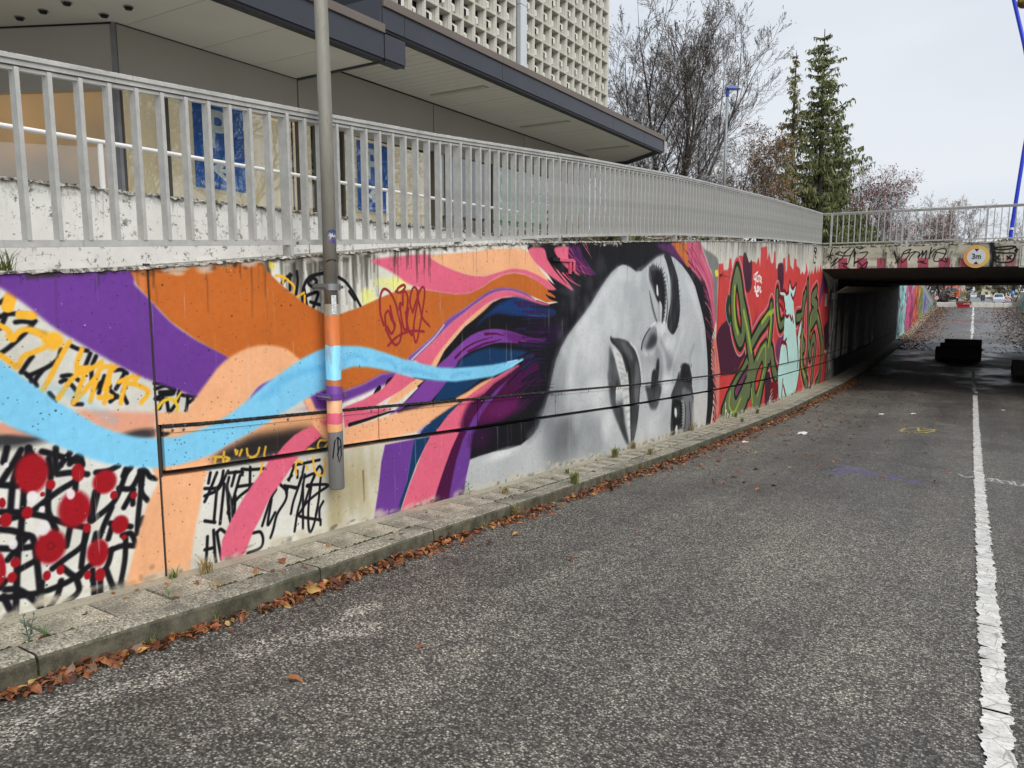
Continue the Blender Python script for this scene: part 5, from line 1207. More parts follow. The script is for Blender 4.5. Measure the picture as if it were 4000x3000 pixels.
# end of the piece and start of the dark tunnel paint
for _ in range(160):
    s = RNG.uniform(25.2, 27); z = RNG.uniform(-3, .3); cv2.stroke(np.array([[s, z], [s+RNG.normal(0, .05), z-RNG.uniform(.2, .9)]]), [(30, 32, 40), (60, 52, 62), (20, 22, 28), (110, 104, 100)][RNG.integers(4)], .08, .02, .7, .03)
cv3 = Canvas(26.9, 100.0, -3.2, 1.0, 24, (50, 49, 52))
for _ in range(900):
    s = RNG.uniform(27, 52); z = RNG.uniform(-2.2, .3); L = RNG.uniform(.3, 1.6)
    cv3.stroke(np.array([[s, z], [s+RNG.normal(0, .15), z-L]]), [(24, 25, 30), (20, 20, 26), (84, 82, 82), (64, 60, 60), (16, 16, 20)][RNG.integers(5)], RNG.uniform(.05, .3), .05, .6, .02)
for s, w, h in ((27.6, .6, 1.9), (29.2, .9, 2.1), (32.3, 1.1, 2.6), (35.8, .7, 2.5), (38.0, .5, 1.6)):
    for k in range(16):
        q = s+RNG.normal(0, w*.6); cv3.stroke(np.array([[q, base(q)+.8], [q, base(q)+.8+h*RNG.uniform(.4, 1)*max(.2, 1-abs(q-s)/w/2)]]), (214, 208, 204), .35, .08, .5, .04)
for _ in range(70):
    s = RNG.uniform(40, 49); z = RNG.uniform(-2, -.2); a = RNG.uniform(0, 6.3); p = np.array([[s+math.cos(a+i)*.5, z+math.sin(a+i)*.3] for i in range(4)]); cv3.stroke(spline(p, False), (120, 120, 130), .04, .03, .6)
def zone(s0, s1, col, cols, n, wm=.5):
    cv3.poly(np.array([[s0, -3.2], [s1, -3.2], [s1, 1], [s0, 1]]), col, .1, 1)
    for _ in range(n):
        s = RNG.uniform(s0, s1); z = RNG.uniform(-2.8, .3); c = cols[RNG.integers(len(cols))]
        cv3.stroke(spline(np.array([[s+RNG.normal(0, .5), z], [s+RNG.normal(0, .5), z-.4], [s+RNG.normal(0, .6), z-.9]]), False), c, RNG.uniform(.1, wm), .06, .85, .06)
for _ in range(60):
    s = RNG.uniform(27, 50); z = RNG.uniform(-2.2, -.3); cv3.stroke(spline(np.array([[s+RNG.normal(0, .4), z], [s+RNG.normal(0, .4), z-.4], [s+RNG.normal(0, .5), z-.8]]), False), [(150, 150, 160), (120, 60, 60), (90, 100, 150), (170, 165, 150)][RNG.integers(4)], .07, .04, .7, .03)
zone(51, 58, (140, 196, 192), [(30, 40, 52), (120, 60, 90), (90, 100, 120), (200, 225, 220), (60, 70, 90)], 60, .35)
zone(58, 66, (150, 190, 180), [(196, 70, 120), (206, 90, 140), (160, 50, 90), (120, 40, 70), (90, 60, 80)], 170, .9)
zone(66, 71, (170, 80, 40), [(190, 60, 90), (120, 40, 40), (200, 120, 60), (90, 40, 30)], 60, .6)
zone(71, 78, (130, 120, 60), [(70, 130, 60), (110, 100, 40), (90, 60, 110), (190, 150, 60), (60, 90, 50)], 90, .6)
zone(78, 88, (110, 110, 150), [(90, 80, 150), (60, 100, 170), (150, 130, 180), (200, 190, 90), (60, 60, 90)], 120, .6)
zone(88, 100, (70, 120, 110), [(60, 130, 90), (40, 80, 100), (180, 180, 170), (50, 60, 70)], 80, .6)
weather(cv3, 120, 51, 98, lambda s: top(s)-.2, (235, 235, 230), .3, 1.6, .5, .06)
m_mural1 = painted_concrete('painted concrete near', cv1, .5)
m_mural2 = painted_concrete('painted concrete far', cv2, .6)
m_mural3 = painted_concrete('painted concrete tunnel', cv3, .6, .7)
cvb = Canvas(-4.0, 6.0, .45, 1.35, 140, (190, 186, 168))
cvb.poly(np.array([[-4, .45], [6, .45], [6, .86], [-4, .86]]), (212, 206, 190), .01, 1)
for x0 in np.arange(1.45, 6, .8): cvb.poly(np.array([[x0, .45], [x0+.4, .45], [x0+.4, .86], [x0, .86]]), (168, 72, 92), .004, .9)
for _ in range(240): cvb.blob(RNG.uniform(-4, 6), RNG.uniform(.5, 1.3), RNG.uniform(.02, .2), RNG.uniform(.02, .1), [(206, 202, 186), (150, 146, 126), (90, 88, 78)][RNG.integers(3)], 1, .3)
paint(cvb, BEAM)
for s0, s1, n in ((-3.85, -3.3, 25), (-2.3, -1.75, 50), (-.75, -.35, 30), (.25, .6, 60), (.45, 1.0, 30), (1.2, 5, 60)):
    for _ in range(n):
        x = RNG.uniform(s0, s1); z = RNG.uniform(.6, 1.2); cvb.stroke(np.array([[x, z], [x+RNG.normal(0, .02), z-RNG.uniform(.05, .3)]]), (52, 50, 44), RNG.uniform(.01, .05), .02, RNG.uniform(.2, .6), .01)
scum(cvb, 260, -4, 6, lambda s: 1.23, -.02, (44, 42, 34), .7, .025)
cvb.stroke(np.array([[.34, 1.2], [.4, .9], [.36, .55]]), (24, 22, 22), .12, .05, .9, .08)
m_beam = painted_concrete('painted beam', cvb, .6)
m_conc = concrete('old concrete', 'a8a498', streak=.6, moss=.3)
m_conc_dark = concrete('dark grey concrete', '5a5854', streak=.6, grain=40)  # darker grey for the duct recess and the bridge deck
m_conc_pale = concrete('whitewashed concrete', 'd6d4ca', streak=.35, grain=60, moss=0)
def mossy_white():
    t = NT('lichen stained white wall'); f = t.noise(4, 8, .7)
    c = t.mix(t.gray(f, .3, .7), (.74, .73, .69, 1), (.88, .87, .84, 1))
    sp = t.gray(t.noise(26, 7, .72), .58, .61); sp2 = t.gray(t.noise(9, 8, .75), .57, .64)
    c = t.mix(t.math('MULTIPLY', sp, .75), c, (.10, .10, .085, 1)); c = t.mix(t.math('MULTIPLY', sp2, .7), c, (.07, .075, .05, 1))
    st = t.gray(t.noise(1, 6, .7, sc=(30, 30, 1.6)), .58, .70)
    z = t.n('SeparateXYZ', {'Vector': t.pos()}).outputs[2]
    c = t.mix(t.math('MULTIPLY', t.math('MULTIPLY', st, t.gray(z, .30, .56)), .85), c, (.06, .058, .045, 1))
    c = t.mix(t.math('MULTIPLY', t.gray(t.noise(18, 6, .7), .42, .60), t.gray(z, .50, .565)), c, (.035, .04, .02, 1))
    d = t.vor(30); w = t.n('SeparateColor', {'Color': t.vor(30, 'Color')}).outputs[0]
    hole = t.math('MULTIPLY', t.gray(d, .1, .22, 1, 0), t.gray(w, .7, .72)); c = t.mix(t.math('MULTIPLY', hole, .85), c, (.04, .04, .035, 1))
    return t.done(c, .85, t.bump(t.noise(80, 4), .3, .003), 0, .3)
m_white = mossy_white()

# ---------------- the painted retaining wall ----------------
wall_t = thing('retaining_wall', 'long concrete underpass wall painted with a sideways grey face and coloured hair ribbons', 'wall')
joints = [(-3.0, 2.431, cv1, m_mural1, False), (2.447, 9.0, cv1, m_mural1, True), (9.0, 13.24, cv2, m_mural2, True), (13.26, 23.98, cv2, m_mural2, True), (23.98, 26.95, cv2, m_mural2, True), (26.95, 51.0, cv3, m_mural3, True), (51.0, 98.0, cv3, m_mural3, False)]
tunnel_top = lambda s: .9
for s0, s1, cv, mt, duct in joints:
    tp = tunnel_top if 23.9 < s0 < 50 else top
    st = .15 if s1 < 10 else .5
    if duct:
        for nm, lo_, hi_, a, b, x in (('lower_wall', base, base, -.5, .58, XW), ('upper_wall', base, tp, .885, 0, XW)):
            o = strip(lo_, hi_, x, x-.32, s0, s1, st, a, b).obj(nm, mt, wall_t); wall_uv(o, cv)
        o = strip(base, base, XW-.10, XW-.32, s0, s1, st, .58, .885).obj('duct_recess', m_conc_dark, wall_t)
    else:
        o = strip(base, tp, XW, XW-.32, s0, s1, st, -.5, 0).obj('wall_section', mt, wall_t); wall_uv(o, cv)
# rough lip over the duct: crusty mortar edge
lip = M()
def crust(m, s0, s1, z, x0, dx, hz, n, lump):
    ss = np.linspace(s0, s1, n); o = len(m.v)
    for y in ss:
        zz = z(y); j = RNG.uniform(0, lump, 4)
        m.v += [(x0-.03, y, zz+hz+j[0]*.3), (x0+dx+j[1], y, zz+hz*.8+j[2]-lump/2), (x0+dx+j[3], y, zz+j[0]-lump/2), (x0-.03, y, zz)]
    for i in range(n-1):
        for k in range(3): a = o+i*4+k; m.f.append((a, a+4, a+5, a+1)); m.mi.append(0)
crust(lip, 2.46, 13, lambda s: base(s)+.868, XW, .005, .020, 900, .005); crust(lip, 13, 51, lambda s: base(s)+.868, XW, .005, .02, 400, .005)
t = NT('tarry crust'); f = t.noise(60, 5, .7)
m_crust = t.done(t.mix(t.gray(f, .56, .66), (.010, .009, .009, 1), (.20, .15, .12, 1)), .8, t.bump(f, .6, .006))
lip.obj('duct_lip', m_crust, wall_t)
crumb = M(); crust(crumb, -3, 23.9, lambda s: top(s)-.012, XW, .004, .014, 900, .012)
for i in range(len(crumb.f)): pass
t = NT('mossy crumbling edge'); f = t.noise(30, 7, .75)
m_edge = t.done(t.ramp(f, [(.36, (.03, .032, .016)), (.45, (.10, .09, .07)), (.52, (.42, .40, .36)), (.68, (.66, .63, .58))]), .9, t.bump(f, .7, .008))
crumb.obj('broken_top_edge', m_edge, wall_t)
capm = strip(top, top, XW-.004, XW-.40, -3, 23.9, .25, -.01, .004).obj('wall_cap', m_edge, wall_t)
# joint fillers, mounting strip of the duct, panels with their seams and screws
M().box((XW-.02, 2.423, -2.2), (XW-.006, 2.457, .14)).obj('joint_filler', simple('joint mastic', '3a302c', .8, bump=.3), wall_t)
M().box((XW-.02, 13.238, -2.9), (XW-.012, 13.262, .9)).obj('joint_filler', bpy.data.materials['joint mastic'], wall_t)
m_gap = simple('near black metal', '141416', .8)  # very dark metal for the expansion joint and lens hoods
seams = [2.47, 4.27, 5.63, 7.15, 8.80, 10.2, 11.62, 13.2]
while seams[-1] < 49: seams.append(seams[-1]+1.55)
bolt_m = simple('steel screw', '8a8680', .4, .7)
scr = M().tube([(0, 0, 0), (.006, 0, 0)], .008, 8).obj('screw', bolt_m); first_screw = True
def mural_mat(s): return (cv1, m_mural1) if s < 9 else ((cv2, m_mural2) if s < 26.9 else (cv3, m_mural3))
for i in range(len(seams)-1):
    a, b = seams[i]+.007, seams[i+1]-.007; cv, mt = mural_mat((a+b)/2)
    o = strip(base, base, XW-.004, XW-.03, a, b, .2, .617, .862).obj('duct_panel', mt, wall_t); wall_uv(o, cv)
    if b < 27:
        # pressed rim of the sheet metal cover
        r = strip(base, base, XW+.001, XW-.004, a, b, .2, .835, .860).obj('panel_rim', mt, o); wall_uv(r, cv)
        r = strip(base, base, XW+.001, XW-.004, a, b, .2, .618, .626).obj('panel_rim', mt, o); wall_uv(r, cv)
        for y in (a+.05, a+.12, (a+b)/2, b-.08):
            if first_screw: s_ = scr; scr.parent = o; first_screw = False
            else: s_ = inst(scr, 'screw', o)
            s_.location = (XW+.001, y, base(y)+.848)

# narrow mortar strip, paving, kerb, road
m_slab = concrete('paving concrete', 'a69f8c', rough=.9, streak=.15, grain=150, moss=.25)
def slab_mat():
    t = NT('exposed aggregate paving'); g = t.noise(110, 3, .8); v = t.vor(120, 'Color'); vv = t.n('SeparateColor', {'Color': v}).outputs[0]
    big = t.noise(2.6, 6, .65); oi = t.n('ObjectInfo').outputs['Random']
    c = t.mix(t.gray(vv, .1, .9), (.20, .18, .135, 1), (.64, .59, .48, 1))
    c = t.mix(t.gray(g, .35, .65, .0, .6), c, (.14, .13, .10, 1))
    c = t.mix(t.gray(big, .42, .66, 0, .7), c, (.10, .098, .078, 1))
    c = t.mix(1.0, c, t.ramp(oi, [(0, (.88, .88, .88)), (1, (1.1, 1.09, 1.05))]), 'MULTIPLY')
    return t.done(c, .85, t.bump(g, .5, .003), 0, .3)
m_slab = slab_mat()
def kerb_mat():
    t = NT('granite kerb'); g = t.noise(95, 4, .85); big = t.noise(2.2, 7, .7)
    nrm = t.n('SeparateXYZ', {'Vector': t.n('NewGeometry').outputs['Normal']}).outputs[2]
    vv = t.n('SeparateColor', {'Color': t.vor(115, 'Color')}).outputs[0]; c = t.mix(t.gray(vv, .1, .9), (.12, .112, .085, 1), (.52, .485, .39, 1)); c = t.mix(t.gray(g, .4, .6, 0, .45), c, (.12, .11, .085, 1))
    c = t.mix(t.gray(big, .44, .62, 0, .7), c, (.07, .07, .058, 1))
    side = t.gray(nrm, .3, .7, .92, 0)        # algae and road dirt stick to the upright face
    c = t.mix(side, c, t.mix(t.gray(t.noise(9, 6, .7), .4, .65), (.045, .041, .026, 1), (.13, .12, .082, 1)))
    return t.done(c, .85, t.bump(g, .6, .004), 0, .3)
m_kerb = kerb_mat()
t = NT('moss'); f = t.noise(40, 6, .7); m_moss = t.done(t.mix(t.gray(f, .4, .6), (.010, .011, .005, 1), (.05, .06, .014, 1)), .95, t.bump(f, .8, .01))
pave = strip(base, base, XW+.002, -3.30, -3, 98, .5, -.45, -.034).obj('pavement', m_moss); tag(pave, kind='structure')
m_mortar = concrete('mortar', '9a9483', grain=90, streak=.1, moss=.35)
strip(base, base, XW+.003, -3.748, -3, 98, .5, -.1, -.001).obj('mortar_strip', m_mortar, pave)
slab = M().box((-.128, -.1465, -.06), (.130, .1465, 0)).obj('paving_slab', m_slab, pave, bevel=.004)
kstone = M()
yy = [1.62-.31*k for k in range(14)][::-1][:-1]+[1.62+.31*k for k in range(0, 110)]
firstslab = True
for y in yy:
    p = inst(slab, 'paving_slab', pave) if not firstslab else slab; firstslab = False
    c = y-.155
    p.location = (-3.61+RNG.uniform(-.002, .002), c, base(c)+RNG.uniform(-.004, .003)); sl = math.atan2(base(c+.15)-base(c-.15), .3)
    p.rotation_euler = (sl+RNG.normal(0, .006), RNG.normal(0, .008), RNG.normal(0, .006))
strip(base, base, -3.742, -3.478, 1.62+.31*109, 98, .5, -.06, 0).obj('far_paving', m_slab, pave)
kj = [-2.8, -1.7, -.6, .38, 1.475, 3.09, 4.22, 5.31, 6.44, 7.57, 8.66, 9.78, 10.9, 12.1]
while kj[-1] < 46: kj.append(kj[-1]+1.12)
def kerb_stone(a, b, name, parent, side=-1):
    m = M(); n = 8 if b-a < 2 else int((b-a)/1.0)+1; ss = np.linspace(a+.006, b-.006, n+1); xf = -3.290 if side < 0 else 3.5; xb = -3.463 if side < 0 else 3.68; d = 1 if side < 0 else -1
    for y in ss:
        z = base(y)+RNG.uniform(-.002, .002); j = RNG.uniform(-.003, .003)
        m.v += [(xb, y, z-.3), (xb, y, z), (xf-d*.018+j, y, z+.001), (xf-d*.005+j, y, z-.006), (xf+j, y, z-.02), (xf+d*.006, y, z-.3)]
    for i in range(n):
        for k in range(5): q = i*6+k; m.f.append((q, q+1, q+7, q+6) if side > 0 else (q, q+6, q+7, q+1)); m.mi.append(0)
    m.f.append(tuple(range(6))); m.f.append(tuple(n*6+k for k in range(6))[::-1]); m.mi += [0, 0]
    return m.obj(name, m_kerb, parent)
kerb = strip(base, base, -3.47, -3.31, -3, 98, .5, -.4, -.03).obj('kerb', m_moss); tag(kerb, kind='structure')
for a, b in zip(kj[:-1], kj[1:]):
    o = kerb_stone(a, b, 'kerb_stone', kerb)
kerb_stone(kj[-1], 98, 'far_kerb', kerb)
kerb2 = kerb_stone(-3, 98, 'kerb', None, 1); tag(kerb2, kind='structure')
pv2 = strip(base, base, 3.68, XR, -3, 98, .6, -.4, -.002).obj('pavement', m_slab); tag(pv2, kind='structure')

# painted road marks and chalk: colour and mask canvases over the roadway
rc = Canvas(-3.3, 3.5, -1.0, 32.0, 50, (150, 150, 145)); rm = Canvas(-3.3, 3.5, -1.0, 32.0, 50, (0, 0, 0))
def chalk(pts, col, w, al=.6):
    p = spline(np.array(pts, float), False); rc.stroke(p, col, w+.2, .05, 1); rm.stroke(p, (255*al,)*3, w, .03, 1)
def chalkblob(x, y, rx, ry, col, al=.5):
    rc.blob(x, y, rx*1.5, ry*1.5, col, .2, 1); rm.blob(x, y, rx, ry, (255*al,)*3, .9, .9)
for x, y, rx, ry in ((-2.97, 1.15, .16, .22), (-2.98, 1.5, .13, .25), (-2.92, 1.85, .12, .2), (-2.86, 2.3, .14, .3), (-2.72, 2.62, .12, .2), (-2.82, 2.95, .10, .2), (-2.6, 2.75, .1, .15), (-3.05, .7, .15, .3)):
    chalkblob(x, y, rx, ry, (206, 200, 186), RNG.uniform(.45, .66))
YC, WC = (196, 176, 60), (210, 210, 204)
for p in ([(-1.13, 16.1), (-.95, 15.9), (-.95, 15.3), (-.53, 15.45)], [(-.95, 15.9), (-.75, 16.2), (-.7, 15.7)], [(-.7, 15.6), (-.43, 16.2)], [(-.65, 16.2), (-.45, 15.9), (-.6, 15.4)]): chalk(p, YC, .06, .85)
for x, y, a, b in ((-1.2, 10.3, .22, .25), (-.95, 10.15, .15, .2), (-.7, 10.1, .14, .2), (-1.3, 9.9, .12, .2), (-.45, 9.9, .1, .2)): chalkblob(x, y, a, b, (84, 74, 140), .75)
for p in ([(-1.6, 22.7), (-1.3, 22.9), (-1.0, 22.6), (-.7, 22.8)],): chalk(p, (130, 160, 160), .05, .55)
for p in ([(.38, 19.7), (.6, 19.9), (.87, 19.6)],): chalk(p, (190, 100, 70), .08, .6)
for p in ([(.0, 10.95), (.08, 10.75), (.18, 10.9), (.2, 10.7)], [(.2, 10.9), (.28, 10.75), (.36, 10.9), (.34, 10.65), (.24, 10.7)], [(.4, 10.9), (.46, 10.6)], [(.42, 10.75), (.52, 10.8), (.55, 10.6)], [(.58, 10.85), (.6, 10.55), (.66, 10.6), (.7, 10.8)]): chalk(p, WC, .035, .95)
for _ in range(26): chalkblob(RNG.uniform(-.7, .7), RNG.uniform(21, 25), RNG.uniform(.05, .2), RNG.uniform(.1, .4), (170, 166, 156), .3)
for _ in range(30): chalkblob(RNG.uniform(-3, 3.2), RNG.uniform(4, 30), RNG.uniform(.1, .3), RNG.uniform(.1, .6), (120, 118, 112), .12)
# far canvas: chalk picture where the road climbs out of the tunnel
def asphalt():
    t = NT('worn asphalt'); P = t.pos(); xyz = t.n('SeparateXYZ', {'Vector': P}); Y = xyz.outputs[1]
    v = t.vor(105, 'Color'); r = t.n('SeparateColor', {'Color': v}); d = t.vor(105, 'Distance')
    v2 = t.vor(230, 'Color'); r2 = t.n('SeparateColor', {'Color': v2}).outputs[0]
    c = t.ramp(r.outputs[0], [(.0, (.034, .031, .028)), (.38, (.082, .076, .067)), (.60, (.150, .139, .122)), (.80, (.24, .225, .198)), (.95, (.37, .355, .32)), (1.0, (.50, .48, .44))], 'LINEAR')
    c = t.mix(t.gray(d, .40, .66, 0, .7), c, (.016, .015, .014, 1))
    c = t.mix(t.gray(r2, .5, 1, 0, .35), c, (.02, .019, .018, 1))
    big = t.noise(.55, 6, .6); c = t.mix(1.0, c, t.ramp(big, [(.3, (.72, .72, .72)), (.7, (1.28, 1.26, 1.22))]), 'MULTIPLY')
    med = t.noise(7, 5, .65); c = t.mix(1.0, c, t.ramp(med, [(.3, (.8, .8, .8)), (.7, (1.2, 1.2, 1.18))]), 'MULTIPLY')
    ln = t.noise(1.0, 5, .6, sc=(1.5, .10, 1)); c = t.mix(1.0, c, t.ramp(ln, [(.34, (.78, .78, .79)), (.66, (1.22, 1.22, 1.21))]), 'MULTIPLY')
    st = t.noise(.9, 7, .7); c = t.mix(t.gray(st, .60, .68, 0, .35), c, (.035, .033, .03, 1)); c = t.mix(t.gray(st, .40, .33, 0, .22), c, (.30, .29, .27, 1))
    # marks
    u = t.gray(xyz.outputs[0], -3.3, 3.5); w = t.gray(Y, -1.0, 32.0); uv = t.n('CombineXYZ', {'X': u, 'Y': w}).outputs[0]
    col = t.n('TexImage', {'Vector': uv}, image=image_of(rc, 'road chalk colours'), extension='CLIP').outputs['Color']
    mk = t.n('TexImage', {'Vector': uv}, image=image_of(rm, 'road chalk mask'), extension='CLIP').outputs['Color']
    mk = t.n('SeparateColor', {'Color': mk}).outputs[0]
    chip = t.gray(t.math('ADD', mk, t.math('MULTIPLY', t.math('SUBTRACT', r.outputs[1], .5), .75)), .34, .60)
    chip = t.math('MULTIPLY', chip, t.gray(mk, .02, .12))
    c = t.mix(t.math('MULTIPLY', chip, .85), c, col)
    # sealed cracks
    ck = t.n('TexVoronoi', {'Vector': t.n('MixRGB', {'Fac': .12, 'Color1': P, 'Color2': t.n('TexNoise', {'Vector': P, 'Scale': 1.5, 'Detail': 6}).outputs['Color']}).outputs[0], 'Scale': .42}, feature='DISTANCE_TO_EDGE').outputs['Distance']
    crk = t.gray(ck, .001, .0035, .35, 0); c = t.mix(crk, c, (.012, .011, .010, 1))
    # damp patches in the dip and glossy wet road on the far ramp
    wet = t.math('MULTIPLY', t.gray(t.noise(.35, 5, .6, sc=(1, .6, 1)), .45, .55), t.gray(Y, 19, 25)); wet2 = t.math('MULTIPLY', t.gray(t.noise(.25, 4, .6, sc=(1, .35, 1)), .40, .60, .35, 1), t.gray(Y, 38, 52))
    wt = t.math('MAXIMUM', wet, wet2)
    c = t.mix(t.math('MULTIPLY', wt, .55), c, (.012, .012, .012, 1))
    rough = t.math('SUBTRACT', t.gray(big, .3, .7, .50, .66), t.math('MULTIPLY', wt, .26))
    h = t.math('MULTIPLY', t.math('SUBTRACT', 1.0, d), t.gray(Y, 20, 3, .1, 1))
    nm = t.bump(h, .55, .004); nm = t.bump(med, .15, .01, nm)
    return t.done(c, rough, nm, 0, .4)
m_asph = asphalt()
rd = M(); ss = list(np.arange(-3, 30, .5))+list(np.arange(30, 110, 1.0))+[120, 135, 150, 170, 200, 240, 280, 330, 450, 600, 1000, 3000]
xs = [-3.35, -2, -.6, .8, 2.2, 3.56]
for y in ss:
    wide = 1 if y <= 98 else 1.25
    for x in xs: rd.v.append((x*wide, y, road(y)+.03*(1-abs(x-.1)/3.5)*(1 if y < 98 else .5)))
for i in range(len(ss)-1):
    for k in range(5): a = i*6+k; rd.f.append((a, a+1, a+7, a+6)); rd.mi.append(0)
ro = rd.obj('road', m_asph, smooth=True); tag(ro, kind='structure')
def zr(x, y): return road(y)+.03*(1-abs(x-.1)/3.5)
# ragged painted centre line
def line_mat():
    t = NT('thermoplastic line paint'); f = t.noise(9, 7, .7); g = t.noise(60, 4, .7)
    c = t.mix(t.gray(f, .4, .62), (.50, .49, .46, 1), (.74, .73, .69, 1)); c = t.mix(t.gray(g, .54, .68, 0, .7), c, (.16, .155, .14, 1)); e = t.n('TexVoronoi', {'Vector': t.pos(), 'Scale': 9.0}, feature='DISTANCE_TO_EDGE').outputs['Distance']; c = t.mix(t.gray(e, .01, .03, .55, 0), c, (.10, .098, .09, 1))
    return t.done(c, .6, t.bump(g, .4, .003))
m_line = line_mat()
def ragged(y0, y1, xc, w, step, am, name, drop=.06):
    m = M(); y = y0; prev = None; segs = []
    a = b = 0
    while y < y1:
        a = .6*a+RNG.normal(0, am); b = .6*b+RNG.normal(0, am)
        l, r = xc+(.0018*max(0, y-3) if y < 26 else 0)-w/2+a, xc+(.0018*max(0, y-3) if y < 26 else 0)+w/2+b
        if RNG.random() < drop: l += RNG.uniform(.2, .5)*w
        sk = RNG.normal(0, am*.35)
        segs.append((l, r, y, sk)); y += step*RNG.uniform(.4, 1.6)
    for i, (l, r, y, sk) in enumerate(segs): m.v += [(l, y+sk, zr(l, y)+.005), (r, y-sk, zr(r, y)+.005)]
    for i in range(len(segs)-1):
        if RNG.random() < .012: continue
        m.f.append((2*i, 2*i+1, 2*i+3, 2*i+2)); m.mi.append(0)
    return m.obj(name, m_line)
o = ragged(-2, 24.6, .205, .108, .014, .0055, 'centre_line', .012); tag(o, kind='structure')
o = ragged(25.2, 34, .22, .09, .1, .012, 'centre_line', .2); tag(o, kind='structure')
o = ragged(48, 103, .12, .16, .4, .02, 'centre_line', .1); tag(o, kind='structure')

# ---------------- railings ----------------
def alu():
    t = NT('weathered grey railing paint'); f = t.noise(5, 6, .65); z = t.noise(40, 4, .7)
    c = t.mix(t.gray(f, .3, .7), (.38, .375, .36, 1), (.54, .535, .51, 1))
    nrm = t.n('SeparateXYZ', {'Vector': t.n('NewGeometry').outputs['Normal']}).outputs[2]
    c = t.mix(t.math('MULTIPLY', t.gray(t.noise(25, 6, .7), .48, .62), t.gray(nrm, .3, .8, .1, .75)), c, (.06, .055, .045, 1))
    c = t.mix(t.gray(t.noise(1, 5, .6, sc=(40, 40, 3)), .62, .74, 0, .5), c, (.10, .09, .07, 1))
    return t.done(c, .5, t.bump(z, .12, .002), .25, .5)
m_rail = alu()
def railing(name, label, p0, p1, ztop, posts, bars_per, post_drop, axis):
    """axis 1: along Y at X=p[0]; axis 0: along X at Y=p[1]"""
    rt = thing(name, label, 'railing')
    a0, a1 = p0[axis], p1[axis]; fix = p0[1-axis]
    def P(a, off, z): return (fix+off, a, z) if axis == 1 else (a, fix+off, z)
    n = max(2, int((a1-a0)/.25)); aa = [a0+(a1-a0)*i/n for i in range(n+1)]
    def profile(nm, poly, dz, parent=rt):
        m = M(); k = len(poly)
        for a in aa:
            for (o, z) in poly: m.v.append(P(a, o, ztop(a)+dz+z))
        for i in range(n):
            for q in range(k): A = i*k+q; B = i*k+(q+1) % k; m.f.append((A, B, B+k, A+k) if axis == 1 else (A, A+k, B+k, B)); m.mi.append(0)
        m.f.append(tuple(range(k))[::-1]); m.f.append(tuple(n*k+q for q in range(k))); m.mi += [0, 0]
        return m.obj(nm, m_rail, parent)
    h = profile('handrail', [(.036, -.004), (.036, -.024), (.026, -.026), (.026, -.05), (-.026, -.05), (-.026, -.026), (-.036, -.024), (-.036, -.004), (-.03, 0), (.03, 0)][::-1], 0)
    profile('lower_channel', [(.014, -.055), (.014, -.072), (-.014, -.072), (-.014, -.055)][::-1], 0, h)
    profile('bottom_rail', [(.022, -.858), (.022, -.892), (-.022, -.892), (-.022, -.858)][::-1], 0)
    bar = None; first = {}
    for i in range(len(posts)-1):
        A, B = posts[i], posts[i+1]; nb = bars_per(A, B)
        for k in range(1, nb):
            y = A+(B-A)*k/nb
            if y < a0 or y > a1: continue
            if bar is None:
                m = M()
                if axis == 1: m.box((-.029, -.0105, -.86), (.026, .0105, -.058))
                else: m.box((-.0105, -.026, -.86), (.0105, .026, -.058))
                bar = m.obj('baluster', m_rail, rt); o = bar
            else: o = inst(bar, 'baluster', rt)
            o.location = P(y, 0, ztop(y)); o.rotation_euler = (0, RNG.normal(0, .002), 0)
    post = None
    for y in posts:
        if y < a0 or y > a1: continue
        if post is None:
            m = M()
            if axis == 1: m.box((-.05, -.019, -1.07+post_drop), (.036, .001, -.052)).box((-.05, .002, -1.07+post_drop), (.016, .020, -.052)).box((-.03, -.022, -.90), (.03, .028, -.85))
            else: m.box((-.024, -.036, -1.09+post_drop), (.024, .03, -.052))
            post = m.obj('post', m_rail, rt, bevel=.002); o = post
            pb = M().tube([(0, 0, 0), (.008, 0, 0)] if axis == 1 else [(0, 0, 0), (0, -.008, 0)], .009, 6).obj('bolt', bolt_m, post); pb.location = (.024, .045, -.875) if axis == 1 else (0, -.036, -.875)
        else:
            o = inst(post, 'post', rt); b2 = inst(pb, 'bolt', o)
        o.location = P(y, 0, ztop(y))
    return rt
rp = [-2.5, -.55, 1.57, 3.5, 5.44, 7.28, 9.16, 11.03, 12.95, 14.87, 16.8, 18.72, 20.65, 22.6, 23.75]
railing('railing', 'long grey metal balustrade with flat bars on top of the mural wall', (XW-.06, -3), (XW-.06, 23.68), rail, rp, lambda a, b: max(2, int(round((b-a)/.149))), 0, 1)
bx = [-3.66, -1.80, .19, 2.1, 4.0, 5.9]
railing('railing', 'grey metal railing with thin round-topped bars crossing the bridge above the height sign', (-3.88, 23.76), (6, 23.76), lambda a: 2.215, bx, lambda a, b: 12, -.02, 0)

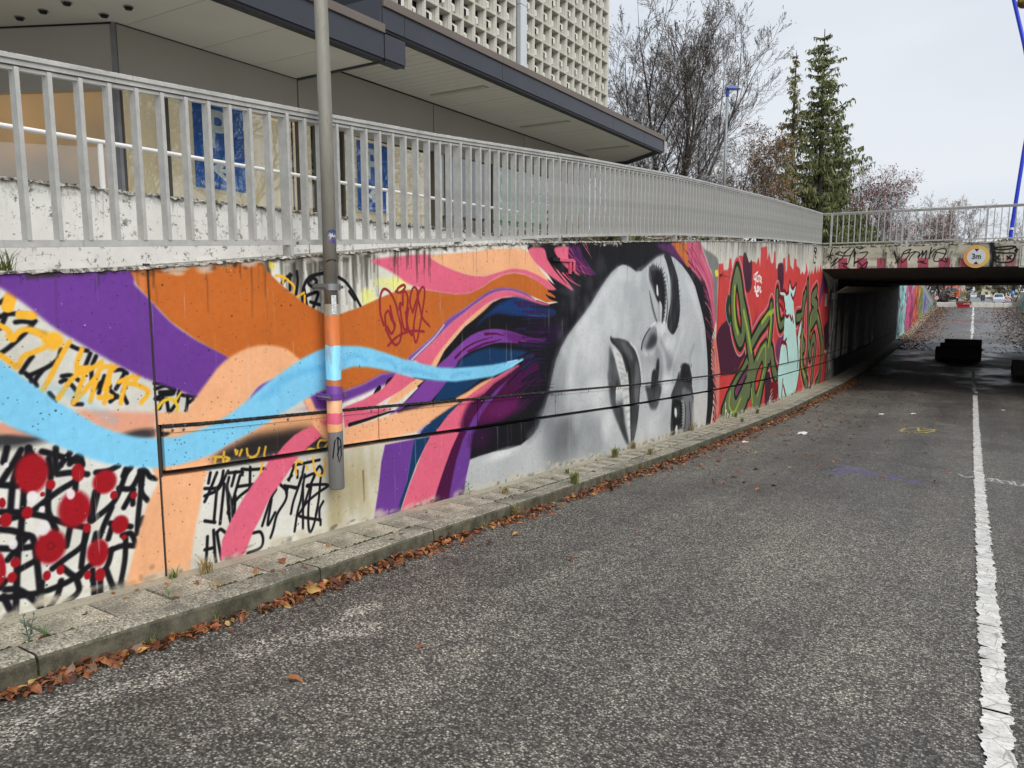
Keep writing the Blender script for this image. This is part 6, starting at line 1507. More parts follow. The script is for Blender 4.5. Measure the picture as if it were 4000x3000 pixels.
# ---------------- pole with cable bracket on the wall ----------------
pz = thing('wall_pole', 'tall round steel pole clamped to the wall, its foot painted in coloured bands', 'pole', (0, 0, 0))
def pole_mat():
    t = NT('pole with painted bands'); z = t.n('SeparateXYZ', {'Vector': t.pos()}).outputs[2]
    n = t.noise(14, 4); zz = t.math('ADD', z, t.math('MULTIPLY', t.math('SUBTRACT', n, .5), .05))
    f = t.gray(zz, -1.4, 0.0)
    def S(z): return (z+1.4)/1.4
    steel = lin('8c8a82')[:3]; gal = lin('77797a')[:3]
    c = t.ramp(f, [(0, gal), (S(-.988), lin('e8ac78')[:3]), (S(-.93), lin('d8607e')[:3]), (S(-.858), lin('e8b088')[:3]), (S(-.75), lin('6a3a92')[:3]), (S(-.668), lin('a8612f')[:3]), (S(-.62), lin('7fc9ee')[:3]), (S(-.387), lin('bf662a')[:3]), (S(-.18), steel)], 'CONSTANT')
    g = t.noise(6, 6, .65, sc=(2, 2, .4)); c = t.mix(1, c, t.ramp(g, [(.3, (.78, .78, .76)), (.7, (1.12, 1.1, 1.05))]), 'MULTIPLY')
    c = t.mix(t.math('MULTIPLY', t.gray(t.noise(9, 6, .7, sc=(1, 1, .25)), .54, .66), .55), c, (.17, .13, .085, 1))
    return t.done(c, .55, t.bump(t.noise(60, 3), .15, .002), .1, .45)
m_pole = pole_mat()
PX, PY = -3.745, 3.70
M().tube([(PX, PY, -.1), (PX, PY, 1.1), (PX, PY-.015, 2.1), (PX, PY-.02, 6.2)], [.0455, .0455, .0435, .038], 24).obj('pole_shaft', m_pole, pz, smooth=True)
M().tube([(PX, PY, -1.40), (PX, PY, -1.392), (PX, PY, -.1)], [.05, .054, .052], 24).obj('pole_sleeve', m_pole, pz, smooth=True)
m_clamp = simple('galvanised clamp', '8f9294', .45, .6, bump=.1)
t = NT('clamp in purple paint'); m_clamp2 = t.done(lin('6a3a92'), .5)
def clamp(z, mt):
    k = M().tube([(PX, PY, z-.022), (PX, PY, z+.022)], .0585, 24).obj('clamp', mt, pz, smooth=False)
    for sg in (-1, 1):
        M().box((PX-.105, PY+sg*.058, z-.022), (PX+.03, PY+sg*.064, z+.022)).obj('clamp_ear', mt, k)
        M().tube([(PX+.02, PY+sg*.075, z), (PX+.036, PY+sg*.075, z)], .012, 6).obj('clamp_bolt', bolt_m, k)
        M().tube([(PX-.10, PY+sg*.07, z), (PX+.03, PY+sg*.07, z)], .006, 8).obj('clamp_rod', bolt_m, k)
clamp(.015, m_clamp); clamp(-.74, m_clamp2)
t = NT('remains of a torn sticker'); f = t.noise(60, 5, .7); m_stick = t.done(t.mix(t.gray(f, .45, .6), (.65, .66, .67, 1), (.35, .35, .34, 1)), .6)
def curved_label(z0, z1, a0, a1, mt, r=.0463, parent=pz, name='sticker', n=8):
    m = M(); 
    for i in range(n+1):
        a = a0+(a1-a0)*i/n; m.v += [(PX+r*math.cos(a), PY+r*math.sin(a), z0), (PX+r*math.cos(a), PY+r*math.sin(a), z1)]
    for i in range(n): m.f.append((2*i, 2*i+2, 2*i+3, 2*i+1)); m.mi.append(0)
    return m.obj(name, mt, parent, smooth=True)
curved_label(-.17, -.04, -.75, -.1, m_stick, .0535)
def disc_label(zc, ac, rr, mt, r, name):
    m = M(); m.v.append((PX+r*math.cos(ac), PY+r*math.sin(ac), zc)); n = 24
    for k in range(n):
        q = 2*math.pi*k/n; a = ac+rr*math.cos(q)/r; m.v.append((PX+(r)*math.cos(a), PY+(r)*math.sin(a), zc+rr*math.sin(q)))
    for k in range(n): m.f.append((0, 1+k, 1+(k+1) % n)); m.mi.append(0)
    return m.obj(name, mt, pz)
t = NT('blue sticker'); z = t.n('SeparateXYZ', {'Vector': t.pos()}).outputs[2]
m_bs = t.done(t.mix(t.gray(z, .33, .41), lin('4a3a78'), lin('1f4a6e')), .4)
ACAM = math.atan2(-PY, -PX)
d = disc_label(.355, ACAM+.55, .046, m_bs, .0468, 'round_sticker'); 
m_wt = simple('white print', 'dde2e6', .5, var=.03)
for dz, pts in ((0, [(-.03, .0), (-.018, .018), (-.022, -.022)]), (0, [(-.022, .005), (-.01, .012), (-.012, -.005), (-.02, -.006)]), (0, [(-.004, .02), (-.006, -.006)]), (0, [(-.005, .004), (.004, .004), (.004, -.008)]), (0, [(.01, .008), (.02, .006), (.012, -.002), (.022, -.006)])):
    pp = [(PX+.0478*math.cos(ACAM+.55+u/.0468), PY+.0478*math.sin(ACAM+.55+u/.0468), .355+v) for u, v in pts]
    M().tube(pp, .0022, 5).obj('sticker_lettering', m_wt, d)
# black scrawl on the sleeve
m_blk = simple('black spray', '121216', .5, var=.1)
for pts in ([(-.035, -1.17), (-.02, -1.05), (0, -1.02), (.0, -1.14)], [(0, -1.02), (.02, -1.05), (.022, -1.15), (.005, -1.2), (-.005, -1.14), (.012, -1.09), (.03, -1.09)]):
    pp = [(PX+.0535*math.cos(ACAM+.3+u/.05), PY+.0535*math.sin(ACAM+.3+u/.05), v) for u, v in pts]
    M().tube(pp, .005, 5).obj('scrawl', m_blk, pz)
pp = [(PX+.0455*math.cos(ACAM+u), PY+.0455*math.sin(ACAM+u), .185+v) for u, v in ((-.6, .0), (0, .012), (.6, .015), (1.0, .005))]
M().tube(pp, .005, 5).obj('scrawl', m_blk, pz)
# little chain on the canopy
t = NT('rusty red chain'); m_chain = t.done(lin('5e2a30'), .6, None, .4)

# pink metal bracket fixed in the upper hair
br = thing('wall_bracket', 'small rusty pink and black painted metal bracket high on the wall in the hair', 'bracket', (XW, 7.3, .3))
m_pb = painted = simple('pink paint on metal', 'c95572', .55, bump=.3)
o = M().box((0, -.26, .0), (.025, .22, .035)).obj('bracket_arm', m_pb, br, bevel=.003)
M().box((.0, -.28, -.002), (.027, -.12, .037)).obj('bracket_black_end', m_blk, br)
M().box((0, .12, -.13), (.02, .17, .0)).tube([(.02, .22, -.10), (.02, .22, .02)], .018, 10).obj('hinge', m_pb, br)
M().tube([(.02, .22, -.12), (.02, .22, -.10)], .008, 8).obj('hinge_pin', m_blk, br)
# twig growing from the wall joint
tw = M()
for a in ((.02, .13, .02), (.03, -.05, -.07), (.05, .2, -.04), (.02, .05, .06)):
    tw.tube([(0, 0, 0), (a[0]*2, a[1]*.5, a[2]*.6), (a[0]*3, a[1], a[2])], [.008, .005, .002], 4)
o = tw.obj('dry_twig', simple('dry twig', '3e3020', .9)); o.location = (XW, 13.25, .25); tag(o, 'dry sprig growing out of the wall joint beside the red painting', 'plant')
o = M().box((XW, 24.5, -.52), (XW+.004, 24.9, -.14)).obj('paper_notice', simple('weathered paper', 'b9bec2', .8)); tag(o, 'white paper notice stuck on the red wall near the tunnel mouth', 'poster')
jb = thing('junction_box', 'pale junction box with conduit at the tunnel mouth', 'junction box', (XW, 25.9, -.2))
M().box((0, -.2, -.12), (.1, .2, .08)).obj('box_body', simple('pale plastic', '9a9a98', .6), jb, bevel=.01)
M().tube([(.04, .05, -.12), (.04, .05, -1.1)], .018, 8).obj('conduit', bpy.data.materials['pale plastic'], jb)

# ---------------- white parapet wall and its painted hand bar ----------------
ww = thing('parapet_wall', 'lichen-stained white concrete wall standing behind the railing', 'wall')
WY = lambda s: .565 if s < 9.0 else .565+(s-9)*.06
for a, b in ((-3, 3.985), (4.0, 9.4)):
    strip(lambda s: top(s), WY, -4.25, -4.45, a, b, .2, -.3, 0).obj('wall_section', m_white, ww)
mc = M(); crust(mc, -3, 9.4, lambda s: WY(s)-.01, -4.25, .006, .016, 500, .018); mc.obj('mossy_rim', m_edge, ww)
t = NT('flaking white paint'); f = t.noise(18, 7, .72)
m_flake = t.done(t.mix(t.gray(f, .63, .67), (.78, .78, .77, 1), (.13, .07, .045, 1)), .5, t.bump(f, .4, .004), 0, .4)
hb = thing('hand_bar', 'thin flaking white hand bar on posts above the white wall', 'handrail')
M().tube([(-5.2+.85, y, 1.0-.155) for y in (-3, 0, 3, 6)]+[(-4.35, 7.3, .85)], .0135, 10).obj('bar', m_flake, hb, smooth=True)
for y in (.2, 2.51, 5.0, 7.25): M().box((-4.358, y-.012, .5), (-4.342, y+.012, .84)).obj('bar_post', m_flake, hb)

# ---------------- building ----------------
bld = thing('commercial_building', 'modern building with grey soffits, shop windows and a pierced concrete block facade', 'building')
m_panel = simple('grey fascia panel', 'a29f98', .55, var=.05, scale=.6, bump=.05)
m_soff = simple('soffit board', 'bbb9b3', .6, var=.05, scale=1.2)
m_slate = simple('slate grey sheet metal', '3c3f46', .42, .2, var=.10, scale=1.3, bump=.05)
m_slate_d = simple('dark metal reveal', '15181f', .5, .2)
m_brown = simple('brown grey flashing', '6b625c', .55, .2, var=.08, scale=1)
m_frame = simple('window frame', '55524e', .5, .3)
def glass():
    t = NT('shop window glass'); mixs = t.n('MixShader'); tr = t.n('BsdfTransparent', {'Color': (.86, .88, .87, 1)}); gl = t.n('BsdfGlossy', {'Color': (.95, .97, 1, 1), 'Roughness': .015})
    fr = t.n('LayerWeight', {'Blend': .5}).outputs['Facing']; f = t.math('ADD', t.math('MULTIPLY', t.math('POWER', fr, 3.0), .85), .09)
    wob = t.bump(t.noise(.8, 2), .03, .05); t.t.links.new(wob, gl.inputs['Normal'])
    t.t.links.new(f, mixs.inputs[0]); t.t.links.new(tr.outputs[0], mixs.inputs[1]); t.t.links.new(gl.outputs[0], mixs.inputs[2])
    t.t.links.new(mixs.outputs[0], t.t.nodes['Material Output'].inputs['Surface']); return t.m
m_glass = glass()
t = NT('beige blind'); st = t.noise(1, 3, .5, sc=(8, 8, .15)); m_blind = t.done(t.mix(t.gray(st, .3, .7), lin('b8a482'), lin('dccaa6')), .9)
for _m, _e in ((m_blind, .16),):
    _m.node_tree.nodes['Principled BSDF'].inputs['Emission Strength'].default_value = _e      # rooms lit behind the blinds
    _m.node_tree.nodes['Principled BSDF'].inputs['Emission Color'].default_value = (.80, .66, .46, 1)
m_dark = simple('dark room', '17171a', .9)
GX = -8.0
ys = [4.87, 7.40, 10.41, 13.42, 16.43]
gtop = lambda s: 2.22+(s-4.87)*.022
for i in range(4):
    a, b = ys[i], ys[i+1]; zt = 2.84 if b < 7.5 else 3.16
    m = M(); za, zb = gtop(a), gtop(b)
    x0, x1 = GX, GX-.12
    m.add([(x0, a+.012, za), (x0, b-.012, zb), (x0, b-.012, zt), (x0, a+.012, zt), (x1, a+.012, za), (x1, b-.012, zb), (x1, b-.012, zt), (x1, a+.012, zt)], [(0, 1, 2, 3), (5, 4, 7, 6), (0, 4, 5, 1), (3, 2, 6, 7), (1, 5, 6, 2), (4, 0, 3, 7)])
    m.obj('fascia_panel', m_panel, bld)
# window bays: pane, frame, blind behind, or a near-black sheet for an unlit room
bays = [(4.90, 5.42, 'b'), (5.46, 7.36, 'b'), (7.44, 7.72, 'b'), (7.76, 8.25, 'd'), (8.29, 10.37, 'b'), (10.45, 10.80, 'b'), (10.84, 11.2, 'd'), (11.24, 12.25, 'o'), (12.29, 13.38, 'g'), (13.46, 16.40, 'g')]
m_brownblind = simple('brown blind', '5d4228', .9)
for a, b, k in bays:
    z0 = -.3
    w = M().box((GX-.06, a, z0), (GX-.052, b, gtop(a)-.01)).obj('window_pane', m_glass, bld)
    M().box((GX-.09, a-.035, z0), (GX-.02, a-.002, gtop(a))).obj('window_frame', m_frame, bld)
    mt = {'b': m_blind, 'd': m_dark, 'o': m_brownblind, 'g': m_blind}[k]
    M().box((GX-.14 if k != 'd' else GX-1.2, a-.02, z0), (GX-.15 if k != 'd' else GX-1.22, b+.02, 2.3)).obj('blind_or_dark_sheet', mt, w)
M().box((GX-.1, 16.40, -.3), (GX-.02, 16.47, 2.55)).obj('window_frame', m_frame, bld)
M().box((GX-12, 16.47, -.3), (GX-.12, 16.55, 3.2)).obj('end_wall', m_panel, bld)
M().box((GX-6, 4.95, 2.6), (GX-.13, 16.4, 2.7)).obj('room_ceiling', m_dark, bld)
# corner and the face turning away to the left
dx, dy = -.906, -.423; nx, ny = .423, -.906
def face_quad(m, u0, u1, z0, z1, off=0, th=.1, mi=0):
    P0 = (GX, 4.85)
    c = []
    for o_ in (off, off-th):
        for u, z in ((u0, z0), (u1, z0), (u1, z1), (u0, z1)): c.append((P0[0]+dx*u+nx*o_, P0[1]+dy*u+ny*o_, z))
    m.add(c, [(1, 0, 3, 2), (4, 5, 6, 7), (0, 1, 5, 4), (3, 7, 6, 2), (1, 2, 6, 5), (0, 4, 7, 3)], mi); return m
face_quad(M(), .0, 3.2, 2.15, 2.84).obj('fascia_panel', m_panel, bld)
face_quad(M(), 3.22, 8, 2.15, 2.84).obj('fascia_panel', m_panel, bld)
M().box((GX-.1, 4.83, -.3), (GX+.005, 4.866, 2.84)).obj('corner_post', simple('corner trim', '8a8c90', .4, .4), bld)
t = NT('tan blind lit from the room'); f = t.gray(t.noise(.75, 2), .35, .68)
m_tan = t.done(t.mix(f, lin('9a8262'), lin('c09060')), .9); t.t.links.new(t.mix(f, (.20, .165, .12, 1), (.62, .36, .15, 1)), t.b.inputs['Emission Color']); t.b.inputs['Emission Strength'].default_value = .3
for u0, u1 in ((.05, 1.9), (1.95, 4.2), (4.25, 8)):
    w = face_quad(M(), u0, u1, -.3, 2.14, -.05, .008).obj('window_pane', m_glass, bld)
    face_quad(M(), u0, u1, -.3, 2.16, -.14, .02).obj('blind_or_dark_sheet', m_tan, w)
    face_quad(M(), u0-.05, u0, -.3, 2.14, -.02, .06).obj('window_frame', m_frame, bld)
# posters inside the glass
m_blue = simple('blue poster', '3a7ad6', .5, var=.06); m_pw = simple('poster white', 'fafcff', .5, var=.04); m_green = simple('green poster', '5cb03c', .5, var=.08)
def text(s, size, loc, mt, parent, rot=(math.pi/2, 0, math.pi/2), name='poster_lettering', bold=0, sx=1):
    cu = bpy.data.curves.new(name, 'FONT'); cu.body = s; cu.size = size; cu.offset = bold; cu.extrude = .0004; cu.align_x = 'CENTER'; cu.align_y = 'CENTER'
    tmp = bpy.data.objects.new('tmp', cu); COL.objects.link(tmp); dg = bpy.context.evaluated_depsgraph_get(); me = bpy.data.meshes.new_from_object(tmp.evaluated_get(dg))
    bpy.data.objects.remove(tmp); o = bpy.data.objects.new(name, me); COL.objects.link(o); me.materials.clear(); me.materials.append(mt)
    o.location = loc; o.rotation_euler = rot; o.scale = (sx, 1, 1)
    if parent: o.parent = parent
    return o
for pa, pb, z0, z1, lab in ((5.80, 6.53, 1.23, 2.27, 'blue poster with white letter P in the shop window left of the pole'), (8.59, 9.31, 1.20, 2.24, 'blue poster with white letter P in the shop window right of the pole')):
    pt = thing('poster', lab, 'poster'); xq = GX-.066; yc = (pa+pb)/2
    M().box((xq-.003, pa, z0), (xq, pb, z1)).obj('poster_sheet', m_blue, pt)
    x = xq+.002
    text('P', .62, (x, yc-.03, z1-.34), m_pw, pt, bold=.016)
    M().add([(x, yc-.02, z1-.70), (x, yc+.12, z1-.70), (x, yc-.02, z1-.80), (x, yc+.13, z1-.93), (x, yc+.06, z1-.93), (x, yc-.14, z1-.80)], [(0, 5, 2), (0, 2, 1), (5, 4, 3, 2)]).obj('poster_arrow', m_pw, pt)
    M().box((x, yc-.06, z1-.83), (x+.001, yc+.18, z1-.78)).obj('poster_arrow', m_pw, pt)
    text('WIRTH', .075, (x, pa+.19, z0+.06), m_pw, pt, bold=.002); text('Hausverwaltung', .045, (x, pa+.49, z0+.055), m_pw, pt)
gp = thing('poster', 'wide green letting banner with white chevrons behind the shop glass', 'poster'); xq = GX-.066
for a, b in ((12.31, 13.37), (13.48, 16.38)):
    M().box((xq-.003, a, 1.12), (xq, b, 2.44)).obj('poster_sheet', m_green, gp); M().box((xq, a, 1.12), (xq+.002, b, 1.27)).obj('poster_strip', m_pw, gp)
for y0 in (12.38, 12.62): M().add([(xq+.002, y0+.22, 2.3), (xq+.002, y0+.32, 2.3), (xq+.002, y0+.1, 2.0), (xq+.002, y0, 2.0), (xq+.002, y0+.32, 1.7), (xq+.002, y0+.22, 1.7)], [(0, 1, 2, 3), (3, 2, 4, 5)]).obj('poster_chevron', m_pw, gp)
text('LADEN', .30, (xq+.002, 14.1, 2.2), m_pw, gp, bold=.006); text('FL\u00c4CHE', .26, (xq+.002, 14.1, 1.9), m_pw, gp, bold=.005); text('ab 60 m\u00b2', .14, (xq+.002, 13.0, 1.45), m_blk, gp); text('W I R T H', .07, (xq+.004, 12.9, 1.2), m_blue, gp)

# paving under the canopy, out of view, added pale to bounce light on soffits
m_ter = concrete('pale terrace paving', 'b6b3aa', streak=.1, grain=40); ter = strip(lambda s: top(s), lambda s: top(s), -4.46, -24, -6, 17.2, 1, -.3, -.04).obj('terrace', m_ter); tag(ter, kind='structure')
for a, b in ((4.87, 7.37), (7.43, 16.4)): M().box((GX, a, (2.84 if a < 5 else 3.13)-.018), (GX+.015, b, 2.829 if a < 5 else 3.129)).obj('dark_trim', m_slate_d, bld)  # thin dark strip where the soffit meets the wall
face_quad(M(), .0, 8, 2.812, 2.829, .012, .012).obj('dark_trim', m_slate_d, bld)
# canopies
CXf = -6.1
def fascia(a, b, z0, z1, x, cap, seams_):
    cuts = [a]+[q for q in seams_ if a < q < b]+[b]
    for p, q in zip(cuts[:-1], cuts[1:]):
        M().box((x-.06, p+.004, z0), (x, q-.004, z1)).obj('fascia_sheet', m_slate, bld, bevel=.003)
        if cap: M().box((x-.4, p+.002, z1+.002), (x+.025, q-.002, z1+cap)).obj('cap_flashing', m_brown, bld, bevel=.004)
    M().box((x-.03, a+.01, z0-.035), (x-.012, b-.01, z0)).obj('fascia_reveal', m_slate_d, bld)
    M().box((x-.16, a+.01, z0-.02), (x-.03, b-.01, z0+.06)).obj('fascia_reveal', m_slate_d, bld)
fascia(-3, 7.02, 2.71, 2.99, CXf-.01, .10, (-.2, 2.0, 4.1))
fascia(7.02, 7.40, 2.71, 2.99, CXf+.0, 0, ())
fascia(7.0, 16.35, 3.05, 3.29, CXf-.01, .10, (7.4, 9.62, 13.6, 15.2))
M().box((-9.5, 6.96, 3.03), (CXf-.02, 7.0, 3.39)).obj('fascia_sheet', m_slate, bld)
M().box((-7.98, 7.37, 2.805), (CXf-.06, 7.40, 2.99)).obj('fascia_sheet', m_slate, bld)
# canopy 1 soffit in broad boards, canopy 2 in narrow planks
bd = [-3, -.6, 1.1, 2.9, 4.98, 5.9, 6.69, 7.37]
for a, b in zip(bd[:-1], bd[1:]):
    M().box((-15, a+.004, 2.83), (CXf-.16, b-.004, 2.87)).obj('soffit_board', m_soff, bld)
M().box((-16, -3, 2.87), (CXf-.08, 7.38, 2.95)).obj('canopy_core', m_slate_d, bld)
pl0 = None; y = 7.02
while y < 16.3:
    xe = CXf-.16
    if pl0 is None: pl0 = M().box((GX-.1-xe, .004, 0), (0, .166, .02)).obj('soffit_plank', m_soff, bld); o = pl0
    else: o = inst(pl0, 'soffit_plank', bld)
    o.location = (xe, y, 3.13+RNG.uniform(-.001, .001)); y += .17
# chamfered far end of the canopy
m = M(); zq = 3.13
m.add([(CXf-.16, 16.30, zq), (CXf-.16, 16.42, zq), (-7.35, 17.45, zq), (-9.0, 17.45, zq), (-9.0, 16.55, zq), (-8.1, 16.3, zq)], [(0, 5, 4, 3, 2, 1)]).obj('soffit_end', m_soff, bld)
def slab_between(p, q, z0, z1, th, nm, mt):
    d = Vector((q[0]-p[0], q[1]-p[1], 0)).normalized(); n = Vector((-d.y, d.x, 0))*th
    P, Q = Vector((p[0], p[1], 0)), Vector((q[0], q[1], 0)); vs = []
    for z in (z0, z1): vs += [tuple(P+Vector((0, 0, z))), tuple(Q+Vector((0, 0, z))), tuple(Q+n+Vector((0, 0, z))), tuple(P+n+Vector((0, 0, z)))]
    return M().add(vs, [(3, 2, 1, 0), (4, 5, 6, 7), (0, 1, 5, 4), (1, 2, 6, 5), (2, 3, 7, 6), (3, 0, 4, 7)]).obj(nm, mt, bld)
slab_between((CXf, 16.36), (-7.45, 17.5), 3.05, 3.29, .06, 'fascia_sheet', m_slate); slab_between((CXf+.02, 16.36), (-7.45, 17.52), 3.292, 3.39, .2, 'cap_flashing', m_brown)
slab_between((-7.45, 17.5), (-12, 17.5), 3.05, 3.29, .06, 'fascia_sheet', m_slate)
m = M().add([(CXf-.1, 7.0, 3.2), (CXf-.1, 16.36, 3.2), (-7.45, 17.45, 3.2), (-22, 17.45, 3.2), (-22, -3, 3.2), (-9.4, -3, 3.2), (-9.4, 7, 3.2), (CXf-.1, 7.0, 3.36), (CXf-.1, 16.36, 3.36), (-7.45, 17.45, 3.36), (-22, 17.45, 3.36), (-22, -3, 3.36), (-9.4, -3, 3.36), (-9.4, 7, 3.36)],
            [(0, 6, 5, 4, 3, 2, 1), (7, 8, 9, 10, 11, 12, 13), (0, 1, 8, 7), (1, 2, 9, 8), (2, 3, 10, 9), (3, 4, 11, 10), (4, 5, 12, 11), (5, 6, 13, 12), (6, 0, 7, 13)]).obj('canopy_roof', simple('roof felt', '55524e', .9), bld)
# small twisted sheet hanging at the canopy tip
M().add([(CXf+.01, 16.33, 3.30), (CXf+.03, 16.45, 3.28), (CXf+.02, 16.50, 3.08), (CXf+.0, 16.40, 3.02)], [(0, 1, 2, 3)]).obj('loose_flashing', simple('bent light sheet', 'b8b4b0', .4, .4), bld)
lamp = M().tube([(0, 0, 0), (0, 0, -.012)], .05, 16).tube([(0, 0, -.012), (0, 0, -.03)], .035, 12, 1).obj('downlight', [simple('chrome ring', '9a9a98', .25, .8), m_dark], bld)
for k, (x, y) in enumerate(((-8.69, 4.25), (-8.28, 4.28), (-7.85, 4.29), (-7.86, 4.67), (-7.44, 4.68))):
    o = lamp if k == 0 else inst(lamp, 'downlight', bld); o.location = (x, y, 2.829)
m_diff = simple('strip light cover', 'a8a59c', .4)
for y in (10.0, 12.8, 15.66):
    f = M().box((-7.70, y-.07, 3.118), (-6.65, y+.07, 3.131)).obj('strip_light', m_panel, bld); M().box((-7.68, y-.05, 3.112), (-6.67, y+.05, 3.119)).obj('light_cover', m_diff, f)
ch = M()
for k in range(4):
    z = 3.14-.045*k; r = [(CXf+.03, 5.88+.012*math.sin(a)*(k % 2), z+.03*math.cos(a)) if k % 2 else (CXf+.03+.012*math.sin(a), 5.88, z+.03*math.cos(a)) for a in [i*math.pi/5 for i in range(11)]]
    ch.tube(r, .004, 5, cap=False)
o = ch.obj('chain', m_chain); tag(o, 'short rusty red chain hanging over the edge of the lower canopy', 'chain')

# pierced concrete block tower
TX = -9.5
def tower_mat():
    t = NT('mosaic clad concrete'); f = t.noise(3, 6, .6)
    c = t.mix(t.gray(f, .3, .7), lin('bdbab0'), lin('d6d3ca')); w = t.gray(t.noise(1, 5, .6, sc=(6, 6, 1)), .52, .72, 0, .35); c = t.mix(w, c, lin('8a8270'))
    b = t.n('TexBrick', {'Vector': t.n('Mapping', {'Vector': t.pos(), 'Rotation': (0, math.pi/2, 0)}).outputs[0], 'Scale': 1.0, 'Color1': (1, 1, 1, 1), 'Color2': (.95, .95, .95, 1), 'Mortar': (.62, .60, .56, 1), 'Mortar Size': .0022, 'Brick Width': .03, 'Row Height': .03}, offset=0.0).outputs['Color']
    c = t.mix(.9, c, b, 'MULTIPLY')
    return t.done(c, .6, None, 0, .4)
m_tow = tower_mat(); m_tow_d = simple('black opening shade', '0c0c0e', .9)  # near-black colour stands for the shade deep in the block openings
def block(var):
    """one hollow facade block .427 wide (Y), .455 high (Z); front at x=0"""
    W, H, D = .427, .455, .34; m = M(); e = .018
    def q(a, b, c, d, mi=0): m.add([a, b, c, d], [(0, 1, 2, 3)], mi)
    y0, y1, z0, z1 = .002, W-.002, .002, H-.002
    # front lip
    o_ = [(0, y0, z0), (0, y1, z0), (0, y1, z1), (0, y0, z1)]; i_ = [(0, y0+e, z0+e), (0, y1-e, z0+e), (0, y1-e, z1-e), (0, y0+e, z1-e)]
    b_ = [(-D*.95, y0+.05, z0+.04), (-D*.5, y1-.06, z0+.04), (-D*.5, y1-.06, z1-.04), (-D*.95, y0+.05, z1-.04)]
    for k in range(4):
        l = (k+1) % 4; m.add([o_[k], o_[l], i_[l], i_[k]], [(0, 1, 2, 3)]); m.add([i_[k], i_[l], b_[l], b_[k]], [(0, 1, 2, 3)])
        r = [(-.12, p[1], p[2]) for p in (o_[k], o_[l])]; m.add([o_[l], o_[k], r[0], r[1]], [(0, 1, 2, 3)])
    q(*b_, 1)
    # dark mouth and protruding snout, alternating left-low and right-high
    if var: yc, zc, s = W*.40, H*.50, 1
    else: yc, zc, s = W*.22, H*.36, -1
    zt, zb = zc+.10, zc-.12
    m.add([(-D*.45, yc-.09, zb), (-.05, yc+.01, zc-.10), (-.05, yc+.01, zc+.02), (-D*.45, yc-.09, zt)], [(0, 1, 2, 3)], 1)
    m.add([(-D*.5, yc-.14, zt+.03), (-D*.45, yc-.09, zt), (-.05, yc+.01, zc+.02), (-.03, yc+.075, zc+.035), (-D*.55, yc+.10, zt+.06)], [(0, 1, 2, 3, 4)], 0)
    m.add([(-.05, yc+.01, zc-.10), (-.03, yc+.075, zc-.085), (-.03, yc+.075, zc+.035), (-.05, yc+.01, zc+.02)], [(0, 1, 2, 3)], 0)
    m.add([(-.03, yc+.075, zc-.085), (-D*.55, yc+.13, zc-.13), (-D*.55, yc+.13, zc+.07), (-.03, yc+.075, zc+.035)], [(0, 1, 2, 3)], 0)
    m.add([(-.05, yc+.01, zc-.10), (-D*.5, yc-.09, zb-.03), (-D*.55, yc+.13, zb-.03), (-.03, yc+.075, zc-.085)], [(0, 1, 2, 3)], 0)
    return m
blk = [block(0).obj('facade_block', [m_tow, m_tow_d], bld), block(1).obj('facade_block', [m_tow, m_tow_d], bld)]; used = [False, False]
def place_block(y, z, v):
    if not used[v]: o = blk[v]; used[v] = True
    else: o = inst(blk[v], 'facade_block', bld)
    o.location = (TX, y, z)
ZR = 5.64-.4555*5
for c in range(11):
    for r in range(13): place_block(15.985+c*.427, ZR+r*.4555, (c+r) % 2)
for c in range(8):
    for r in range(13): place_block(15.56-(c+1)*.427, ZR+r*.4555, (c+r) % 2)
for c in range(8, 10):
    for r in range(13): place_block(15.56-(c+1)*.427, ZR+r*.4555, (c+r) % 2)
M().box((TX-.2, 15.58, 3.3), (TX-.06, 15.68, 9.3)).obj('facade_gap', m_slate_d, bld)
M().box((TX-.2, 15.69, 3.3), (TX+.05, 15.975, 6.63)).box((TX-.2, 15.69, 6.64), (TX+.05, 15.975, 9.3)).obj('pilaster', simple('light sheet pilaster', 'c3c8ca', .45, .2, var=.04), bld, bevel=.006)
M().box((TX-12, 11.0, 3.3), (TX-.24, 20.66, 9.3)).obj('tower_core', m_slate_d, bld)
M().box((TX-.3, 20.68, 3.3), (TX-.005, 20.74, 9.3)).obj('tower_edge', m_tow, bld)
M().box((TX-.3, 6, 9.25), (TX+.02, 20.74, 12)).obj('tower_upper', m_tow, bld)

# ---------------- land ----------------
m_soil = NT('winter grass and leaf mould'); f = m_soil.noise(1.2, 7, .7); f2 = m_soil.noise(25, 4, .7)
m_soil = m_soil.done(m_soil.mix(m_soil.gray(f2, .35, .65, 0, .6), m_soil.mix(m_soil.gray(f, .4, .6), (.035, .045, .015, 1), (.09, .06, .03, 1)), (.03, .022, .012, 1)), .95, m_soil.bump(f2, .5, .03))
def land(x0, x1, name):
    m = M(); ss = list(np.arange(-40, 110, 2.0))+[120, 150, 200, 330, 600, 3000]; xs = [x0, x0+(x1-x0)*.02, x0+(x1-x0)*.1, x1]
    for y in ss:
        for x in xs: m.v.append((x, y, top(y)-.09))
    for i in range(len(ss)-1):
        for k in range(3): a = i*4+k; m.f.append((a, a+1, a+5, a+4) if x1 > x0 else (a+1, a, a+4, a+5)); m.mi.append(0)
    o = m.obj(name, m_soil); tag(o, kind='structure'); return o
land(XW-.30, -500, 'ground'); land(XR+.30, 500, 'ground')
m = M()
for y in (103.0, 150, 200, 330, 600, 3000): m.v += [(-6, y, road(y)-.05), (6, y, road(y)-.05)]
for i in range(5): m.f.append((2*i, 2*i+1, 2*i+3, 2*i+2)); m.mi.append(0)
tag(m.obj('verge', m_soil), kind='structure')
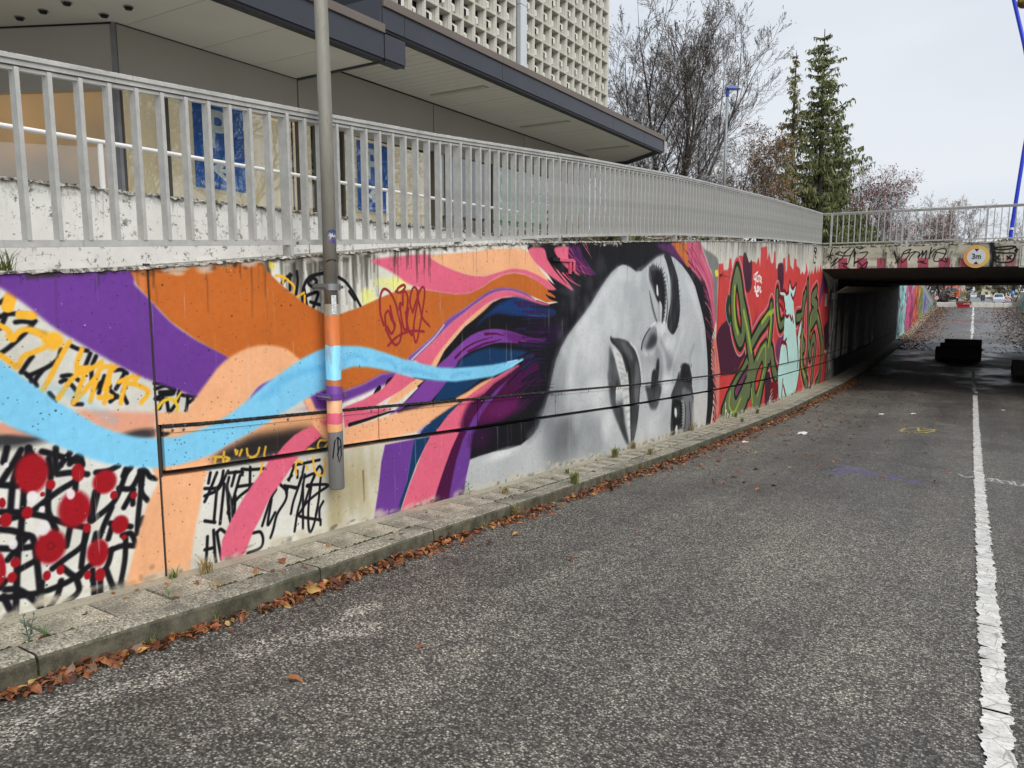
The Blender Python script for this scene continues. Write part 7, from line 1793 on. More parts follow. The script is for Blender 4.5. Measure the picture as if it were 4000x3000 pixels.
# wall on the far side of the road
rw = thing('retaining_wall', 'painted concrete wall on the right side of the sunken road with leaves at its foot', 'wall')
o = strip(base, lambda s: top(s) if s < 23.9 or s > 50.9 else .9, XR, XR+.32, -3, 51, .6, -.5, 0).obj('near_section', concrete('bare side wall', 'b2aea2', streak=.5, grain=60), rw)
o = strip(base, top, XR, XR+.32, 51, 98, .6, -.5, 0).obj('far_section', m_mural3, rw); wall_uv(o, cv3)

# ---------------- bridge ----------------
bd_ = thing('road_bridge', 'low concrete bridge with red and white height warning stripes over the road', 'bridge')
o = M().box((XW+.004, 23.70, .595), (6, 24.0, 1.235)).obj('front_beam', m_beam, bd_, bevel=.012); wall_uv(o, cvb, 'xz')
m = M(); m.add([(-4.1, 23.72, .592), (4.6, 23.72, .592), (4.6, 26.0, .335), (-4.1, 26.0, .335), (4.6, 51, .27), (-4.1, 51, .27), (-4.1, 51, 1.1), (4.6, 51, 1.1), (-4.1, 24.01, 1.1), (4.6, 24.01, 1.1)],
      [(0, 3, 2, 1), (3, 5, 4, 2), (5, 6, 7, 4), (6, 8, 9, 7), (1, 2, 4, 7, 9), (0, 8, 6, 5, 3)])
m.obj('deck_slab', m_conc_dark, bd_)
M().box((-4.2, 51.0, .22), (4.7, 51.35, 1.25)).obj('rear_beam', m_conc, bd_)
M().box((-3.9, 23.72, 1.236), (6, 24.2, 1.262)).obj('beam_cap', m_edge, bd_)
M().box((-3.6, 34, .24), (3.9, 34.05, .33)).obj('expansion_joint', m_gap, bd_)
# mossy rubble lying on the parapet at the right
mr = M()
for _ in range(60):
    x = RNG.uniform(.35, 3.5); s = RNG.uniform(.02, .05); mr.tube([(x-s, 23.74+RNG.uniform(0, .1), 1.265), (x, 23.78, 1.27+s*.7), (x+s*1.4, 23.76, 1.265)], [s*.3, s*.6, s*.25], 5)
mr.obj('mossy_rim', m_edge, bd_)
# wedge shaped ledge boards at the top of the tunnel wall
lv = thing('light_ledge', 'row of sloping cover slabs, painted pale as if lit, along the top of the dark tunnel wall', 'ledge')
m_led = simple('cover slab in lit tone', 'd8d0b8', .8, var=.25, scale=3, bump=.3)  # pale base colour stands in for light reaching the slabs from beyond the tunnel
y = 26.6
while y < 46.5:
    M().add([(XW, y, -.10), (XW+.30, y+.02, .10), (XW+.30, y+1.38, .10), (XW, y+1.36, -.10), (XW, y, -.13), (XW+.32, y+.02, .08), (XW+.32, y+1.38, .08), (XW, y+1.36, -.13)], [(0, 1, 2, 3), (7, 6, 5, 4), (0, 4, 5, 1), (1, 5, 6, 2), (2, 6, 7, 3), (3, 7, 4, 0)]).obj('cover_slab', m_led, lv); y += 1.45

# height limit sign on the beam
sg = thing('height_sign', 'round yellow-orange rimmed height limit sign reading 3m on the bridge beam', 'sign', (.012, 23.665, .871))
def sign_rim():
    t = NT('faded sign rim'); f = t.noise(5, 5, .7); z = t.n('SeparateXYZ', {'Vector': t.pos()}).outputs
    c = t.mix(t.gray(t.math('ADD', z[0], t.math('MULTIPLY', f, .3)), -.1, .35), lin('e0994a'), lin('e8bf52')); return t.done(c, .45)
m_sr = sign_rim(); m_sw = simple('sign white', 'd6d8da', .4, var=.06); m_sb = simple('sign black', '17181a', .4, var=.05); m_alu = simple('sign back metal', 'a9a89c', .4, .6)
def disc(m, r0, r1, y, n=48, mi=0, cx=0, cz=0):
    for k in range(n):
        a, b = 2*math.pi*k/n, 2*math.pi*(k+1)/n; P_ = lambda r, t_: (cx+r*math.cos(t_), y, cz+r*math.sin(t_))
        m.add([P_(r0, a), P_(r0, b), P_(r1, b), P_(r1, a)] if r0 > 0 else [(cx, y, cz), P_(r1, b), P_(r1, a)], [(0, 1, 2, 3)[::-1]] if r0 > 0 else [(0, 1, 2)[::-1]], mi)
    return m
R0 = .300
M().tube([(0, .006, 0), (0, -.002, 0)], R0, 48).obj('sign_plate', m_alu, sg)
disc(M(), R0*.985, R0, -.004).obj('sign_edge', simple('pale sign edge', 'cfc8a8', .5), sg); disc(M(), R0*.72, R0*.985, -.0035).obj('sign_rim', m_sr, sg); disc(M(), 0, R0*.72, -.003).obj('sign_face', m_sw, sg)
text('3m', .20, (0, -.005, -.002), m_sb, sg, (math.pi/2, 0, 0), 'sign_lettering', .006, .85)
for s_ in (1, -1): M().add([(-.058, -.005, s_*.205), (.058, -.005, s_*.205), (0, -.005, s_*.125)], [(0, 2, 1) if s_ > 0 else (0, 1, 2)]).obj('sign_arrow', m_sb, sg)
M().tube([(0, .0, .265), (0, -.008, .265)], .009, 8).obj('sign_bolt', m_sb, sg)
s2 = thing('plate_sign', 'white rectangular plate with a thin black border on the beam beside the scrawled face', 'sign', (1.36, 23.665, .87))
M().box((-.385, 0, -.30), (.385, .006, .30)).obj('sign_plate', simple('plate edge', 'd0cfc4', .4), s2, bevel=.003)
m = M().box((-.36, -.002, -.275), (.36, 0, -.263)).box((-.36, -.002, .263), (.36, 0, .275)).box((-.36, -.002, -.262), (-.348, 0, .262)).box((.348, -.002, -.262), (.36, 0, .262)); m.obj('sign_border', m_sb, s2)
M().tube([(-.34, -.003, .01), (-.34, -.008, .01)], .009, 8).obj('sign_bolt', m_sb, s2)

# ---------------- blocks in the tunnel ----------------
m_blkc = concrete('dark grey block', '4c4b48', streak=.3, grain=60)  # dark grey concrete of the loose blocks
def cblock(x0, x1, y0, y1, z0, z1, lab):
    o = M().box((x0, y0, z0), (x1, y1, z1)).obj('concrete_block', m_blkc, bevel=.02); tag(o, lab, 'concrete block', 'loose concrete blocks in the tunnel'); return o
zb = road(40)+.02
cblock(-1.32, .52, 39.6, 40.4, zb-.03, zb+.50, 'lowest and widest concrete block lying in the middle of the dark tunnel')
cblock(-.97, .50, 39.75, 40.25, zb+.502, zb+.88, 'upper concrete block stacked on the widest one in the tunnel')
cblock(-1.14, -.98, 39.7, 40.3, zb+.502, zb+.70, 'small concrete piece at the left end of the stacked blocks')
cblock(1.42, 3.2, 32.9, 33.7, road(33)-.02, road(33)+.52, 'separate concrete block near the right side of the tunnel')

# ---------------- trees ----------------
def bark(name, h, frost):
    t = NT(name); c = lin(h); f = t.noise(6, 5, .7); a = t.mix(f, tuple(v*.6 for v in c[:3])+(1,), tuple(v*1.4 for v in c[:3])+(1,))
    nz = t.n('SeparateXYZ', {'Vector': t.n('NewGeometry').outputs['Normal']}).outputs[2]
    s = t.math('MULTIPLY', t.gray(nz, .15, .55), t.gray(t.noise(1.3, 4, .6), .35, .6, frost*.35, frost))
    return t.done(t.mix(s, a, (.74, .76, .80, 1)), .9)
m_bark = bark('snow dusted bark', '3a322b', .7); m_twig = bark('frosted twigs', '4c433c', .9); m_bark2 = bark('dark bark', '3a332c', .2)
def leafm(name, h, v=.4):
    t = NT(name); c = lin(h); f = t.noise(2.5, 4, .7); return t.done(t.mix(f, tuple(q*(1-v) for q in c[:3])+(1,), tuple(min(1, q*(1+v)) for q in c[:3])+(1,)), .8)
m_lbrown = leafm('dry brown leaves', '6a5848'); m_lgold = leafm('larch gold', '7a5a30'); m_lred = leafm('copper red leaves', '7a3a30'); m_lgreen = leafm('dark conifer needles', '666c40', .5); m_lgreen2 = leafm('olive conifer needles', '7d7a50', .5); m_lpink = leafm('pale russet leaves', 'b4988a')
def rvec(s): return Vector((RNG.normal(0, s), RNG.normal(0, s), RNG.normal(0, s)))
def bare_tree(name, label, loc, H, seed, stems=1, spread=.35, lean=(0, 0), mat=None, leafmat=None, leafn=1, leafs=.1, levels=5, group=None, r0=.2, kids=4, up=.25, twigr=.012, ang=(.35, .75), clear=.18, wob=1):
    global RNG; keep = RNG; RNG = np.random.default_rng(seed)
    tr = M(); cr_ = M(); lf = M()
    def branch(p, d, r, L, lev):
        n = 4 if lev < 2 else (3 if lev < 4 else 2); pts = [p]; rr = [r]; q = p.copy(); dd = d.copy()
        for i in range(n):
            dd = (dd+rvec((.10+.03*lev)*wob)+Vector((0, 0, up*(.5 if lev > 2 else .35)/n))).normalized(); q = q+dd*L/n; pts.append(q.copy()); rr.append(max(r*(1-.75*(i+1)/n), twigr*.6))
        (tr if lev < 2 else cr_).tube(pts, rr, 8 if lev == 0 else (5 if lev < 3 else 3), cap=False)
        if lev >= levels:
            if leafmat is not None:
                for _ in range(max(1, int(math.ceil(leafn)))):
                    if RNG.random() < leafn/max(1, math.ceil(leafn)):
                        c = pts[-1]+rvec(.12); a = rvec(1).normalized()*leafs*RNG.uniform(.5, 1.2); b = rvec(1).normalized()*leafs*RNG.uniform(.4, 1)
                        lf.add([c, c+a, c+a+b, c+b*.6], [(0, 1, 2, 3)])
            return
        k = kids+(2 if lev == 0 else 0)+int(RNG.integers(0, 2))
        for i in range(k):
            t_ = (clear if lev == 0 else .12)+(1-(clear if lev == 0 else .12))*(i+RNG.uniform(.2, .9))/k; idx = min(n-1, int(t_*n)); fr = t_*n-idx
            st = pts[idx].lerp(pts[idx+1], fr); ax = (pts[idx+1]-pts[idx]).normalized(); side = ax.cross(rvec(1)).normalized(); a_ = RNG.uniform(*ang)*(1.15 if lev else 1)
            nd = (ax*math.cos(a_)+side*math.sin(a_)).normalized()
            branch(st, nd, rr[idx]*.55, L*RNG.uniform(.42, .62)*(1.15-.35*t_), lev+1)
        branch(pts[-1], dd, rr[-1], L*.4, lev+1)
    for s_ in range(stems):
        a = 2*math.pi*s_/max(stems, 1)+RNG.uniform(-.3, .3); sp = spread*RNG.uniform(.25, 1.1) if stems > 1 else 0
        d = Vector((math.cos(a)*sp+lean[0], math.sin(a)*sp+lean[1], 1)).normalized()
        branch(Vector((math.cos(a)*.15*(stems > 1), math.sin(a)*.15*(stems > 1), 0)), d, r0*RNG.uniform(.8, 1.1), H*.62*RNG.uniform(.85, 1.05), 0 if stems == 1 else 1 if False else 0)
    t_ = thing(name, label, 'tree', loc, group)
    tr.obj('trunk', mat or m_bark, t_, smooth=True); c_ = cr_.obj('crown', m_twig, t_)
    if lf.f: lf.obj('foliage', leafmat, t_)
    RNG = keep; return t_
def conifer(name, label, loc, H, W, seed, mat, dens=1.0, gaps=.2, group=None, lean=0):
    global RNG; keep = RNG; RNG = np.random.default_rng(seed)
    tr = M(); nd = M(); lb = M(); tr.tube([(0, 0, 0), (lean*.3, 0, H*.5), (lean, 0, H)], [H*.016, H*.010, .02], 7, cap=False)
    z = H*.08
    while z < H*.985:
        f = 1-z/H; L = W*(f**.75)*RNG.uniform(.65, 1.15)+.12; nb = int(5*dens+1)
        for k in range(nb):
            if RNG.random() < gaps: continue
            a = RNG.uniform(0, 6.28); ll = L*RNG.uniform(.5, 1.1)*(1+.35*math.sin(a*2+z*1.1)); up_ = .15-.45*f
            p = Vector((lean*z/H, 0, z)); d = Vector((math.cos(a), math.sin(a), up_)); mid = p+d*ll*.55; end = p+Vector((math.cos(a), math.sin(a), 0))*ll+Vector((0, 0, up_*ll*.5+.18*ll*(f < .7)))
            lb.tube([p, mid, end], [.03*f+.012, .015, .006], 3, cap=False)
            n = int(ll*15*dens)+4
            for i in range(n):
                t_ = RNG.uniform(.12, 1.0); c = p.lerp(mid, t_*2) if t_ < .5 else mid.lerp(end, t_*2-1)
                drop = RNG.uniform(.08, .42)*(.5+.8*f); s = RNG.uniform(.03, .075); o_ = Vector((RNG.normal(0, .10), RNG.normal(0, .10), -drop)); w = Vector((RNG.normal(0, 1), RNG.normal(0, 1), 0)).normalized()*s
                c = c+Vector((RNG.normal(0, .06), RNG.normal(0, .06), 0)); nd.add([c-w*.5, c+w*.5, c+o_*.6+w*.7, c+o_, c+o_*.5-w*.8], [(0, 1, 2, 3, 4)])
        z += H*.021*RNG.uniform(.6, 1.3)
    t_ = thing(name, label, 'tree', loc, group)
    tr.obj('trunk', m_bark2, t_, smooth=True); tag(lb.obj('branchwork', m_bark2, t_), kind='stuff'); nd.obj('crown', mat, t_); RNG = keep; return t_
def at(px, d):
    """ground position from a bearing and a distance along the view axis"""
    a = math.radians(31.71); x = (px-2000)/2893*d; return (x*math.cos(a)-d*math.sin(a), x*math.sin(a)+d*math.cos(a))
def tl(px, d): x, y = at(px, d); return (x, y, top(y)-.1)
bare_tree('bare_tree', 'tall many-stemmed bare tree with snow on its branches beyond the canopy tip', tl(2610, 33), 11.3, 3, stems=7, spread=.38, leafmat=m_lbrown, leafn=.3, leafs=.06, r0=.13, kids=3, ang=(.28, .6), twigr=.011, wob=.6)
bare_tree('bare_tree', 'bare tree half hidden behind the pierced block facade', tl(2415, 36), 10.5, 5, stems=3, spread=.4, leafmat=m_lbrown, leafn=.25, leafs=.07, r0=.12, kids=3, twigr=.010, wob=.6)
bare_tree('bare_tree', 'snowy bare tree low behind the canopy tip, left of the tall one', tl(2500, 30), 6.5, 8, stems=3, spread=.6, r0=.10, kids=3, leafmat=m_lbrown, leafn=.1, leafs=.06, twigr=.007)
bare_tree('autumn_tree', 'slender tree with golden brown leaves just right of the blue street lamp', tl(2860, 42), 8.5, 12, stems=3, spread=.3, leafmat=m_lgold, leafn=2, leafs=.10, r0=.10, kids=4, levels=4)
bare_tree('bare_tree', 'thin bare tree between the golden tree and the conifers', tl(2960, 46), 7.0, 14, stems=3, spread=.35, r0=.09, kids=4, leafmat=m_lbrown, leafn=1, leafs=.07, levels=4)
conifer('conifer', 'slim sparse conifer, the shorter and more open of the two', tl(3060, 44), 12.2, 2.1, 21, m_lgreen2, 1.0, .35)
conifer('conifer', 'tallest dense drooping conifer behind the railing corner', tl(3175, 44), 13.5, 3.3, 22, m_lgreen, 1.6, .15, lean=-.2)
conifer('conifer', 'broad lower conifer boughs right behind the railing corner', tl(3225, 47), 9.2, 3.2, 25, m_lgreen, 1.3, .1)
bare_tree('copper_tree', 'dark copper-leaved tree right of the conifers above the bridge rail', tl(3325, 58), 10.3, 31, stems=4, spread=.35, leafmat=m_lred, leafn=1, leafs=.12, r0=.12, kids=4, levels=4)
bare_tree('bare_tree', 'pale bare tree leaning right beside the copper tree', tl(3400, 62), 9.3, 33, stems=3, spread=.5, lean=(.12, .05), r0=.10, kids=4, levels=4)
for i, (px, d, h, lab) in enumerate(((3500, 105, 7.8, 'leftmost round frosted tree far beyond the bridge rail'), (3590, 108, 8.4, 'middle round frosted tree far beyond the bridge rail'), (3680, 104, 8.2, 'round russet frosted tree far beyond the bridge rail, nearest the height sign'))):
    bare_tree('round_tree', lab, tl(px, d), h*1.85, 40+i, stems=5, spread=.75, leafmat=m_lpink, leafn=1.5, leafs=.12, r0=.14, kids=4, levels=4, group='round frosted trees beyond the bridge', twigr=.024)
bare_tree('bare_tree', 'small bare tree far away behind the blue mast foot', tl(3950, 125), 15.5, 47, stems=3, spread=.5, r0=.12, kids=4, levels=4, leafmat=m_lbrown, leafn=1, leafs=.1)
# low shrubs seen under and through the railing
def shrub(name, label, loc, H, W, mat, seed, n=260, group=None):
    rg = np.random.default_rng(seed); m = M(); l = M()
    for k in range(n//6):
        a = rg.uniform(0, 6.28); r = rg.uniform(0, W*.3); p = Vector((math.cos(a)*r, math.sin(a)*r, 0)); q = p+Vector((math.cos(a)*rg.uniform(.1, W), math.sin(a)*rg.uniform(.1, W), rg.uniform(.4, 1)*H))
        mid = p.lerp(q, .5)+Vector((rg.normal(0, .1), rg.normal(0, .1), .15)); m.tube([p, mid, q], [.012, .008, .004], 3, cap=False)
        for j in range(6):
            c = mid.lerp(q, rg.uniform(0, 1))+Vector(rg.normal(0, .12, 3)); s = rg.uniform(.04, .09); u = Vector(rg.normal(0, 1, 3)).normalized()*s; v = Vector(rg.normal(0, 1, 3)).normalized()*s*.7
            l.add([c, c+u, c+u+v, c+v], [(0, 1, 2, 3)])
    t_ = thing(name, label, 'shrub', loc, group); m.obj('stems', m_twig, t_); l.obj('foliage', mat, t_); return t_
k = 0
for y in np.arange(10.5, 24, 1.1):
    shrub('shrub', 'leafless winter shrub in the row on the bank behind the railing', (XW-1.5-RNG.uniform(0, 1.6), y, top(y)-.1), RNG.uniform(.25, .45), .7, [m_lbrown, m_lgold, m_lgreen][k % 3], 60+k, group='shrubs on the bank behind the railing'); k += 1
shrub('shrub', 'yellow green grassy shrub under the railing beside the white wall end', (XW-.55, 9.75, top(9.75)-.1), .42, .22, m_lgreen2, 95, 200)

# trees across the road: they are what the shop windows mirror
for i, (x, y, h) in enumerate(((11, 5, 9), (13, 11, 11), (10.5, 17, 10), (15, 24, 12), (12, 31, 11))):
    bare_tree('bare_tree', 'bare tree on the far side of the road, mirrored in the shop windows', (x, y, top(y)-.1), h, 70+i, stems=3, spread=.35, r0=.13, kids=4, levels=4, leafmat=m_lbrown, leafn=.6, leafs=.12, group='trees across the road mirrored in the windows', twigr=.03)

# ---------------- blue street lamp, blue mast ----------------
m_lblue = simple('lamp blue', '2c4fa0', .4, var=.05); m_pole_g = simple('lamp pole grey', '83898c', .5, .3)
lx, ly = at(2808, 25); lz = top(ly)-.1
sl = thing('street_lamp', 'tall grey street lamp with a blue angled head among the bare trees', 'street lamp', (lx, ly, lz))
zt = (1130-395)/2893*25-lz
M().tube([(0, 0, 0), (0, 0, zt)], [.05, .035], 10).obj('lamp_pole', m_pole_g, sl, smooth=True)
M().tube([(0, 0, zt-.15), (0, 0, zt+.05)], .055, 10).obj('lamp_collar', m_lblue, sl)
ax, ay = math.cos(math.radians(31.71)), math.sin(math.radians(31.71))
def lp(u, v, w): return ((u*ax-v*ay)*.75, (u*ay+v*ax)*.75, zt+(w-zt)*.75)
M().add([lp(-.06, -.18, zt+.10), lp(.50, -.18, zt+.09), lp(.50, .18, zt+.09), lp(-.06, .18, zt+.10), lp(-.04, -.12, zt+.17), lp(.14, -.10, zt+.27), lp(.14, .10, zt+.27), lp(-.04, .12, zt+.17)], [(0, 3, 2, 1), (0, 1, 5, 4), (2, 3, 7, 6), (3, 0, 4, 7), (4, 5, 6, 7), (1, 2, 6, 5)]).obj('lamp_head', m_lblue, sl)
M().add([lp(.02, -.13, zt+.095), lp(.44, -.13, zt+.085), lp(.44, .13, zt+.085), lp(.02, .13, zt+.095)], [(0, 3, 2, 1)]).obj('lamp_glass', m_sw, sl)
KM = .395
bm = thing('blue_mast', 'bent bright blue mast rising behind the bridge at the right edge', 'mast')
mb = simple('bright blue paint', '1c39c8', .4, var=.05)
M().tube([(q[0]*KM, q[1]*KM, q[2]*KM) for q in ((2.62, 85.4, 2.9), (2.66, 85.38, 5.1), (3.2, 86.9, 12.96), (3.65, 87.4, 18.0), (2.53, 88.0, 23.04), (1.45, 87.95, 27.1), (.9, 88, 31))], .17*KM, 16).obj('mast_tube', mb, bm, smooth=True)
M().tube([(2.69*KM, 85.4*KM, 5.55*KM), (2.705*KM, 85.44*KM, 5.75*KM)], .178*KM, 16).obj('mast_band', m_sw, bm)
me = bpy.data.meshes.new('golden_ball'); bb = bmesh.new(); bmesh.ops.create_uvsphere(bb, u_segments=32, v_segments=16, radius=.62*.395); bb.to_mesh(me); bb.free(); me.polygons.foreach_set('use_smooth', [True]*len(me.polygons))
me.materials.append(simple('old gilding', '9a8040', .35, .8, var=.2)); o = bpy.data.objects.new('golden_ball', me); COL.objects.link(o); o.location = (2.30*KM, 88.3*KM, 26.95*KM); o.parent = bm

# ---------------- far end of the ramp and the street beyond ----------------
m_fence = simple('grey fence board', '9c9a94', .7, var=.12, scale=1.5)
for X_, lab in ((XW-.12, 'grey boarded fence on the wall top where the road climbs out, left side'), (XR+.12, 'grey boarded fence on the wall top where the road climbs out, right side')):
    ft = thing('fence', lab, 'fence'); y = 73.0; fb = None
    while y < 101:
        strip(top, top, X_, X_-.05 if X_ < 0 else X_+.05, y, y+1.92, 1, 0, .75).obj('fence_board', m_fence, ft)
        M().box((X_-.04, y+1.93, top(y)-.2), (X_+.04, y+1.99, top(y+2)+1.02)).obj('post', m_pole_g, ft); y += 2.0
m_barr = concrete('barrier concrete', 'b8b6ae', streak=.35, grain=20)
edges = [-3.5, -2.35, -1.62, -.02, .02+.4, 1.62, 2.66, 3.75]
bx_ = [(-3.5, -2.4), (-2.37, -1.3), (-1.27, -.08), (-.05, 1.05), (1.08, 2.1), (2.13, 2.95), (2.98, 3.75)]
for i, (a, b) in enumerate(bx_):
    z = road(100)
    m = M().add([(a, 99.7, z), (b, 99.7, z), (b, 99.85, z+.5), (a, 99.85, z+.5), (a, 100.3, z), (b, 100.3, z), (b, 100.1, z+.5), (a, 100.1, z+.5)], [(0, 1, 2, 3), (3, 2, 6, 7), (5, 4, 7, 6), (0, 3, 7, 4), (1, 5, 6, 2)])
    pos = ['leftmost', 'second from the left', 'third from the left', 'middle', 'third from the right', 'second from the right', 'rightmost'][i]
    o = m.obj('concrete_barrier', m_barr); tag(o, pos+' concrete barrier closing the road at the top of the ramp', 'barrier', 'concrete barriers across the road')
    sn = M().box((a+.01, 99.86, z+.5), (b-.01, 100.09, z+.53)).obj('snow_cap', m_pw, o)
pn = thing('flower_trough', 'red planter with evergreen twigs standing before the barriers', 'planter', (-.83, 98.9, road(99)+.02))
mred = simple('trough red', 'a3222e', .5, var=.1)
M().add([(-.60, -.3, 0), (.60, -.3, 0), (.62, -.3, .26), (-.62, -.3, .26), (-.60, .3, 0), (.60, .3, 0), (.62, .3, .26), (-.62, .3, .26)], [(0, 1, 2, 3), (5, 4, 7, 6), (0, 3, 7, 4), (1, 5, 6, 2), (0, 4, 5, 1)]).obj('trough_body', mred, pn)
M().add([(-.70, -.36, .26), (.70, -.36, .26), (.78, -.38, .52), (-.78, -.38, .52), (-.70, .36, .26), (.70, .36, .26), (.78, .38, .52), (-.78, .38, .52)], [(0, 1, 2, 3), (5, 4, 7, 6), (0, 3, 7, 4), (1, 5, 6, 2), (3, 2, 6, 7)]).obj('trough_rim', mred, pn)
m = M()
for _ in range(12):
    x = RNG.uniform(-.1, .6); m.tube([(x, -.385, .36+RNG.uniform(-.05, .08)), (x+RNG.uniform(.02, .12), -.385, .40+RNG.uniform(-.08, .06))], .012, 4)
m.obj('scrawl', m_pw, pn)
m = M()
for _ in range(260):
    x = RNG.uniform(-.72, .72); y = RNG.uniform(-.3, .3); h = RNG.uniform(.05, .25); u = rvec(.08); m.add([(x, y, .5), (x+.05, y, .52), (x+u.x+.02, y+u.y, .52+h)], [(0, 1, 2)])
m.obj('greenery', leafm('snowy greens', '55684f'), pn)
m = M()
for _ in range(90):
    a = RNG.uniform(0, 6.28); r = RNG.uniform(.05, .32); z = RNG.uniform(.75, 1.9); p = Vector((math.cos(a)*r, math.sin(a)*r, z)); m.add([p, p+rvec(.14), p+rvec(.14)], [(0, 1, 2)])
m.tube([(0, 0, .45), (0, 0, 1.8)], .02, 5); m.obj('small_tree', leafm('yellowish shrub', '9a8a58'), pn)
# orange truck
tx, ty = -3.62, 172.5; tz = road(172)+.02
tk = thing('truck', 'orange lorry with a dark grille facing the camera beyond the barriers', 'truck', (tx, ty, tz))
mo = simple('orange lorry paint', 'd8622a', .35, var=.04); mg = simple('dark windscreen', '3c4648', .15, var=.05); mk_ = simple('black grille', '15161a', .5); mwh = simple('white trim', 'd6d8d8', .4)
M().add([(-1.25, 0, .55), (1.25, 0, .55), (1.25, 0, 1.7), (-1.25, 0, 1.7), (-1.2, .25, 2.95), (1.2, .25, 2.95), (-1.25, 2.2, .55), (1.25, 2.2, .55), (1.2, 2.2, 2.95), (-1.2, 2.2, 2.95)], [(0, 1, 2, 3), (3, 2, 5, 4), (4, 5, 8, 9), (1, 7, 8, 5, 2), (0, 3, 4, 9, 6)]).obj('cab', mo, tk)
M().add([(-1.1, -.015, 1.78), (1.1, -.015, 1.78), (1.05, .14, 2.6), (-1.05, .14, 2.6)], [(0, 1, 2, 3)]).obj('windscreen', mg, tk)
g = M().box((-.85, -.03, .95), (.85, -.005, 1.6)).obj('grille', mk_, tk); M().box((-.5, -.04, 1.3), (.5, -.03, 1.36)).obj('grille_bar', mwh, g); M().box((-.8, -.04, 1.04), (.8, -.03, 1.08)).obj('grille_bar', mo, g)
M().box((-1.25, -.12, .3), (1.25, .1, .85)).obj('bumper', mk_, tk)
for s_ in (-1, 1):
    M().box((s_*1.0-.18, -.14, .95-.35), (s_*1.0+.18, -.12, .78)).obj('headlight', mwh, tk)
    M().box((s_*1.5-.12, .0, 1.7), (s_*1.5+.12, .15, 2.5)).obj('mirror', mo, tk)
    M().tube([(s_*1.2, .9, .5), (s_*.9, .9, .5)], .5, 14).obj('wheel', mk_, tk)
M().box((-1.3, 2.3, 1.0), (1.3, 8, 2.2)).box((-1.35, 2.3, 3.0), (-.1, 3.6, 3.9)).box((.5, 2.3, 3.0), (1.25, 3.6, 3.9)).obj('crane_body', mo, tk)
M().box((-.35, 2.1, 2.9), (.45, 2.9, 3.9)).obj('crane_column', simple('dark red crane', '5a1c22', .5), tk)
# cars
def car(x, y, h, lab, w=1.8):
    z = road(y)+.02; c = thing('parked_car', lab, 'car', (x, y, z), 'cars far down the street'); mt = simple('car paint '+h, h, .3, var=.03, spec=.5)
    prof = [(0, .35), (0, .75), (.25, .95), (1.0, 1.0), (1.7, 1.42), (3.0, 1.45), (4.0, 1.05), (4.3, .95), (4.35, .35)]
    m = M(); n = len(prof)
    for s_, ins in ((-1, 0), (1, 0)):
        for (v, zz) in prof: m.v.append((s_*(w/2-(.18 if zz > 1.1 else 0)), v, zz))
    m.f += [tuple(range(n)), tuple(range(n, 2*n))[::-1]]; m.mi += [0, 0]
    for i in range(n): j = (i+1) % n; m.f.append((i, i+n, j+n, j)); m.mi.append(0)
    m.obj('car_body', mt, c)
    M().add([(-w/2+.16, 1.0, 1.06), (w/2-.16, 1.0, 1.06), (w/2-.24, 1.6, 1.38), (-w/2+.24, 1.6, 1.38)], [(0, 1, 2, 3)]).obj('windscreen', mg, c)
    for s_ in (-1, 1):
        M().box((s_*(w/2-.3)-.17, -.02, .62), (s_*(w/2-.3)+.17, .0, .76)).obj('headlight', mwh, c)
        for v in (.8, 3.4): M().tube([(s_*w/2, v, .33), (s_*(w/2-.2), v, .33)], .33, 12).obj('wheel', mk_, c)
    return c
car(.3, 325, 'd5d8dc', 'white car nearest the planter far down the street'); car(1.95, 350, '2e3238', 'dark car between the two white cars down the street'); car(4.6, 335, 'dadcdf', 'white car right of the first dark bin far down the street')
car(-.1, 260, 'c8d0d8', 'pale car low beside the planter shrub') if False else None
# dark sign backs (like bins) at the road
for x, w, lab, y in ((1.18, .5, 'dark sign back standing in the road left of centre gap', 120), (2.72, .42, 'dark sign back in front of the tree trunks', 120), (-.55, .5, 'dark sign back beside the planter shrub', 121)):
    z = road(y); s_ = thing('sign_back', lab, 'sign', (x, y, z)); M().box((-w/2, 0, .5), (w/2, .02, 1.3)).obj('sign_panel', simple('sign back grey', '3c4446', .6), s_); M().tube([(0, -.03, 0), (0, -.03, 1.35)], .022, 6).obj('sign_post', m_pole_g, s_)
hz = thing('hoarding', 'dark grey panel with white speckled marks left of the orange lorry', 'sign', (-3.2, 121, road(121)))
M().box((-1.05, 0, .3), (.35, .03, 1.75)).obj('hoarding_panel', simple('sign back dark', '363d40', .6), hz)
for x in (-1.05, -.35, .35): M().tube([(x, -.03, 0), (x, -.03, 1.9)], .022, 6).obj('hoarding_post', m_pole_g, hz)
m = M()
for _ in range(16): x = RNG.uniform(-.95, .3); z = RNG.uniform(.4, 1.65); m.box((x, -.012, z), (x+RNG.uniform(.03, .09), -.002, z+RNG.uniform(.04, .12)))
m.obj('white_marks', m_sw, hz)
# chevron board, traffic light, round signs
cb = thing('chevron_board', 'red and white striped warning board beside the traffic light post', 'sign', (3.77, 112, road(112)))
M().box((-.31, 0, .45), (.31, .03, 1.2)).obj('board', m_sw, cb); mrr = simple('sign red', 'b0202c', .5, var=.05)
for k in (-1, 0, 1):
    pts = [(-.31, .62+k*.42+.31), (-.31, .62+k*.42+.50), (.31, .62+k*.42-.12), (.31, .62+k*.42-.31)]
    q = []
    for i in range(4):
        (x0, z0), (x1, z1) = pts[i], pts[(i+1) % 4]; q.append((x0, -.004, min(1.2, max(.45, z0))))
    M().add(q, [(0, 3, 2, 1)]).obj('board_stripe', mrr, cb)
M().box((-.02, .03, 0), (.02, .06, .45)).obj('sign_post', m_pole_g, cb)
tlp = thing('traffic_light', 'black traffic light on a pole at the right end of the barriers', 'traffic light', (4.12, 108, road(108)))
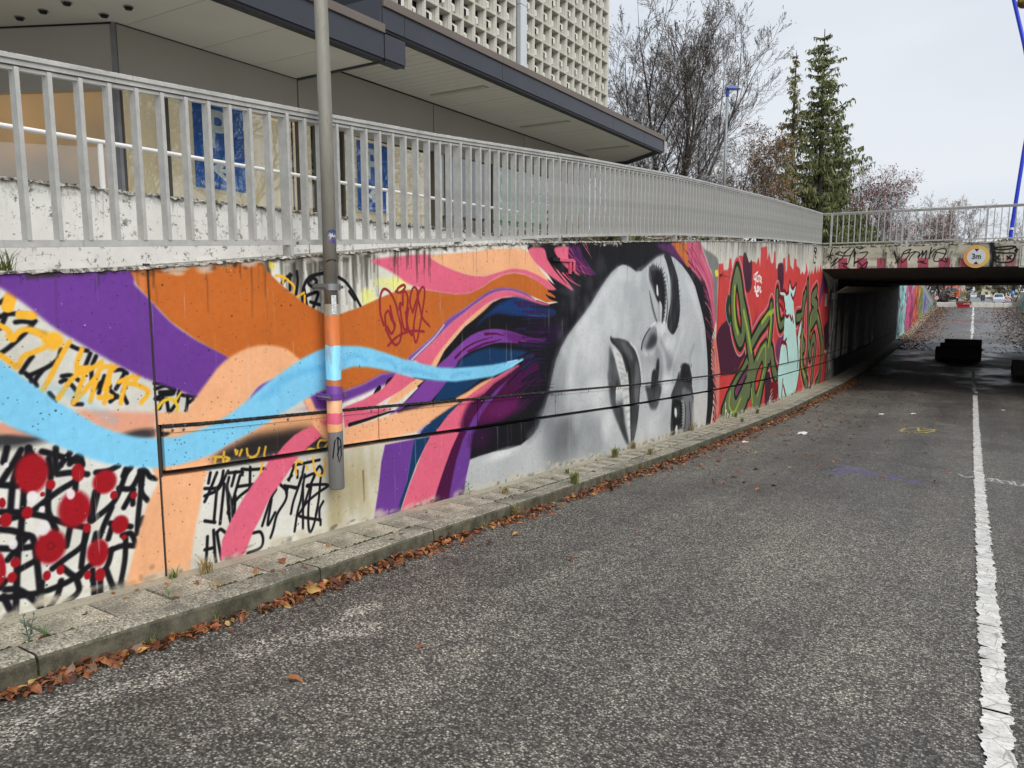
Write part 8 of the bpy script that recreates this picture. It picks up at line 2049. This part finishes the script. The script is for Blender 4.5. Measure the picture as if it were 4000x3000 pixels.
M().tube([(0, 0, 0), (0, 0, 2.6)], .06, 10).obj('pole', m_pole_g, tlp); M().box((-.19, -.16, 1.83), (.17, .04, 2.52)).obj('lamp_housing', mk_, tlp, bevel=.03); M().box((-.17, -.15, 2.53), (.15, .03, 2.57)).obj('snow_cap', m_pw, tlp)
for k in range(3): M().tube([(-.01, -.165, 2.4-k*.22), (-.01, -.22, 2.4-k*.22)], .085, 12).obj('lens_hood', m_gap, tlp)
def round_sign(x, y, z, r, col, lab, post=True, arrow=False, ring=None):
    s_ = thing('round_sign', lab, 'sign', (x, y, z)); disc(M(), 0, r, 0, 28).obj('sign_face', col, s_)
    M().tube([(0, .03, 0), (0, .005, 0)], r*.99, 20).obj('sign_plate', m_alu, s_)
    if ring: disc(M(), r*.74, r, -.006, 28).obj('sign_ring', ring, s_)
    if arrow: M().add([(-.035, -.008, -.18), (.035, -.008, -.18), (.035, -.008, .04), (.13, -.008, .0), (.0, -.008, .19), (-.13, -.008, .0), (-.035, -.008, .04)], [(0, 1, 2, 6), (2, 3, 4, 5, 6)]).obj('sign_arrow', m_sw, s_)
    if post: M().tube([(0, .05, road(y)-z), (0, .05, r)], .03, 6).obj('sign_post', m_pole_g, s_)
    return s_
round_sign(4.10, 107.8, -.39, .27, simple('sign blue', '2468b4', .4, var=.04), 'blue round sign with white upward arrow below the traffic light', False, True)
round_sign(4.92, 115, -.18, .15, m_sb, 'small dark round sign on a thin post right of the traffic light', True, False, m_sw)
s_ = round_sign(-3.60, 100.6, -1.0, .27, m_sw, 'round white sign with red ring at the left end of the barriers', True, False, mrr)
m = M().tube([(-.08, -.01, .1), (-.08, -.01, -.1)], .018, 4).tube([(.05, -.01, .1), (.0, -.01, 0), (.05, -.01, -.1), (.1, -.01, 0), (.05, -.01, .1)], .016, 4); m.obj('sign_lettering', m_sb, s_)
# snowy car beside the board, white gable, houses far behind
car(3.0, 119, 'b8c0c8', 'snow covered light car beside the striped board', 1.3)
def house(x, y, w, d, h, col, lab, roofc='5a3a30'):
    z = top(y)-.2; t_ = thing('house', lab, 'house', (x, y, z), None); M().box((-w/2, 0, 0), (w/2, d, h)).obj('house_wall', simple('render '+col, col, .8, var=.06, scale=.4), t_)
    M().add([(-w/2-.4, -.4, h), (w/2+.4, -.4, h), (w/2+.4, d+.4, h), (-w/2-.4, d+.4, h), (-w/2-.4, d/2, h+2.6), (w/2+.4, d/2, h+2.6)], [(0, 1, 5, 4), (2, 3, 4, 5), (1, 2, 5), (3, 0, 4), (3, 2, 1, 0)]).obj('roof', simple('roof '+roofc, roofc, .8), t_)
    for k in range(int(w/3)):
        for r in range(2): 
            f_ = M().box((-w/2+1+k*3, -.03, 1+r*2.8), (-w/2+2.2+k*3, -.005, 2.5+r*2.8)).obj('window', m_frame, t_); M().box((-w/2+1.08+k*3, -.035, 1.08+r*2.8), (-w/2+2.12+k*3, -.031, 2.42+r*2.8)).obj('pane', mg, f_)
house(10, 430, 18, 10, 6.2, 'd8cfae', 'cream house far down the street behind the parked cars'); house(-22, 400, 16, 10, 6.2, 'c8c6c0', 'pale house far away behind the orange lorry'); house(34, 380, 20, 10, 6, 'd0d0cc', 'grey white house far away at the right', '6a6e72')
gb = thing('shed', 'low white gabled shed right of the traffic light', 'building', (9.5, 128, top(128)-.1)); M().add([(-2.2, 0, 0), (2.2, 0, 0), (2.2, 0, 1.1), (0, 0, 2.1), (-2.2, 0, 1.1), (-2.2, 6, 0), (2.2, 6, 0), (2.2, 6, 1.1), (0, 6, 2.1), (-2.2, 6, 1.1)], [(0, 1, 2, 3, 4), (9, 8, 7, 6, 5), (1, 6, 7, 2), (5, 0, 4, 9)]).obj('shed_wall', m_sw, gb)
M().add([(-2.4, -.2, 1.02), (0, -.2, 2.14), (2.4, -.2, 1.02), (-2.4, 6.2, 1.02), (0, 6.2, 2.14), (2.4, 6.2, 1.02)], [(0, 1, 4, 3), (1, 2, 5, 4)]).obj('shed_roof', m_pw, gb)
ap = thing('arched_frame', 'tall white arched frame standing right of the orange lorry', 'sculpture', (-2.2, 178, road(178)))
M().tube([(-.6, 0, 0), (-.6, 0, 2.8), (-.3, 0, 3.9), (.3, 0, 3.9), (.6, 0, 2.8), (.6, 0, .2)], .10, 8).obj('arch_tube', m_sw, ap)
M().box((.1, -.02, 2.0), (.5, .02, 3.0)).obj('arch_plate', m_sw, ap)
# street trees beyond
TR = [(-20, 190, 11), (-13, 215, 12), (-9, 240, 11), (-7.5, 300, 12), (-6.5, 360, 13), (7.2, 200, 12), (8.4, 165, 10), (8, 250, 12), (7.5, 300, 12), (9, 350, 13), (12, 190, 11), (14, 230, 12), (-16, 280, 12), (3, 420, 12), (-2, 440, 12), (17, 300, 12), (12, 400, 12), (-12, 410, 12)]
protos = {}
for i, (x, y, h) in enumerate(TR):
    k = i % 4
    if k not in protos:
        t_ = bare_tree('street_tree', 'bare street tree among those lining the road beyond the barriers', (x, y, road(y)), 11, 110+k, stems=2, spread=.25, r0=.28, kids=4, levels=4, leafmat=[m_lbrown, m_lgreen2, m_lbrown, m_lgold][k], leafn=3, leafs=.3, group='street trees beyond the barriers', mat=m_bark2, twigr=.06, clear=.3)
        protos[k] = t_; t_.scale = (h/11*.75,)*3
    else:
        r = protos[k].copy(); COL.objects.link(r); r.location = (x, y, road(y)); r.rotation_euler = (0, 0, i*1.3); r.scale = (h/11*.75,)*3
        for c in protos[k].children: d = c.copy(); COL.objects.link(d); d.parent = r
# snowy shrub mass and hedge far left
for i, (x, y, h) in enumerate(((-7.2, 118, 1.9), (-8.5, 125, 2.3), (-6.0, 130, 2.0), (-9.5, 135, 2.6), (7.2, 125, 1.2), (-5.2, 116, 1.6))):
    shrub('shrub', 'snow dusted shrub by the road beyond the barriers', (x, y, road(y)), h, 1.6, m_lgreen if i % 2 else m_lbrown, 140+i, 700, 'snowy shrubs beyond the barriers')

# ---------------- fallen leaves, weeds, litter ----------------
LM = []
for i, h in enumerate(('7c4a2c', '5e3420', '946038', '42291c', 'a8844a', '735848', '875030')):
    t = NT('fallen leaf %s' % 'abcdefg'[i]); f = t.noise(30, 5, .7); c = lin(h); LM.append(t.done(t.mix(t.gray(f, .3, .7), tuple(v*.6 for v in c[:3])+(1,), tuple(min(1, v*1.3) for v in c[:3])+(1,)), .6, None, 0, .35))
def leaf_geo(L, W, curl, fold, rg):
    """pointed oval blade, folded on its midrib and curled; 12 quads"""
    v = []; n = 5
    for i in range(n+1):
        t_ = i/n; w = W*math.sin(math.pi*min(1, t_*.92+.04))**.8*(1-.25*t_)*rg.uniform(.85, 1.12); x = (t_-.5)*L; zc = curl*math.sin(t_*math.pi*.9+.2)*L
        v += [(x, -w, zc+fold*w+rg.normal(0, .0015)), (x, 0, zc), (x, w, zc+fold*w*rg.uniform(.3, 1.3))]
    f = []
    for i in range(n):
        for k in range(2): a = i*3+k; f.append((a, a+3, a+4, a+1))
    v.append((-.5*L-L*.22, 0, curl*.2*L)); f.append((0, 1, len(v)-1))
    return v, f
rgl = np.random.default_rng(5)
shapes = [leaf_geo(rgl.uniform(.06, .09), rgl.uniform(.017, .028), rgl.uniform(-.05, .35), rgl.uniform(.1, .8), rgl) for _ in range(12)]
leaf_me = []
for i in range(14):
    v, f = shapes[i % 12]; me = bpy.data.meshes.new('fallen_leaf'); me.from_pydata(v, [], f); me.materials.append(LM[i % 7]); me.polygons.foreach_set('use_smooth', [True]*len(f)); leaf_me.append(me)
def put_leaf(x, y, z, sc, k, tilt, label, group):
    o = bpy.data.objects.new('fallen_leaf', leaf_me[k]); COL.objects.link(o); o.location = (x, y, z); o.scale = (sc,)*3
    o.rotation_euler = (rgl.normal(0, tilt), rgl.normal(0, tilt), rgl.uniform(0, 6.28)); return tag(o, label, 'leaf', group)
def heap(y): return .5+.5*math.sin(y*3.1+1.3)*math.sin(y*1.7+.4)+.25*math.sin(y*9)
n = 0
while n < 210:
    y = 1.05+2.9*rgl.random()**1.1; h = max(0.3, heap(y))
    if rgl.random() > h+.12: continue
    d = abs(rgl.normal(0, .022+.025*h)); x = -3.272+min(d, .16)
    put_leaf(x, y, zr(x, y)+.006+max(0, rgl.uniform(0, .045)*h*(1-d/.16)), rgl.uniform(.4, 1.0), int(rgl.integers(14)), .5, 'curled brown leaf in the drift along the kerb foot', 'leaves in the near gutter drift'); n += 1
o = put_leaf(-3.20, 2.95, zr(-3.2, 2.95)+.045, 1.45, 4, .2, 'large yellow leaf standing upright in the drift by the kerb joint', None); o.rotation_euler = (1.2, .1, .35)
for x, y, k, lab in ((-2.44, 2.12, 2, 'single orange brown leaf alone on the near asphalt'), (-2.24, 2.74, 6, 'small orange leaf alone on the asphalt, farther from the kerb than the first'), (-3.55, 3.02, 0, 'brown leaf lying on a paving slab above the big kerb joint'), (-2.95, 4.83, 4, 'pale yellow leaf on the asphalt beside the gutter drift'), (-2.98, 4.5, 3, 'dark red leaf on the asphalt close to the gutter drift'), (-3.62, 1.85, 5, 'dry brown leaf at the wall foot on the nearest slabs'), (-2.3, 4.5, 1, 'dark star shaped leaf alone on the asphalt')):
    z = base(y)+.004 if x < -3.3 else zr(x, y)+.004; put_leaf(x, y, z, 1.0, k, .12, lab, None)
def leaf_mass(name, pts, parent=None):
    V, F, MI = [], [], []
    for (x, y, z, sc, tilt) in pts:
        v, f = shapes[int(rgl.integers(12))]; R_ = Matrix.Rotation(rgl.uniform(0, 6.28), 3, 'Z')@Matrix.Rotation(rgl.normal(0, tilt), 3, 'X')@Matrix.Rotation(rgl.normal(0, tilt), 3, 'Y')
        A = np.array(v)*sc@np.array(R_).T+np.array([x, y, z]); o_ = len(V); V += [tuple(q) for q in A]; F += [tuple(i+o_ for i in q) for q in f]; MI += [int(rgl.choice(7, p=[.22, .22, .16, .14, .06, .08, .12]))]*len(f)
    me = bpy.data.meshes.new(name); me.from_pydata(V, [], F)
    for q in LM: me.materials.append(q)
    me.polygons.foreach_set('material_index', MI); o = bpy.data.objects.new(name, me); COL.objects.link(o); return tag(o, kind='stuff')
pts = []
while len(pts) < 3900:
    y = .7+27*rgl.random()**1.25; h = max(.12, heap(y)*.8+.25+min(.35, y*.03)); 
    if rgl.random() > h: continue
    wd = .022+.022*h+min(.07, y*.005); d = abs(rgl.normal(0, wd)); x = -3.278+min(d, .5)
    if y < 4 and d < .02 and rgl.random() < .2: continue
    pts.append((x, y, zr(x, y)+.005+max(0, rgl.uniform(0, .03)*h*(1-d/.2)), rgl.uniform(.3, .95), .55))
leaf_mass('leaf_litter', pts)
pts = []
for _ in range(420):
    y = rgl.uniform(8, 27); x = -3.2+abs(rgl.normal(0, .5+.05*y)); 
    if x < 3.3: pts.append((x, y, zr(x, y)+.004, rgl.uniform(.5, 1.1), .2))
for _ in range(24): 
    y = rgl.uniform(3, 30); x = rgl.uniform(-2.8, 3.3); pts.append((x, y, zr(x, y)+.004, rgl.uniform(.4, .9), .15))
for _ in range(60): y = rgl.uniform(1.5, 14); x = rgl.uniform(-3.8, -3.35); pts.append((x, y, base(y)+.004, rgl.uniform(.4, .8), .2))
leaf_mass('scattered_leaves', pts)
pts = []
for _ in range(3800):
    y = rgl.uniform(44, 99); a = rgl.random()
    x = -3.25+abs(rgl.normal(0, .8)) if a < .45 else (3.45-abs(rgl.normal(0, 1.1)) if a < .92 else rgl.uniform(-3, 3.3))
    if -3.8 < x < 3.45: pts.append((x, y, zr(x, y)+.01, rgl.uniform(1.3, 2.4), .25))
for _ in range(1500):
    y = rgl.uniform(50, 99); s = -1 if rgl.random() < .5 else 1; x = rgl.uniform(-3.82, -3.3) if s < 0 else rgl.uniform(3.55, 4.2); pts.append((x, y, base(y)+.012, rgl.uniform(1.2, 2.2), .3))
leaf_mass('leaf_litter', pts)
# chalk picture on the far ramp (flat strokes of chalk)
def chalk_mesh(name, strokes, h, lab=None):
    m = M()
    for pts, w in strokes:
        pts = spline(np.array(pts, float), False, 5); k = len(m.v)
        for i, (x, y) in enumerate(pts):
            dx_, dy_ = (pts[min(i+1, len(pts)-1)]-pts[max(i-1, 0)]); L = math.hypot(dx_, dy_)+1e-9; ox, oy = -dy_/L*w/2, dx_/L*w/2
            m.v += [(x+ox, y+oy, zr(x, y)+.008), (x-ox, y-oy, zr(x, y)+.008)]
        for i in range(len(pts)-1): m.f.append((k+2*i, k+2*i+1, k+2*i+3, k+2*i+2)); m.mi.append(0)
    t = NT('chalk '+h); f = t.noise(14, 6, .7); mix_ = t.gray(f, .36, .56); o = m.obj(name, t.done(t.mix(mix_, (.05, .05, .05, 1), lin(h)), .9)); return tag(o, kind='structure')
chalk_mesh('pink_chalk', [([(-1.9, 70), (-1.2, 71.5), (-.6, 70.2), (-.9, 72.5)], .10), ([(-.8, 72.5), (.2, 73.5), (1.2, 74.2)], .12), ([(-1.4, 73.2), (-.3, 74.2), (.8, 72.6)], .10), ([(.3, 71.5), (.9, 72.6), (1.5, 73.8)], .10), ([(-.5, 68.8), (-.2, 70.6), (-.7, 71.4)], .10)], 'c4707c')
chalk_mesh('yellow_chalk', [([(-.3, 75.5), (.1, 76), (.6, 75.2)], .25), ([(-.3, 74.8), (.2, 75.2)], .2)], 'b8a860')
chalk_mesh('blue_chalk', [([(.1, 69.0), (.4, 70.4), (.7, 69.2)], .22), ([(.15, 68), (.5, 68.8)], .2), ([(-1.2, 66), (-.7, 66.8), (-.3, 65.2)], .1), ([(-1.6, 64.6), (-.9, 63.8)], .08)], '6f93bf')
chalk_mesh('white_chalk', [([(-1.4, 62), (-.6, 63.5), (-.2, 62)], .08), ([(-1.8, 59), (-1.0, 60.4)], .08), ([(1.0, 60), (1.4, 61)], .07), ([(-1.2, 56), (-.6, 57)], .08)], 'aab0b4')
# paper scraps
def scrap(x, y, sx, sy, lab, col='d8dadb'):
    m = M(); n = 4
    for i in range(n+1):
        for j in range(n+1): m.v.append((x+(i/n-.5)*sx+RNG.normal(0, sx*.03), y+(j/n-.5)*sy+RNG.normal(0, sy*.03), zr(x, y)+.006+abs(RNG.normal(0, .007))))
    for i in range(n):
        for j in range(n): a = i*(n+1)+j; m.f.append((a, a+n+1, a+n+2, a+1)); m.mi.append(0)
    o = m.obj('paper_scrap', simple('paper '+col, col, .8, var=.05), smooth=True); tag(o, lab, 'litter')
scrap(-2.41, 13.7, .14, .22, 'crumpled white paper scrap on the road in front of the white wolf painting'); scrap(-2.95, 11.9, .09, .10, 'smaller white paper scrap near the leaf drift'); scrap(-1.56, 18.2, .10, .14, 'pale scrap on the road just before the tunnel, left of the other'); scrap(-.96, 18.7, .10, .12, 'pale scrap on the road just before the tunnel, nearer the line')
scrap(-3.22, 20.2, .08, .3, 'pinkish scrap of packaging lying at the kerb near the tunnel', 'c98f92'); scrap(.78, 20.9, .1, .1, 'white scrap right of the centre line before the tunnel')
# weeds and grass tufts
def blademat(name, h): return leafm(name, h, .35)
m_grass = blademat('fresh grass', '5a6e2c'); m_dry = blademat('dry grass', '8c7a50'); m_weed = blademat('weed leaves', '4a6e3a'); m_wd2 = blademat('blue green weed', '3f5a4a')
def tuft(x, y, z, n, H, lab, mat=None, spread=.5, w=.003):
    rg = np.random.default_rng(int(abs(x*1000+y*77)) % 99999); m = M()
    for _ in range(n):
        a = rg.uniform(0, 6.28); h = H*rg.uniform(.5, 1.1); r = spread*h*rg.uniform(.2, 1.1); b = Vector((rg.normal(0, .012), rg.normal(0, .02), 0)); d = Vector((math.cos(a), math.sin(a), 0)); s = Vector((-math.sin(a), math.cos(a), 0))*w*rg.uniform(.7, 1.4)
        p1 = b+d*r*.35+Vector((0, 0, h*.6)); p2 = b+d*r+Vector((0, 0, h*rg.uniform(.65, 1)))
        m.add([b-s, b+s, p1+s*.8, p1-s*.8, p2], [(0, 1, 2, 3), (3, 2, 4)], int(rg.random() < .3))
    o = m.obj('grass_tuft', [mat or m_grass, m_dry]); o.location = (x, y, z); return tag(o, lab, 'grass')
def weed(x, y, z, n, H, lab, mat=None, lw=.008):
    rg = np.random.default_rng(int(abs(x*999+y*55)) % 99999); st = M(); lf = M()
    for k in range(n):
        a = rg.uniform(0, 6.28); tip = Vector((math.cos(a)*H*.45*rg.uniform(.2, 1), math.sin(a)*H*.45*rg.uniform(.2, 1), H*rg.uniform(.6, 1))); mid = tip*.5+Vector((0, 0, H*.08)); st.tube([(0, 0, 0), mid, tip], [.0022, .0018, .001], 4, cap=False)
        nl = int(H/.014)
        for i in range(nl):
            t_ = (i+1.5)/(nl+1.5); c = mid*(t_*2) if t_ < .5 else mid.lerp(tip, t_*2-1); b = i*2.4+k; L = lw*3.6*(1.15-t_*.5); d = Vector((math.cos(b), math.sin(b), .35)).normalized(); s = Vector((-math.sin(b), math.cos(b), 0))*lw*.55
            lf.add([c, c+d*L*.45+s, c+d*L, c+d*L*.45-s], [(0, 1, 2, 3)])
    t_ = thing('weed', lab, 'plant', (x, y, z)); st.obj('stems', mat or m_weed, t_); lf.obj('leaves', mat or m_weed, t_); return t_
B = base
weed(-3.475, 1.53, B(1.53), 3, .15, 'blue green willowherb in the kerb joint of the nearest slab', m_wd2, .010); weed(-3.50, 1.38, B(1.38), 2, .17, 'sprawling blue green weed at the lower left kerb edge', m_wd2, .010); weed(-3.475, 2.21, B(2.21), 1, .11, 'small upright seedling in the kerb joint below the peach stripe', m_weed, .010)
tuft(-3.79, 2.44, B(2.44), 26, .07, 'low green grass tuft at the wall joint foot', None, .9); tuft(-3.74, 2.62, B(2.62), 40, .11, 'dry straw coloured tuft at the wall foot right of the joint', m_dry, .9); tuft(-3.47, 2.5, B(2.5), 16, .05, 'thin dry grass in the slab joint', m_dry, 1)
weed(-3.475, 1.60, B(1.6), 2, .05, 'tiny broad leaved weed at the kerb joint', m_weed, .012)
for x, y, n_, h_, lab in ((-3.275, 1.5, 14, .06, 'small green weed at the foot of the first kerb joint'), (-3.27, 1.98, 12, .08, 'yellowing grass in the leaf drift'), (-3.27, 2.32, 12, .07, 'green sprout poking out of the leaf drift'), (-3.275, 2.62, 10, .05, 'tiny green sprout beside the yellow leaf'), (-3.27, 3.25, 12, .05, 'green blades at the kerb foot before the second stone'), (-3.28, 5.35, 60, .15, 'dry hanging grass tuft at the third kerb joint'), (-3.275, 4.85, 30, .06, 'flat green weeds in the gutter drift'), (-3.30, 6.55, 120, .15, 'large bright green grass tuft hanging over the kerb'), (-3.29, 7.1, 50, .12, 'green grass tuft just beyond the largest one'), (-3.68, 8.4, 110, .16, 'bright green grass tuft on the paving below the grey neck'), (-3.62, 7.0, 30, .07, 'short grass in a slab joint'), (-3.60, 5.7, 50, .07, 'brownish grass in the slab joints near the purple stripe'), (-3.44, 9.0, 40, .14, 'thin dry grass above the kerb'), (-3.29, 8.3, 40, .13, 'dry grass stalks at the kerb face'), (-3.80, 9.3, 50, .14, 'dry twiggy tuft at the wall below the painted lips'), (-3.80, 11.8, 40, .20, 'dry reddish stalks at the wall by the small painted eye'), (-3.78, 14.4, 60, .14, 'dark green weed tuft at the end of the face painting'), (-3.6, 15.4, 70, .13, 'green yellow tuft on the paving below the green lettering'), (-3.5, 13.8, 50, .10, 'low green tuft between slabs near the face edge'), (-3.78, 22.3, 60, .12, 'green weeds at the wall foot near the tunnel')):
    z = zr(x, y) if x > -3.3 else B(y); mt = m_dry if ('dry' in lab or 'brown' in lab) else None; tuft(x, y, z, n_, h_, lab, mt, .7)
weed(-3.80, 5.42, B(5.42), 1, .16, 'small leafy seedling at the foot of the pale grey shoulder', m_weed, .014); weed(-3.79, 14.0, B(14), 3, .2, 'bushy little weed below the pink hair edge', m_wd2, .012)
for x, y, n_, h_, lab in ((-4.06, 1.83, 36, .17, 'long thin grass on the wall top at the far left'), (-4.08, 1.72, 20, .10, 'short grass on the wall top at the left edge'), (-4.05, 9.9, 60, .22, 'yellow grass on the wall top where the white wall ends')):
    tuft(x, y, top(y)-.02, n_, h_, lab, m_grass, 1.0)
# moss cushions along the slab joint
m = M()
for _ in range(420):
    y = .8+13*rgl.random()**1.3; x = -3.475+rgl.normal(0, .004); s = rgl.uniform(.004, .011)
    if math.sin(y*2.3)+math.sin(y*5.1) < -.2: continue
    m.add([(x-s, y-s*2, B(y)-.004), (x+s, y-s*2, B(y)-.004), (x+s, y+s*2, B(y)-.004), (x-s, y+s*2, B(y)-.004), (x, y, B(y)+s*.9)], [(0, 1, 4), (1, 2, 4), (2, 3, 4), (3, 0, 4)])
tag(m.obj('moss_cushions', m_moss, smooth=True), kind='stuff')
tag(M().box((-3.29, -3, -9), (-3.29, -3, -9)).obj('unused', None), kind='stuff') if False else None
